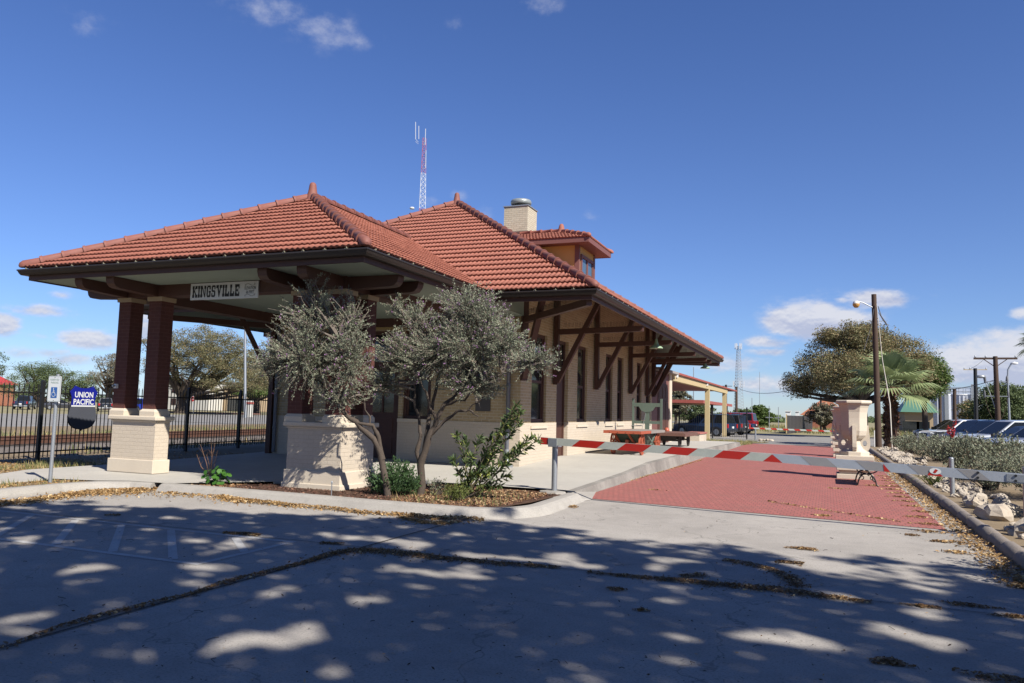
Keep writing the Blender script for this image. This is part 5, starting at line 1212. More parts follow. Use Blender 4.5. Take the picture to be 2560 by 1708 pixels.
L_pts = [chain([(-60, 1275, .12), (0, 1262, .22), (120, 1246, .30), (230, 1236, .42), (330, 1226, .55), (430, 1224, .50), (520, 1238, .34), (640, 1258, .20), (760, 1268, .15), (900, 1283, .12), (1010, 1291, .14), (1080, 1296, .22), (1160, 1300, .20), (1210, 1302, .08)], 15000, 0, .05),
         chain([(1000, 1296, .10), (1070, 1310, .16), (1150, 1306, .10)], 900),
         chain([(0, 1626, .02), (60, 1605, .03), (110, 1585, .03), (200, 1556, .05), (300, 1530, .055), (420, 1500, .05), (480, 1488, .04), (560, 1460, .055), (680, 1428, .05), (760, 1408, .07), (830, 1388, .10), (900, 1376, .17), (960, 1378, .17), (1030, 1388, .14), (1100, 1400, .13), (1160, 1400, .10), (1220, 1408, .10), (1300, 1414, .08), (1400, 1422, .07)], 7500, 0, .02),
         chain([(1470, 1432, .04), (1540, 1440, .05), (1640, 1450, .09), (1720, 1455, .13), (1800, 1462, .10), (1880, 1470, .12), (1960, 1480, .16), (2040, 1490, .13), (2100, 1497, .09), (2180, 1508, .05)], 4200, 0, .02),
         chain([(1810, 1402, .10), (1880, 1412, .12), (1930, 1425, .08), (1980, 1445, .14), (2000, 1470, .12)], 1900), chain([(1940, 1405, .06), (2010, 1412, .09)], 500), chain([(1700, 1443, .06), (1760, 1438, .1)], 400),
         chain([(560, 1334, .03), (600, 1336, .10), (650, 1340, .05)], 700), chain([(800, 1360, .04), (860, 1362, .05)], 260), chain([(260, 1290, .02), (300, 1290, .05)], 180),
         blob(*gnd(1420, 1267)[:2], .17, .20, 800), blob(*gnd(2008, 1373)[:2], .19, .10, 700), blob(*gnd(2280, 1339)[:2], .1, .08, 240), blob(*gnd(2343, 1355)[:2], .12, .06, 240), blob(*gnd(2225, 1658)[:2], .12, .08, 420), blob(*gnd(2310, 1518)[:2], .15, .05, 300), blob(*gnd(2420, 1515)[:2], .22, .07, 420), blob(*gnd(1540, 1475)[:2], .09, .06, 240), blob(*gnd(1605, 1528)[:2], .07, .03, 120), blob(*gnd(2545, 1545)[:2], .2, .07, 400), blob(*gnd(2520, 1702)[:2], .3, .09, 500),
         np.column_stack([RNG.normal(1.83, .12, 9000).clip(1.45, 2.0), 9 + 30 * RNG.random(9000) ** 1.5, RNG.random(9000) * .03]), chain([(1920, 1255, .05), (2050, 1275, .05), (2250, 1306, .05)], 300),
         chain([(1450, 1240, .05), (1530, 1215, .06), (1640, 1185, .06), (1757, 1150, .05)], 900), blob(*gnd(1640, 1226)[:2], .2, .1, 60), blob(*gnd(2185, 1215)[:2], .25, .2, 160), blob(*gnd(2090, 1222)[:2], .25, .12, 110), blob(*gnd(2055, 1290)[:2], .15, .1, 140)]
for k in range(16): 
    yy = 11 + k * .9; L_pts.append(blob(1.45 + RNG.normal(0, .08), yy, .22, .12, 120, .006))
FINE = leafmat('broken_leaf_litter', (.25, .145, .06), (.12, .066, .032), .05, (.45, .31, .15), .10)
scatter('leaf_litter', 'drifts of fallen tan oak leaves along the kerbs of the lot and the brick road', 'leaves', L_pts[:2] + L_pts[21:], .042, .5, LITTER)
scatter('joint_litter', 'dark fine leaf litter caught in the pavement joints and low spots', 'leaves', L_pts[2:21], .026, .5, FINE, .8)
n = 1500; px = RNG.uniform(-100, 2660, n); py = RNG.uniform(1280, 1708, n); G_ = np.array([gnd(x, y) for x, y in zip(px, py)]); G_ = G_[(G_[:, 0] < 2.0) & (G_[:, 1] < 13) & (G_[:, 1] < 10.4 + (G_[:, 0] > -4.2) * 3)]
scatter('loose_debris', 'scattered single leaves, acorns and twigs on the concrete', 'debris', [G_], .020, .4, leafmat('dark_debris', (.075, .05, .03), (.04, .03, .02), 0, (.35, .23, .12), .2), .8)
b = MB()
for i in range(46):
    p = gnd(rk.uniform(0, 2500), rk.uniform(1330, 1700)); 
    if p[0] > 1.9: continue
    a = rk.uniform(0, 6.28); l = rk.uniform(.03, .10); q = p + np.array([math.cos(a) * l, math.sin(a) * l, .004]); b.tube([p + (0, 0, .006), (p + q) / 2 + (rk.gauss(0, .012), rk.gauss(0, .012), .012), q + (0, 0, .004)], .0022, 4)
tag(b.build('fallen_twigs', mat('dark_twig', (.05, .035, .025), .9)), 'small dark twigs lying on the concrete', 'twigs', kind='stuff')
def inside(poly, n):
    P = np.array(poly); x0, y0 = P.min(0); x1, y1 = P.max(0); out = []
    while len(out) < n:
        x, y = RNG.uniform(x0, x1), RNG.uniform(y0, y1); c = False; j = len(poly) - 1
        for i in range(len(poly)):
            if (poly[i][1] > y) != (poly[j][1] > y) and x < (poly[j][0] - poly[i][0]) * (y - poly[i][1]) / (poly[j][1] - poly[i][1]) + poly[i][0]: c = not c
            j = i
        if c: out.append((x, y, 0.0))
    return np.array(out)
BED = [(-11.1, 10.85), (-5.2, 10.9), (-4.8, 11.25), (-4.6, 12.2), (-4.5, 13.9), (-7.3, 13.9), (-8.2, 12.9), (-9.1, 12.8), (-9.75, 12.1), (-10.9, 10.9)]
scatter('mulch_chips', 'dark brown bark mulch in the planting bed', 'mulch', [inside([p for p in BED], 6500) + (0, 0, .085)], .045, .4, CHIPS)
scatter('bed_leaves', 'fallen tan leaves over the right half of the planting bed', 'leaves', [inside([(-6.6, 10.95), (-5.2, 10.95), (-4.75, 11.5), (-4.6, 13.8), (-7.0, 13.8), (-6.7, 12)], 4200) + (0, 0, .09), inside([(-11, 10.88), (-9.9, 10.9), (-10, 11.8)], 500) + (0, 0, .09)], .04, .5, leafmat('bed_leaf', (.36, .20, .10), (.22, .11, .06), .1, (.42, .30, .17), .3))
scatter('yard_leaves', 'tan leaf litter on the bare ground beside the sidewalk', 'leaves', [inside([(-14.1, 4), (-14.1, 9), (-15.2, 11.2), (-15.2, 13), (-18.5, 13.5), (-17.4, 6)], 11000) + (0, 0, .05), inside([(-13.1, 6), (-12.45, 6), (-12.45, 10.4), (-13.1, 10.1)], 1800) + (0, 0, .115), inside([(-15.2, 13), (-15.2, 19), (-19, 20), (-18.4, 13.6)], 1500) + (0, 0, .05)], .045, .5, LITTER)
def grass(name, label, polys, n, h, z):
    P = np.concatenate([inside(p, k) for p, k in zip(polys, n)]); P[:, 2] = z; m = len(P); a = RNG.normal(0, .35, (m, 3)); a[:, 2] = 1; a /= np.linalg.norm(a, axis=1, keepdims=True); w = np.cross(a, RNG.normal(size=(m, 3))); w /= np.linalg.norm(w, axis=1, keepdims=True); hh = (h * RNG.uniform(.4, 1.3, m))[:, None]
    V = np.stack([P - w * hh * .05, P + w * hh * .05, P + a * hh], 1).reshape(-1, 3); tag(np_mesh(name, V, np.arange(3 * m).reshape(-1, 3), GRASSL), label, 'grass', kind='stuff')
grass('track_grass', 'rough grass and weeds growing beyond the railway track', [[(-26.6, 8), (-29, 8), (-37, 75), (-33, 75)], [(-19.5, 16), (-20.6, 16), (-23, 40), (-22, 40)]], [9000, 900], .35, -.02)
grass('verge_grass', 'patchy grass on the verge at the end of the platform', [[(-9, 43.8), (-4.3, 43.8), (-4.25, 48), (-3.2, 50.4), (-9, 51)], [(-3.9, 46), (-4.3, 44), (-4.28, 47.9)]], [5000, 300], .16, .02)
grass('kerb_grass', 'sparse green and straw grass beside the sidewalk', [[(-13.2, 6), (-12.4, 6), (-12.4, 10.2), (-13.2, 10)], [(-15.2, 11.4), (-15.2, 13.5), (-17.4, 13.5), (-16, 10.8)], [(-6.8, 11), (-4.8, 11.2), (-4.7, 13), (-6.5, 13)]], [700, 900, 350], .12, .09)
grass('field_grass', 'dry straw coloured grass in the field beyond the crossroad', [[(-12, 90), (12, 84), (14, 150), (-14, 150)]], [9000], .5, -.09)

# ------------------------------------------------------------------ trees
def big_tree(name, label, base, trunk_r, fork_h, crown, nclump, per, leaf, m, group=None, clump_r=.8, bark=None, lean=(0, 0), asp=.55, limbs=14, bias=.33, cat='tree'):
    """tapered trunk, limbs reaching into the crown and leaf clumps with gaps between them; crown lobes (dx, dy, z, rx, ry, rz)"""
    t = thing(name, label, cat, base, 0, group); B = np.array(base, float); b = MB()
    top = B + np.array([lean[0], lean[1], fork_h])
    b.tube([B + (0, 0, -.1), B + (0, 0, .3), (B + top) / 2 + (trunk_r * .2, 0, 0), top], [trunk_r * 1.35, trunk_r * 1.05, trunk_r * .9, trunk_r * .8], 12)
    w = np.array([c[3] * c[5] for c in crown]); w /= w.sum(); C_ = []
    for i in range(nclump):
        c = crown[RNG.choice(len(crown), p=w)]; p = in_ell(c, 1, bias)[0]
        if p[2] < fork_h * .72: p[2] = fork_h * .72 + RNG.random() * .4
        C_.append(B + p)
    C_ = np.array(C_)
    for i in RNG.choice(len(C_), min(limbs, len(C_)), replace=False):
        e = C_[i]; L_ = np.linalg.norm(e - top); pts = bez(top - (0, 0, trunk_r * .5), e, RNG.normal(0, L_ * .07, 3) + (0, 0, -L_ * .04), 7); b.tube(pts, list(np.linspace(trunk_r * .5, trunk_r * .06, 7)), 7, False)
        for k in range(3):
            s = pts[RNG.integers(3, 6)]; e2 = C_[np.argmin(((C_ - s - RNG.normal(0, L_ * .2, 3)) ** 2).sum(1))]; b.tube(bez(s, e2, RNG.normal(0, .2, 3), 5), list(np.linspace(trunk_r * .16, trunk_r * .03, 5)), 5, False)
    b.build('trunk', bark or BARK, t)
    P = []
    for c in C_:
        k = int(per * RNG.uniform(.5, 1.5)); r = clump_r * RNG.uniform(.6, 1.25); d = RNG.normal(size=(k, 3)); d /= np.linalg.norm(d, axis=1, keepdims=True)
        P.append(c + d * (RNG.random(k) ** .5)[:, None] * r * np.array([1, 1, .62]) + (0, 0, r * .1))
    P = np.concatenate(P); P = P[P[:, 2] > .15 + B[2]]
    V, F = leaf_geo(P, RNG.uniform(.6, 1.35, len(P)) * leaf, asp, .45); np_mesh('crown', V, F, m, t)
    return t

GAPS = np.random.default_rng(5).random((80, 80))
def gap_noise(x, y, f):
    x, y = x * f + 40, y * f + 40; i, j = np.floor(x).astype(int) % 79, np.floor(y).astype(int) % 79; u, v = x - np.floor(x), y - np.floor(y); u, v = u * u * (3 - 2 * u), v * v * (3 - 2 * v)
    return (GAPS[i, j] * (1 - u) + GAPS[i + 1, j] * u) * (1 - v) + (GAPS[i, j + 1] * (1 - u) + GAPS[i + 1, j + 1] * u) * v
def shade_oak():
    """high crown over the lot, opened up between its boughs; its leaves are laid out by the ground they shade"""
    base = np.array([9.5, -5.5, 0]); t = thing('shade_oak', 'large live oak beside the lot, out of view, shading the foreground', 'tree', tuple(base)); b = MB(); top = base + (-.6, .4, 4.6)
    b.tube([base - (0, 0, .1), base + (0, 0, .3), base + (-.2, .2, 2.4), top], [.75, .58, .5, .46], 12)
    n = 125000; gx = RNG.uniform(-16, 5.5, n); gy = RNG.uniform(.5, 11.2, n)
    edge = np.interp(gx, [-16, -12.5, -11.4, -10.4, -9.2, -7.7, -6.3, -4.9, -3.2, -2.1, -.9, -.3, .5, 1.9, 6], [6.2, 7.3, 8.2, 8.9, 9.7, 9.8, 9.9, 10.35, 10.5, 10.4, 9.9, 9.5, 9.8, 9.8, 9.6])
    e = (edge - gy) / 1.0 + (gap_noise(gx, gy, 1.1) - .5) * 1.5 + (gap_noise(gx + 3, gy, 3.1) - .5) * .7
    g = gap_noise(gx + .6 * np.sin(gy * 1.7), gy, .42) * .06 + gap_noise(gx + 7, gy * 1.25 + 3, 1.5) * .42 + gap_noise(gx + 2, gy * 1.25 + 9, 2.9) * .52
    thr = np.quantile(g, .90); keep = (RNG.random(n) < np.clip((e - .05) / .5, 0, 1)) & (RNG.random(n) > np.clip((g - thr) / .06 + .5, 0, .97))
    gx, gy = gx[keep], gy[keep]; z = 10.2 + 1.3 * (gap_noise(gx, gy + 5, .5) - .5) + RNG.normal(0, .35, len(gx)); P = np.stack([gx + .98 * z, gy - .545 * z, z], 1)
    m = 26000; Q = in_ell((10, -9, 9.2, 9, 6, 3), m, .45); V, F = leaf_geo(np.concatenate([P, Q]), RNG.uniform(.13, .27, len(P) + m), .55, .2); np_mesh('crown', V, F, OAKL, t)
    for i in RNG.choice(len(P), 34, replace=False):
        e_ = P[i]; L_ = np.linalg.norm(e_ - top); pts = bez(top - (0, 0, .2), e_ + (0, 0, .3), RNG.normal(0, L_ * .05, 3) + (0, 0, L_ * .10), 8); b.tube(pts, list(np.linspace(.20, .02, 8)), 7, False)
    b.build('trunk', BARK, t)
shade_oak()

# ---- beyond the tracks
G1 = 'trees beyond the tracks'
def tree_at(name, label, px, top, left, right, Dy, m, n=150, per=55, leaf=.28, fork=.28, lobes=None, group=None, tr=None, clump=None, z0_=-.05, asp=.55, limbs=14, bias=.36, bottom=None):
    """crown silhouette given in photo pixels at depth Dy"""
    c = at(px, 1000, Dy); L_, R2 = at(left, 1000, Dy)[0], at(right, 1000, Dy)[0]; zt = at(px, top, Dy)[2]; H = zt
    fk = H * fork if bottom is None else at(px, bottom, Dy)[2]
    W2 = (R2 - L_) / 2; mx = (R2 + L_) / 2 - c[0]; hz = (H - fk) / 2
    lobes = lobes or [(0, 0, .5, .62, .8), (-.5, .1, .38, .48, .6), (.5, -.1, .40, .48, .6), (-.22, 0, .70, .42, .42), (.25, .1, .66, .44, .45), (0, -.3, .3, .6, .5)]
    cr = [(mx + lx * W2, ly * W2, fk + (H - fk) * lz, W2 * lr, W2 * lr * .9, hz * lh) for lx, ly, lz, lr, lh in lobes]
    return big_tree(name, label, (c[0], Dy, z0_), tr or W2 * .11, fk * 1.05, cr, n, per, leaf, m, group, clump or max(.5, W2 * .19), limbs=limbs, asp=asp, bias=bias)
tree_at('live_oak', 'big spreading live oak seen between the porch columns and the station', 452, 814, 360, 668, 84, OAKL, 560, 160, .17, group=G1, tr=.75, bottom=988, clump=1.1, limbs=26, lobes=[(0, 0, .55, .60, .85), (-.52, .1, .36, .46, .62), (.5, 0, .30, .50, .6), (-.15, 0, .75, .40, .45), (.2, .1, .62, .44, .5), (.72, 0, .18, .28, .34), (-.35, -.3, .62, .35, .5)])
tree_at('pale_tree', 'pale half bare tree left of the porch columns', 272, 868, 215, 345, 92, GREYL, 140, 90, .18, group=G1, clump=.9, limbs=22)
tree_at('round_tree', 'bushy green tree behind the dark blue pickup', 105, 897, 22, 175, 98, MIDL, 190, 110, .21, group=G1, fork=.15)
tree_at('round_tree', 'lower green tree behind the shield sign', 190, 922, 150, 250, 104, MIDL, 140, 100, .21, group=G1, fork=.12)
tree_at('round_tree', 'small green tree at the left edge of the photo by the red roof', -8, 862, -60, 12, 100, MIDL, 70, 50, .28, group=G1, fork=.2)
tree_at('grey_tree', 'grey green tree right of the big oak behind the light pole', 640, 850, 585, 735, 100, GREYL, 140, 100, .2, group=G1, fork=.2)
tree_at('green_hedge_tree', 'bright green bush below the oak beside the light pole', 628, 962, 570, 690, 96, LIMEL, 90, 60, .28, group=G1, fork=.1, bottom=992)
def facade(name, label, cat, x0, x1, y, z0_, z1, m, wins=(), wm=None, depth=8, roof=None, group=None, gable=0, winz=None):
    t = thing(name, label, cat, ((x0 + x1) / 2, y, z0_), 0, group); b = MB(); b.box(x0, y, z0_, x1, y + depth, z1); b.build('wall', m, t)
    for (a, za, c, zc) in wins: b = MB(); b.box(a, y - .06, za, c, y + .02, zc); w = b.build('window', wm or GLASS, t)
    if roof:
        b = MB(); o_ = .6
        if gable: b.add([(x0 - o_, y - o_, z1), (x1 + o_, y - o_, z1), (x1 + o_, y + depth + o_, z1), (x0 - o_, y + depth + o_, z1), (x0 + gable, y + depth / 2, z1 + depth * .28), (x1 - gable, y + depth / 2, z1 + depth * .28)], [(0, 1, 5, 4), (1, 2, 5), (2, 3, 4, 5), (3, 0, 4), (0, 3, 2, 1)])
        else: b.box(x0 - .3, y - .3, z1, x1 + .3, y + depth + .3, z1 + .35)
        b.build('roof', roof, t)
    return t
ORB = brick('orange_brick', (.36, .12, .06), (.32, .105, .055), (.40, .25, .18), .3, .1, .008); WST = mat('white_stucco', (.62, .60, .54), .85, .15, .6); TANW = mat('tan_stucco', (.42, .31, .19), .85, .15, .6)
RIB = mat('red_seam_roof', (.42, .045, .05), .45, .3, .8)
xa, xb = at(-90, 1000, 102)[0], at(36, 1000, 102)[0]
facade('brick_shop', 'orange brick building with a red metal roof at the left edge', 'building', xa, xb, 88, -.05, 3.9, ORB, [(xb - 2.0, .9, xb - .9, 2.6)], roof=RIB, gable=3.5, depth=14)
xa, xb = at(395, 1000, 118)[0], at(520, 1000, 118)[0]
facade('white_apartments', 'white stucco apartment block behind the big oak', 'building', xa, xb, 118, 0, 5.4, WST, [(xa + 1 + i * 2.6, z, xa + 2.2 + i * 2.6, z + 1.3) for i in range(3) for z in (.9, 3.3)], roof=mat('grey_shingle', (.2, .18, .16), .9), depth=10, group='apartment blocks beyond the tracks')
xa, xb = at(530, 1000, 122)[0], at(650, 1000, 122)[0]
facade('white_apartments', 'tan and white apartment block with a dark carport opening right of the oak', 'building', xa, xb, 122, 0, 4.6, TANW, [(xa + 4.0, 0.05, xb - .3, 2.5)], roof=D.materials['grey_shingle'], depth=10, group='apartment blocks beyond the tracks')  # dark panel on the wall paints in the shade inside the carport opening
xa, xb = at(612, 1000, 140)[0], at(700, 1000, 140)[0]
facade('far_house', 'far two storey house with a gable end above the light pole', 'house', xa, xb, 140, 0, 9.6, TANW, [(xa + 1.5, 6.5, xa + 3, 8)], roof=D.materials['grey_shingle'], gable=2, depth=9)
# light pole, stop sign
def pole(name, label, cat, px, Dy, ptop, r0, r1, m, extra=None, group=None, lean=0, base_z=-.03):
    p = at(px, 1040, Dy); zt = at(px + lean, ptop, Dy); t = thing(name, label, cat, (p[0], Dy, base_z), 0, group); b = MB(); b.tube([(p[0], Dy, base_z), (zt[0], Dy, zt[2])], [r0, r1], 10); b.build('pole', m, t)
    if extra: extra(t, np.array([zt[0], Dy, zt[2]]))
    return t
pole('light_pole', 'pale grey light pole beyond the tracks seen under the porch roof', 'light pole', 613, 70, 790, .16, .12, GALV)
def stop_extra(t, p):
    b = MB(); b.prism([(0, 0)] * 3, 0, 0) if False else None
    c = p + (0, -.08, -.42); b.quad(*[c + .40 * np.array([math.cos(a), 0, math.sin(a)]) for a in np.radians(np.arange(22.5, 360, 45))]); o = b.build('sign_plate', WHITE, t)
    b = MB(); b.quad(*[c + (0, -.006, 0) + .36 * np.array([math.cos(a), 0, math.sin(a)]) for a in np.radians(np.arange(22.5, 360, 45))]); b.build('red_face', mat('stop_red', (.45, .02, .02), .4), o)
    text_mesh('STOP', .22, o, WHITE, lambda u, v, w: (c[0] + u, c[1] - .012, c[2] + v), width=.56)
pole('stop_sign', 'red octagonal stop sign beyond the tracks right of the oak trunk', 'sign', 483, 80, 990, .04, .04, GALV, stop_extra)
b = MB(); p = at(618, 1030, 74); b.box(p[0] - .4, 74, -.05, p[0] + .4, 74.5, 1.9); PS_ = b.build('gate_pillar', WST, None, (p[0], 74, 0)); tag(PS_, 'short white gate pillar with a red band near the light pole', 'pillar')
b = MB(); b.box(p[0] - .45, 73.95, 1.5, p[0] + .45, 74.55, 1.75); b.build('pillar_band', REDROOF, PS_)
b = MB(); p0, p1 = at(395, 1035, 86), at(650, 1028, 92); b.beam((p0[0], p0[1], .06), (p1[0], p1[1], .06), .3, .2); tag(b.build('painted_kerb', mat('faded_red_kerb', (.30, .15, .12), .8), None, (p0[0], p0[1], 0)), None, None, kind='structure')

# ------------------------------------------------------------------ vehicles
def car(name, label, cat, loc, rz, col, kind='suv', group=None, plate_rear=True, roofcol=None):
    """x forwards; lower body and glasshouse are lofted from side outlines with tumblehome"""
    K = dict(suv=(4.7, 1.88, 1.0, [(-2.33, .42), (-2.36, .62), (-2.32, 1.02), (-1.2, 1.04), (.95, 1.0), (1.9, .93), (2.22, .80), (2.34, .60), (2.30, .36), (1.9, .28), (-2.0, .28)], [(-2.26, 1.0), (1.05, .98)], [(-2.02, 1.70), (.10, 1.66)], .35),
             sedan=(4.7, 1.82, .9, [(-2.3, .40), (-2.36, .60), (-2.30, .93), (-1.5, .97), (.95, .92), (1.8, .82), (2.2, .70), (2.33, .52), (2.28, .32), (1.9, .24), (-2.0, .24)], [(-1.75, .93), (1.10, .90)], [(-.95, 1.42), (.05, 1.42)], .32),
             big=(5.6, 2.02, 1.15, [(-2.75, .50), (-2.80, .72), (-2.76, 1.18), (-1.4, 1.18), (1.4, 1.15), (2.4, 1.08), (2.65, .95), (2.78, .70), (2.74, .45), (2.3, .36), (-2.4, .36)], [(-2.72, 1.15), (1.55, 1.12)], [(-2.58, 1.93), (.65, 1.90)], .40),
             pickup=(5.7, 1.98, 1.1, [(-2.82, .52), (-2.86, .72), (-2.84, 1.12), (-.9, 1.14), (1.4, 1.12), (2.4, 1.06), (2.68, .92), (2.82, .68), (2.78, .45), (2.3, .38), (-2.4, .38)], [(-.95, 1.10), (1.50, 1.09)], [(-.75, 1.86), (.55, 1.84)], .40))[kind]
    Lc, Wd, belt, prof, g0, g1, wr = K; hw = Wd / 2
    t = thing(name, label, cat, loc, rz, group); M = paint(name + '_paint', col) if (name + '_paint' + str(col)) not in D.materials else None
    b = MB(); ring = []
    secs = [(-hw, .90), (-hw + .03, .97), (-hw + .10, 1.0), (hw - .10, 1.0), (hw - .03, .97), (hw, .90)]
    vs = []
    for (y, f) in secs:
        for (x, z) in prof:
            fz = 1 if abs(y) < hw - .02 else .965 if z > .8 else 1.0
            vs.append((x * (.975 if abs(y) > hw - .02 else .99 if abs(y) > hw - .05 else 1.0), y * (1 if z > .45 else .97) * (1 if z < .95 * belt else .955), z * fz))
    n = len(prof); fs = [(i * n + k, i * n + (k + 1) % n, (i + 1) * n + (k + 1) % n, (i + 1) * n + k) for i in range(len(secs) - 1) for k in range(n)]
    b.add(vs, fs, False); b.add(vs[:n], [tuple(range(n))[::-1]]); b.add(vs[-n:], [tuple(range(n))])
    body = b.local('body', M, t, .03)
    a0, a1 = g0; c0, c1 = g1; bw, tw_ = hw * .93, hw * .74
    bot = [np.array(v) for v in ((a0[0], -bw, a0[1]), (a1[0], -bw, a1[1]), (a1[0], bw, a1[1]), (a0[0], bw, a0[1]))]; top = [np.array(v) for v in ((c0[0], -tw_, c0[1]), (c1[0], -tw_, c1[1]), (c1[0], tw_, c1[1]), (c0[0], tw_, c0[1]))]
    b = MB(); mid = [(top[0] + top[3]) / 2 + (0.05, 0, .05), (top[1] + top[2]) / 2 + (-.05, 0, .05)]
    b.add(bot + top + mid, [(0, 1, 5, 4), (1, 2, 6, 9, 5), (2, 3, 7, 6), (3, 0, 4, 8, 7), (4, 5, 9, 8), (8, 9, 6, 7)]); b.local('cabin', paint(name + '_roof', roofcol) if roofcol else M, t, .04)
    def pane(q, name_, ins=.07, off=.012):
        q = [np.array(v, float) for v in q]; c = sum(q) / 4; nrm_ = norm(np.cross(q[1] - q[0], q[3] - q[0])); 
        if nrm_ @ (c - np.array([(a0[0] + a1[0]) / 2, 0, 1.2])) < 0: nrm_ = -nrm_
        r = [v + (c - v) * ins * 1.0 + nrm_ * off for v in q]; g = MB(); g.quad(*r); return g.local(name_, CARG, t)
    pane((bot[1], bot[2], top[2], top[1]), 'windshield', .13); pane((bot[3], bot[0], top[0], top[3]), 'rear_window', .14)
    for s_ in (0, 1):
        i, j = (0, 1) if s_ == 0 else (3, 2); P0, P1, Q0, Q1 = bot[i], bot[j], top[i], top[j]; nsp = 3 if kind in ('suv', 'big') else 2
        for k in range(nsp):
            u0, u1 = k / nsp + .012, (k + 1) / nsp - .012; pane((P0 + (P1 - P0) * u0, P0 + (P1 - P0) * u1, Q0 + (Q1 - Q0) * u1, Q0 + (Q1 - Q0) * u0), 'side_window', .13)
    if kind == 'pickup':
        g = MB(); g.box(-2.72, -hw + .12, 1.06, -1.02, hw - .12, 1.16); g.local('bed_cover', CARBLK, t)
    for x in (-Lc * .315, Lc * .32):
        for s_ in (-1, 1):
            w = MB(); y0, y1 = s_ * (hw - .20), s_ * (hw + .012); w.tube([(x, y0, wr), (x, y1, wr)], wr, 20); wl = w.local('wheel', TIRE, t)
            r = MB(); r.tube([(x, y1 - s_ * .01, wr), (x, y1 + s_ * .008, wr)], wr * .64, 16)
            for k in range(6): aa = k * math.pi / 3; r.beam((x, y1 + s_ * .012, wr), (x + wr * .6 * math.cos(aa), y1 + s_ * .012, wr + wr * .6 * math.sin(aa)), .05, .02, (0, 1, 0))
            r.local('rim', RIM, wl)
            a = MB(); ar = [(x + (wr + .07) * math.cos(q), wr + (wr + .07) * math.sin(q)) for q in np.linspace(-.1, math.pi + .1, 13)]; a.slab([(p[0], s_ * (hw - .012), max(p[1], .27)) for p in ar], (0, s_ * .016, 0)); a.local('wheel_arch', CARBLK, t)
    xr = prof[1][0]; xf = prof[7][0]
    for s_ in (-1, 1):
        g = MB(); g.box(xr * 1.0 - .012, s_ * (hw - .17) - .10, belt - .32, xr + .07, s_ * (hw - .17) + .11, belt - .02 if kind != 'sedan' else belt - .12); g.local('tail_light', LENSR, t)
        g = MB(); g.box(xf - .26, s_ * (hw - .24) - .2, belt - .32, xf - .035, s_ * (hw - .24) + .17, belt - .17); g.local('headlight', LENSW, t)
        g = MB(); g.box(a1[0] - .32, s_ * (hw + .02) - .08, a1[1] + .02, a1[0] - .18, s_ * (hw + .02) + .08, a1[1] + .17); g.local('mirror', CARBLK, t)
    g = MB(); g.box(xf - .03, -.45, .48, xf + .012, .45, belt - .22); g.local('grille', CARBLK, t)
    g = MB(); g.box(xr - .03, -hw * .9, .40, xr + .05, hw * .9, .56); g.local('rear_bumper', CARBLK if kind != 'pickup' else GALV, t)
    if plate_rear: g = MB(); g.box(xr - .045, -.16, .66, xr - .01, .16, .80); g.local('plate', WHITE, t)
    return t
def place(name, label, cat, px, py_base, Dy, rz, col, kind, group=None, zg=-.03, **k):
    p = at(px, 1040, Dy); return car(name, label, cat, (p[0], Dy, zg), rz, col, kind, group, **k)
GL, GR, GC = 'vehicles parked beyond the tracks', 'cars parked nose in behind the garden bed', 'vehicles under the carport'
place('dark_pickup', 'dark blue pickup truck seen from behind at the far left', 'pickup', 60, 0, 76, R_(133), (.012, .018, .045), 'pickup', GL)
place('dark_sedan', 'dark car behind the parking sign post', 'car', 150, 0, 80, R_(60), (.03, .03, .035), 'sedan', GL)
place('dark_wagon', 'black pickup with lit red tail lamp right of the shield sign', 'pickup', 262, 0, 82, R_(140), (.012, .013, .018), 'pickup', GL)
place('blue_pickup', 'bright blue pickup glimpsed between the two left porch columns', 'pickup', 352, 0, 80, R_(95), (.008, .03, .32), 'pickup', GL)
place('blue_suv', 'dark blue off-road car beside the nearer canopy post', 'car', 1762, 0, 63, R_(160), (.012, .028, .065), 'suv', GC)
place('grey_suv', 'dark grey car behind the dark blue off-road car', 'car', 1800, 0, 69, R_(160), (.035, .038, .045), 'suv', GC)
place('black_car', 'small black car between the grey car and the red one', 'car', 1822, 0, 76, R_(160), (.012, .012, .014), 'sedan', GC)
place('red_suv', 'long dark red estate car parked farthest right by the carport', 'car', 1822, 0, 84, R_(172), (.22, .012, .018), 'big', GC)
row = [(8.1, 36.6, (.33, .36, .42), 'suv', 'silver blue car nearest the camera in the row'), (8.15, 40.6, (.02, .022, .028), 'sedan', 'black saloon beside the silver blue car'), (8.2, 44.6, (.48, .50, .52), 'suv', 'white and grey car in mid row'), (8.2, 49.0, (.02, .03, .05), 'suv', 'dark blue car with a pale shining roof in mid row'), (8.2, 53.5, (.015, .018, .022), 'suv', 'black car with dark tinted windows toward the far end of the row'), (8.0, 58.5, (.70, .70, .70), 'suv', 'white car with dark grille next to the palm trunk'), (8.4, 65, (.03, .035, .03), 'suv', 'dark car farthest away behind the white one')]
for (x, y, c_, k, lab) in row: car('parked_car', lab, 'car', (x, y, .02), R_(202), c_, k, GR)

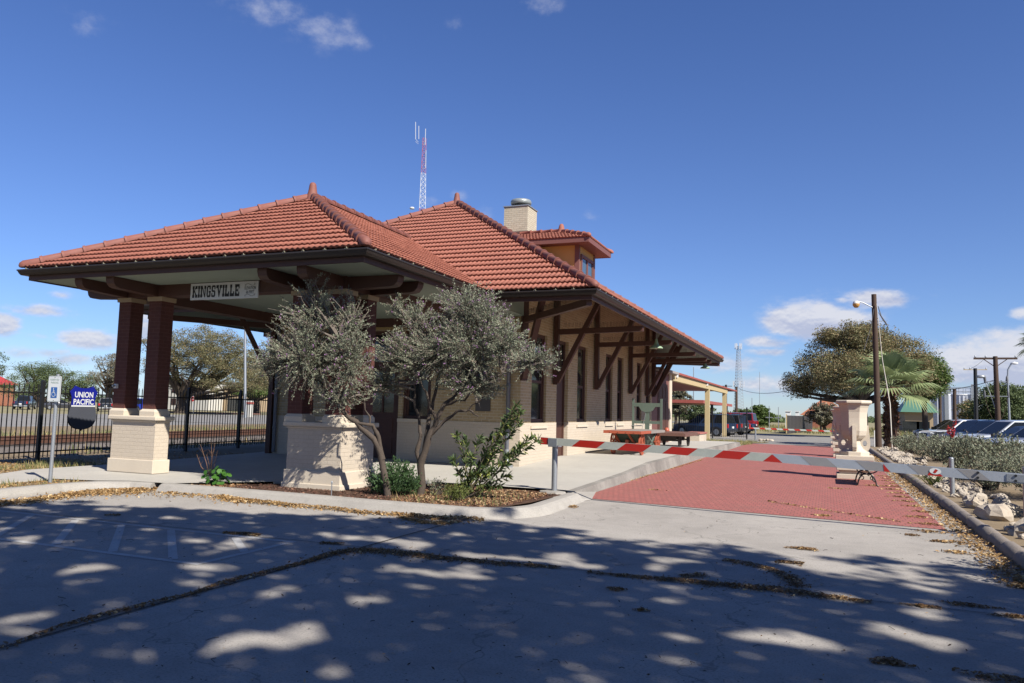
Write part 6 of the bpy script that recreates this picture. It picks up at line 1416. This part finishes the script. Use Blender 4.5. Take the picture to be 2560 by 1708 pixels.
# ------------------------------------------------------------------ right hand background
G2 = 'trees on the right beyond the brick road'
tree_at('spreading_oak', 'large brownish live oak behind the palm and the lamp pole', 2150, 806, 1966, 2345, 72, OAKR, 620, 170, .15, group=G2, tr=.55, bottom=1000, clump=.95, limbs=26, lobes=[(-.05, 0, .55, .62, .85), (-.55, .1, .34, .44, .62), (.45, 0, .45, .52, .75), (-.2, 0, .80, .40, .38), (.2, .1, .78, .42, .40), (-.78, 0, .18, .26, .32), (.7, -.1, .25, .32, .45), (-.2, -.4, .35, .5, .55)])
tree_at('bright_tree', 'bright green tree leaning out on the right of the brownish oak', 2310, 872, 2250, 2380, 74, LIMEL, 190, 130, .17, group=G2, bottom=1010, clump=.75, tr=.25)
tree_at('low_tree', 'low grey tree under the left edge of the brownish oak', 2060, 1000, 2015, 2105, 95, GREYL, 90, 60, .25, group=G2, fork=.2)
tree_at('field_bush', 'rounded green bush standing in the field beyond the crossroad', 1900, 1009, 1858, 1938, 120, LIMEL, 170, 60, .3, group=G2, fork=.05, z0_=-.09, limbs=6)
tree_at('field_bush', 'lower green bush left of the rounded field bush', 1855, 1018, 1825, 1880, 125, MIDL, 90, 60, .3, group=G2, fork=.05, z0_=-.09, limbs=6)
tree_at('canopy_tree', 'grey green tree behind the tan canopy', 1690, 952, 1660, 1730, 110, GREYL, 130, 60, .28, group=G2, fork=.2)
tree_at('canopy_bush', 'low green trees seen through the carport', 1740, 1003, 1700, 1800, 118, MIDL, 120, 60, .3, group=G2, fork=.1, z0_=-.09)
tree_at('roadside_tree', 'dark green tree behind the leaning power pole', 2500, 948, 2425, 2600, 82, MIDL, 280, 120, .19, group=G2, fork=.12, clump=.9)
tree_at('roadside_tree', 'paler green crown at the right edge of the photo', 2580, 948, 2520, 2660, 92, LIMEL, 160, 65, .28, group=G2, fork=.15)
tree_at('thin_tree', 'thin dark tree in front of the white tanks', 2420, 993, 2388, 2452, 90, OAKR, 55, 45, .2, group=G2, fork=.4, clump=.6)
# distant woods: one mass
P = []
for (pa, pb, Dy, tp, k) in ((-200, 2900, 420, 1016, 9000), (1850, 2060, 260, 1030, 2600), (-200, 800, 300, 968, 3000)):
    for i in range(k):
        px = RNG.uniform(pa, pb); yb_ = Dy * RNG.uniform(.95, 1.15); b_ = at(px, tp, yb_); hgt = RNG.uniform(.8, 3.2) * (1 + .45 * math.sin(px * .031) + .3 * math.sin(px * .011 + 2)) * Dy / 300; d = RNG.normal(size=(5, 3)); d[:, 2] = RNG.random(5) ** .6 * hgt; d[:, :2] *= 1.4; P.append(np.array([b_[0], yb_, -.1]) + d)
V, F = leaf_geo(np.concatenate(P), 1.3, .7, .2); tag(np_mesh('distant_woods', V, F, MIDL), 'low line of distant trees along the horizon', 'woods', kind='stuff')

# palms
def palm(name, label, base, h, R, n, trunk_r, group=None, fan=True, skirt=True):
    t = thing(name, label, 'palm', base, 0, group); B = np.array(base, float); top = B + (0, 0, h); b = MB()
    b.tube([B + (0, 0, -.1), B + (0, 0, .4), B + (0, 0, h * .6), top], [trunk_r * 1.5, trunk_r * 1.15, trunk_r, trunk_r * .9], 14); b.build('trunk', PALMD, t)
    if skirt:
        m = 420; a = RNG.random(m) * 6.283; z = RNG.random(m) ** .9 * h; P = B + np.stack([np.cos(a) * trunk_r * 1.15, np.sin(a) * trunk_r * 1.15, z], 1)
        ax = np.stack([np.cos(a) * .55, np.sin(a) * .55, RNG.uniform(-.9, .9, m)], 1); V, F = leaf_geo(P, RNG.uniform(.3, .6, m), .22, axis=ax * 2); np_mesh('dead_leaf_skirt', V, F, PALMD, t)
    L_ = MB(); st = MB()
    for i in range(n):
        a = i * 2.39996; el = R_(78) - R_(92) * (i / n) ** .85 + RNG.normal(0, .06); d = np.array([math.cos(a) * math.cos(el), math.sin(a) * math.cos(el), math.sin(el)]); pl_ = R * .48; p1 = top + d * pl_ + (0, 0, -.05 * R)
        st.tube(bez(top, p1, (0, 0, .05 * R), 4), [.022, .018, .015, .012], 4, False)
        s = norm(np.cross(d, (0, 0, 1.))); u = norm(np.cross(s, d)); k = 26
        for j in range(k):
            q = (j / (k - 1) - .5) * R_(185); dd = d * math.cos(q) + s * math.sin(q) + u * (-.10 + .12 * abs(math.sin(q))); ln = R * .60 * (.72 + .28 * math.cos(q)) * RNG.uniform(.9, 1.05); w = R * .021
            e0 = p1; e1 = p1 + dd * ln * .6; e2 = p1 + dd * ln + np.array([0, 0, -.26 * ln - .16 * ln * max(0, -el)]); sw = norm(np.cross(dd, u)) * w
            L_.quad(e0 - sw * .25, e1 - sw, e1 + sw, e0 + sw * .25); L_.quad(e1 - sw, e2 - sw * .12, e2 + sw * .12, e1 + sw)
    st.build('petioles', PALML, t); L_.build('fronds', PALML, t); return t
pp_ = at(2226, 1000, 50); palm('fan_palm', 'green fan palm with a shaggy brown trunk behind the lamp pole', (pp_[0], 50, 0), at(2226, 968, 50)[2], 2.75, 19, .30)
pp_ = at(2612, 900, 70); palm('tall_palm', 'tall palm whose crown enters at the right edge of the photo', (pp_[0], 70, 0), at(2612, 862, 70)[2], 2.0, 24, .22, skirt=False)

# lamp pole with floodlight
ULP = np.array([2.62, 47.3, 0]); LP_ = thing('lamp_pole', 'brown wooden utility pole with an amber floodlight beside the planters', 'utility pole', tuple(ULP))
b = MB(); b.tube([ULP, ULP + (-.05, 0, 4), ULP + (-.12, 0, 8.55)], [.17, .15, .13], 12); b.build('pole', WOODP, LP_)
zl = at(2140, 770, 47.3); b = MB(); b.tube([(2.5, 47.25, zl[2] - .05), (1.9, 47.1, zl[2] + .28), (zl[0] + .1, 47.0, zl[2] + .30)], .03, 7); b.build('lamp_arm', GALV, LP_)
b = MB(); b.lathe([(.12, .36), (.16, .30), (.17, .22)], (zl[0], 47.0, zl[2] - .02), 14); b.build('lamp_housing', WHITE, LP_)
b = MB(); b.lathe([(.19, .22), (.18, .12), (.10, .0), (0, -.02)], (zl[0], 47.0, zl[2] - .02), 14); b.build('amber_lens', mat('amber_lens', (.62, .34, .10), .3), LP_)
b = MB(); c_ = [(2.48, 47.1, zl[2] - .1), (2.30, 47.05, zl[2] - 1.2), (1.95, 47.05, zl[2] - 2.4)]; b.tube(c_, .02, 6); b.tube([(2.70, 47.2, zl[2] + .05), (2.85, 47.2, zl[2] - .5), (3.15, 47.2, zl[2] - 1.0)], .025, 6); b.tube([(2.72, 47.2, zl[2] - .3), (2.95, 47.2, zl[2] - .75), (3.2, 47.2, zl[2] - 1.15)], .02, 6); b.build('loose_cable', WIREG, LP_)
b = MB(); b.tube([(2.62, 47.1, 8.0), at(2206, 900, 46.9), at(2225, 1010, 46.0), at(2231, 1128, 44.5)], [.018, .02, .03, .022], 7); b.build('guy_wire', mat('pale_guy_guard', (.55, .50, .42), .6), LP_)
b = MB(); b.tube([(2.40, 47.0, .05), (2.40, 47.0, 1.0)], .025, 7); b.build('conduit', WHITE, LP_)
# power poles at the right
def xarm(p, w, z, th=.09, m=WOODP, parent=None, pins=True, nm='crossarm'):
    b = MB(); b.box(p[0] - w / 2, p[1] - .06, z - th / 2, p[0] + w / 2, p[1] + .06, z + th / 2); b.build(nm, m, parent)
    if pins:
        b = MB()
        for u in (-.46, -.22, .46): b.lathe([(.05, 0), (.06, .06), (.03, .16), (0, .17)], (p[0] + u * w, p[1], z + th / 2), 8)
        b.build('insulators', GALV, parent)
def ex_big(t, p):
    xarm(p, 2.6, p[2] - .15, .13, WOODP, t)
    for dz, w in ((1.75, 1.3), (2.75, 1.4)):
        xarm(p, w, p[2] - dz, .05, GALV, t, False, 'equipment_arm')
        for s_ in (-1, 1): b = MB(); b.lathe([(.06, -.1), (.08, .1), (.06, .3), (.02, .42)], (p[0] + s_ * w / 2, p[1], p[2] - dz), 8); b.build('cutout', WIREG, t)
    b = MB()
    for s_ in (-1, 1): b.beam((p[0], p[1], p[2] - .75), (p[0] + s_ * .7, p[1], p[2] - .2), .05, .05); b.tube(bez((p[0] + s_ * .65, p[1], p[2] - 2.6), (p[0] + s_ * .05, p[1], p[2] - 4.6), (s_ * .3, 0, -.2), 6), .015, 5)
    b.build('arm_braces', WOODP, t)
    b = MB(); b.tube([(p[0] + .15, p[1] - .15, 0), (p[0] + .08, p[1] - .15, p[2] - 4.6)], .10, 8); b.tube([(p[0] + .50, p[1] - .15, 0), (p[0] + .32, p[1] - .15, p[2] - 4.4)], .08, 8); b.build('conduit', GALV, t)
    b = MB(); q = at(2456, 941, 62); b.tube(bez((p[0], p[1], p[2] - 3.9), (q[0], 62, q[2]), (0, 0, .35), 6), .03, 6); b.build('lamp_arm', GALV, t)
    b = MB(); b.lathe([(.0, -.14), (.14, -.1), (.18, .0), (.1, .08), (0, .1)], (q[0] - .1, 62, q[2]), 12, True, 0, 1.7, .8); b.build('lamp_head', GALV, t)
pole('power_pole', 'tall dark power pole with crossarms, cut-outs and grey conduits at the right', 'utility pole', 2496, 62, 891, .19, .14, WOODP, ex_big, lean=-8)
pole('power_pole', 'dark pole with a thin pale crossarm left of the tall power pole', 'utility pole', 2440, 76, 921, .17, .14, BLACK, lambda t, p: xarm(p, 1.75, p[2] - .12, .06, TANP, t), lean=-2)
pole('short_pole', 'plain brown pole in front of the white tanks', 'pole', 2386, 70, 973, .13, .12, WOODP)
pole('short_pole', 'plain brown pole at the left edge of the white tanks', 'pole', 2350, 88, 965, .14, .12, WOODP)
def ex_lamp(t, p):
    b = MB(); b.tube([p, p + (.03, 0, .5), p + (.25, 0, .95)], .05, 8); b.build('lamp_arm', GALV, t); b = MB(); b.lathe([(0, -.1), (.15, -.06), (.17, .03), (0, .12)], tuple(p + (.45, 0, .98)), 12, True, 0, 1.5, .8); b.build('lamp_head', WHITE, t)
pole('street_lamp', 'grey street lamp right of the tall power pole', 'street lamp', 2524, 66, 942, .09, .06, GALV, ex_lamp, lean=-5)
pole('power_pole', 'thin dark pole under the brownish oak by the dark fence', 'utility pole', 2052, 98, 985, .12, .1, BLACK)
pole('power_pole', 'dark pole behind the tan canopy', 'utility pole', 1815, 112, 962, .16, .14, BLACK, lambda t, p: xarm(p, 1.6, p[2] - .2, .08, WOODP, t, False))
pole('power_pole', 'old brown pole beside the lattice tower', 'utility pole', 1841, 118, 967, .2, .16, WOODP)
pole('antenna_mast', 'pale mast with small antennas behind the canopy', 'mast', 1734, 130, 918, .10, .06, GALV, lambda t, p: xarm(p - (0, 0, 3.2), 1.6, p[2] - 3.2, .08, GALV, t, False, 'antenna_arm'))
pole('antenna_mast', 'very thin distant mast right of the lattice tower', 'mast', 1899, 210, 930, .07, .05, GALV)
for i, (px, tp, lab) in enumerate(((1880, 995, 'thin pale signal mast left of the rounded field bush'), (1923, 1015, 'thin pale signal mast right of the rounded field bush'), (1946, 1018, 'short signal mast before the distant woods'))):
    pole('signal_mast', lab, 'mast', px, 105, tp, .05, .04, GALV, lambda t, p: xarm(p - (0, 0, 1.4), .9, 1.5, .1, GALV, t, False, 'signal_box'), group='railway signal masts')
def wire(name, label, pts, r=.012):
    b = MB()
    for p, q, sag in pts: b.tube(bez(p, q, (0, 0, -sag), 14), r, 4, False)
    tag(b.build(name, WIREG, None, tuple(pts[0][0])), label, 'wire', 'overhead wires')
wire('overhead_wire', 'sagging cable running left from the tall power pole to the brownish oak', [(at(2487, 950, 62), at(2350, 975, 74), .3)], .025)
wire('overhead_wire', 'cable sagging from the lattice tower to the brownish oak', [(at(1848, 972, 118), at(1975, 976, 72), .9)], .025)
wire('overhead_wire', 'faint line high between the two power poles at the right', [(at(2462, 896, 62), at(2425, 922, 76), .2)], .015)
wire('overhead_wire', 'faint pair of lines over the left hand trees', [(at(-50, 908, 120), at(300, 935, 130), .5), (at(-50, 916, 120), at(300, 941, 130), .5)], .03)

# lattice towers
def lattice(name, label, px, Dy, ptop, pbot, w0, w1, colours, nseg, extra=None, r=.06):
    c = at(px, pbot, Dy); zt = at(px, ptop, Dy)[2]; x = c[0]; t = thing(name, label, 'tower', (x, Dy, -.09), 0, 'lattice towers')
    parts = {}
    leg = lambda k, f: np.array([x, Dy, 0]) + np.array([math.cos(k * 2.0944 + .5), math.sin(k * 2.0944 + .5), 0]) * (w0 + (w1 - w0) * f) / 1.73 + np.array([0, 0, zt * f])
    for i in range(nseg):
        f0, f1 = i / nseg, (i + 1) / nseg; col = colours[int(len(colours) * (i + .5) / nseg)]; b = parts.setdefault(col, MB())
        for k in range(3):
            b.beam(leg(k, f0), leg(k, f1), r * 1.3, r * 1.3); b.beam(leg(k, f0), leg((k + 1) % 3, f1), r * .7, r * .7); b.beam(leg((k + 1) % 3, f0), leg(k, f1), r * .7, r * .7); b.beam(leg(k, f1), leg((k + 1) % 3, f1), r * .7, r * .7)
    for col, b in parts.items(): b.build(col, D.materials[col], t)
    if extra: extra(t, x, Dy, zt)
    return t
mat('white_lattice', (.66, .68, .72), .5, .1, 2); mat('red_lattice', (.40, .12, .20), .5, .1, 2); mat('grey_lattice', (.30, .31, .33), .5, .1, 2)
def ex_radio(t, x, y, z):
    b = MB(); u = lambda px, py: at(px, py, y)
    for a, c in (((1039, 348), (1039, 305)), ((1063, 362), (1064, 322)), ((1064, 420), (1065, 376)), ((1047, 348), (1047, 315))): b.beam(u(*a), u(*c), .10, .10)
    for a, c in (((1039, 348), (1046, 356)), ((1039, 354), (1046, 360)), ((1054, 353), (1063, 356)), ((1054, 360), (1063, 362)), ((1055, 413), (1064, 415)), ((1055, 421), (1063, 422))): b.beam(u(*a), u(*c), .07, .07)
    b.build('antennas', D.materials['white_lattice'], t)
    b = MB(); q = u(1030, 524); b.lathe([(0, 0), (.5, .1), (.55, .35), (.45, .5), (0, .55)], tuple(q), 12); b.build('dish', D.materials['white_lattice'], t)
lattice('radio_tower', 'tall red and white lattice radio mast rising behind the station roof', 1047, 150, 348, 700, 3.6, .85, ['white_lattice', 'white_lattice', 'white_lattice', 'white_lattice', 'red_lattice', 'red_lattice', 'white_lattice', 'red_lattice'], 46, ex_radio, .06)
def ex_cell(t, x, y, z):
    for zz, k, q in ((z, 6, .75), (z - 9.0, 5, 1.3)):
        for i in range(k): a = i * 6.283 / k; b = MB(); b.box(x + q * math.cos(a) - .09, y + q * math.sin(a) - .08, zz - .7, x + q * math.cos(a) + .09, y + q * math.sin(a) + .08, zz + .7); b.beam((x, y, zz), (x + q * math.cos(a), y + q * math.sin(a), zz), .05, .05); b.build('antenna', D.materials['white_lattice'], t)
lattice('cell_tower', 'grey lattice phone tower on the horizon right of the station eave', 1846, 190, 866, 1000, 2.6, .75, ['grey_lattice'] * 2, 26, ex_cell, .042)

# buildings at the right
xa, xb = at(2262, 1000, 112)[0], at(2332, 1000, 112)[0]; 
facade('green_roof_building', 'tan building with a green seamed metal roof left of the white tanks', 'building', xa, xb, 112, -.05, at(2300, 1031, 112)[2], TANW, [(xa - .3, .0, xa + (xb - xa) * .5, 1.5), (xb - 1.9, .4, xb - .4, 1.5)], GLASS, 9, mat('green_seam_roof', (.10, .22, .15), .5, .25, .9), gable=1.0)
xa, xb = at(2010, 1000, 128)[0], at(2118, 1000, 128)[0]
facade('orange_building', 'low orange brick building under the brownish oak', 'building', xa, xb, 128, -.05, 2.0, ORB, roof=mat('orange_tile_roof', (.36, .13, .06), .8), depth=9, gable=2.5)
xa, xb = at(2234, 1000, 130)[0], at(2254, 1000, 130)[0]
facade('orange_kiosk', 'small orange wall between the palm trunk and the green roofed building', 'building', xa, xb, 130, -.05, 2.7, ORB, depth=4, roof=D.materials['orange_tile_roof'])
def tank(px0, px1, ptop, Dy, label):
    a, c = at(px0, 1000, Dy), at(px1, 1000, Dy); x, r = (a[0] + c[0]) / 2, (c[0] - a[0]) / 2; z = at((px0 + px1) / 2, ptop, Dy)[2]; t = thing('storage_tank', label, 'tank', (x, Dy, -.05), 0, 'white storage tanks')
    b = MB(); n = 72; b.lathe([(r, 0), (r, z)], (x, Dy, 0), n, True); b.build('shell', mat('white_ribbed_steel', (.66, .68, .74), .5, .15, .8) if 'white_ribbed_steel' not in D.materials else D.materials['white_ribbed_steel'], t)
    b = MB()
    for k in range(28): q = k * 6.283 / 28; b.box(x + r * math.cos(q) - .07, Dy + r * math.sin(q) - .07, 0, x + r * math.cos(q) + .07, Dy + r * math.sin(q) + .07, z - .1)
    b.build('ribs', D.materials['white_ribbed_steel'], t)
    b = MB(); b.lathe([(r + .05, z), (r + .05, z + .12), (0, z + r * .12)], (x, Dy, 0), n); b.build('lid', WHITE, t)
    b = MB()
    for k in range(14): q = k * 6.283 / 14; b.beam((x + r * math.cos(q), Dy + r * math.sin(q), z), (x + r * math.cos(q), Dy + r * math.sin(q), z + 1.1), .06, .06)
    for zz in (z + .55, z + 1.1): b.tube([(x + r * math.cos(q), Dy + r * math.sin(q), zz) for q in np.linspace(0, 6.283, 29)], .03, 4, False)
    b.box(x + r * .25, Dy - r - .3, 0, x + r * .25 + .5, Dy - r - .2, z + 1.6); b.build('railing', GALV, t)
tank(2328, 2376, 988, 128, 'white ribbed steel tank beside the green roofed building'); tank(2372, 2452, 989, 134, 'wider white ribbed tank with railings behind the thin dark tree')
xa, xb = at(2411, 1000, 95)[0], at(2440, 1000, 95)[0]; z1 = at(2425, 1050, 95)[2]
t = thing('white_shed', 'tiny white gabled shed under the thin dark tree', 'shed', ((xa + xb) / 2, 95, -.05)); b = MB(); b.add([(xa, 95, -.05), (xb, 95, -.05), (xb, 95, z1), ((xa + xb) / 2, 95, z1 + .7), (xa, 95, z1), (xa, 98, -.05), (xb, 98, -.05), (xb, 98, z1), ((xa + xb) / 2, 98, z1 + .7), (xa, 98, z1)], [(0, 1, 2, 3, 4), (5, 9, 8, 7, 6), (0, 5, 6, 1), (1, 6, 7, 2), (0, 4, 9, 5)]); b.build('wall', WST, t)
b = MB(); b.add([(xa - .1, 94.9, z1 - .05), ((xa + xb) / 2, 94.9, z1 + .78), (xb + .1, 94.9, z1 - .05), (xa - .1, 98.1, z1 - .05), ((xa + xb) / 2, 98.1, z1 + .78), (xb + .1, 98.1, z1 - .05)], [(0, 1, 4, 3), (1, 2, 5, 4)]); b.build('roof', WHITE, t)
# dark panel fence and chain fence line
p0, p1 = at(1968, 1060, 84), at(2030, 1060, 104); DF = thing('panel_fence', 'dark corrugated panel fence in the dry field', 'fence', (p0[0], 84, -.05)); b = MB()
for i in range(40):
    a = p0 + (p1 - p0) * (i / 40); c = p0 + (p1 - p0) * ((i + 1) / 40); b.beam((a[0] + .03 * (i % 2), a[1], .85), (c[0] + .03 * (i % 2), c[1], .85), .05, 1.85)
b.build('panels', mat('dark_sheet_metal', (.055, .05, .05), .6, .3, 1), DF)
b = MB(); b.box(p0[0] - .12, 83.9, -.05, p0[0] - .02, 84.1, 1.9); b.build('end_post', TANP, DF)
for (px, w, lab) in ((1970, 13, 'white cabinet at the end of the dark panel fence'), (1993, 9, 'white cabinet behind the middle of the dark panel fence')):
    a, c = at(px - w / 2, 1040, 112), at(px + w / 2, 1040, 112); b = MB(); b.box(a[0], 112, -.05, c[0], 113, 2.35); b.box(a[0] - .06, 111.9, 2.35, c[0] + .06, 113.1, 2.45); tag(b.build('white_cabinet', WHITE, None, (a[0], 112, 0)), lab, 'cabinet', 'white cabinets by the dark fence')
# far gate arm
FG = thing('far_barrier_arm', 'far gate arm with red and white stripes across the other end of the road', 'gate', (-4.6, 56.4, 0)); P_, Q_ = np.array([-5.05, 56.3, .78]), np.array([.9, 57.2, .72])
b = MB(); b.beam(P_, Q_, .05, .11); b.build('arm', WSTRIPE, FG); d_ = norm(Q_ - P_); Ln = np.linalg.norm(Q_ - P_)
for k in range(8):
    s0 = .05 + k * .76; b = MB(); b.quad(*[P_ + d_ * min(s, Ln - .01) + (0, -.03, h) for s, h in ((s0, -.053), (s0 + .36, -.053), (s0 + .26, .053), (s0 - .10 if k else s0, .053))]); b.build('red_stripe', RSTRIPE, FG)
b = MB(); b.tube([(-4.58, 56.4, 0), (-4.58, 56.4, .72)], .06, 10); b.build('rest_post', GALV, FG)
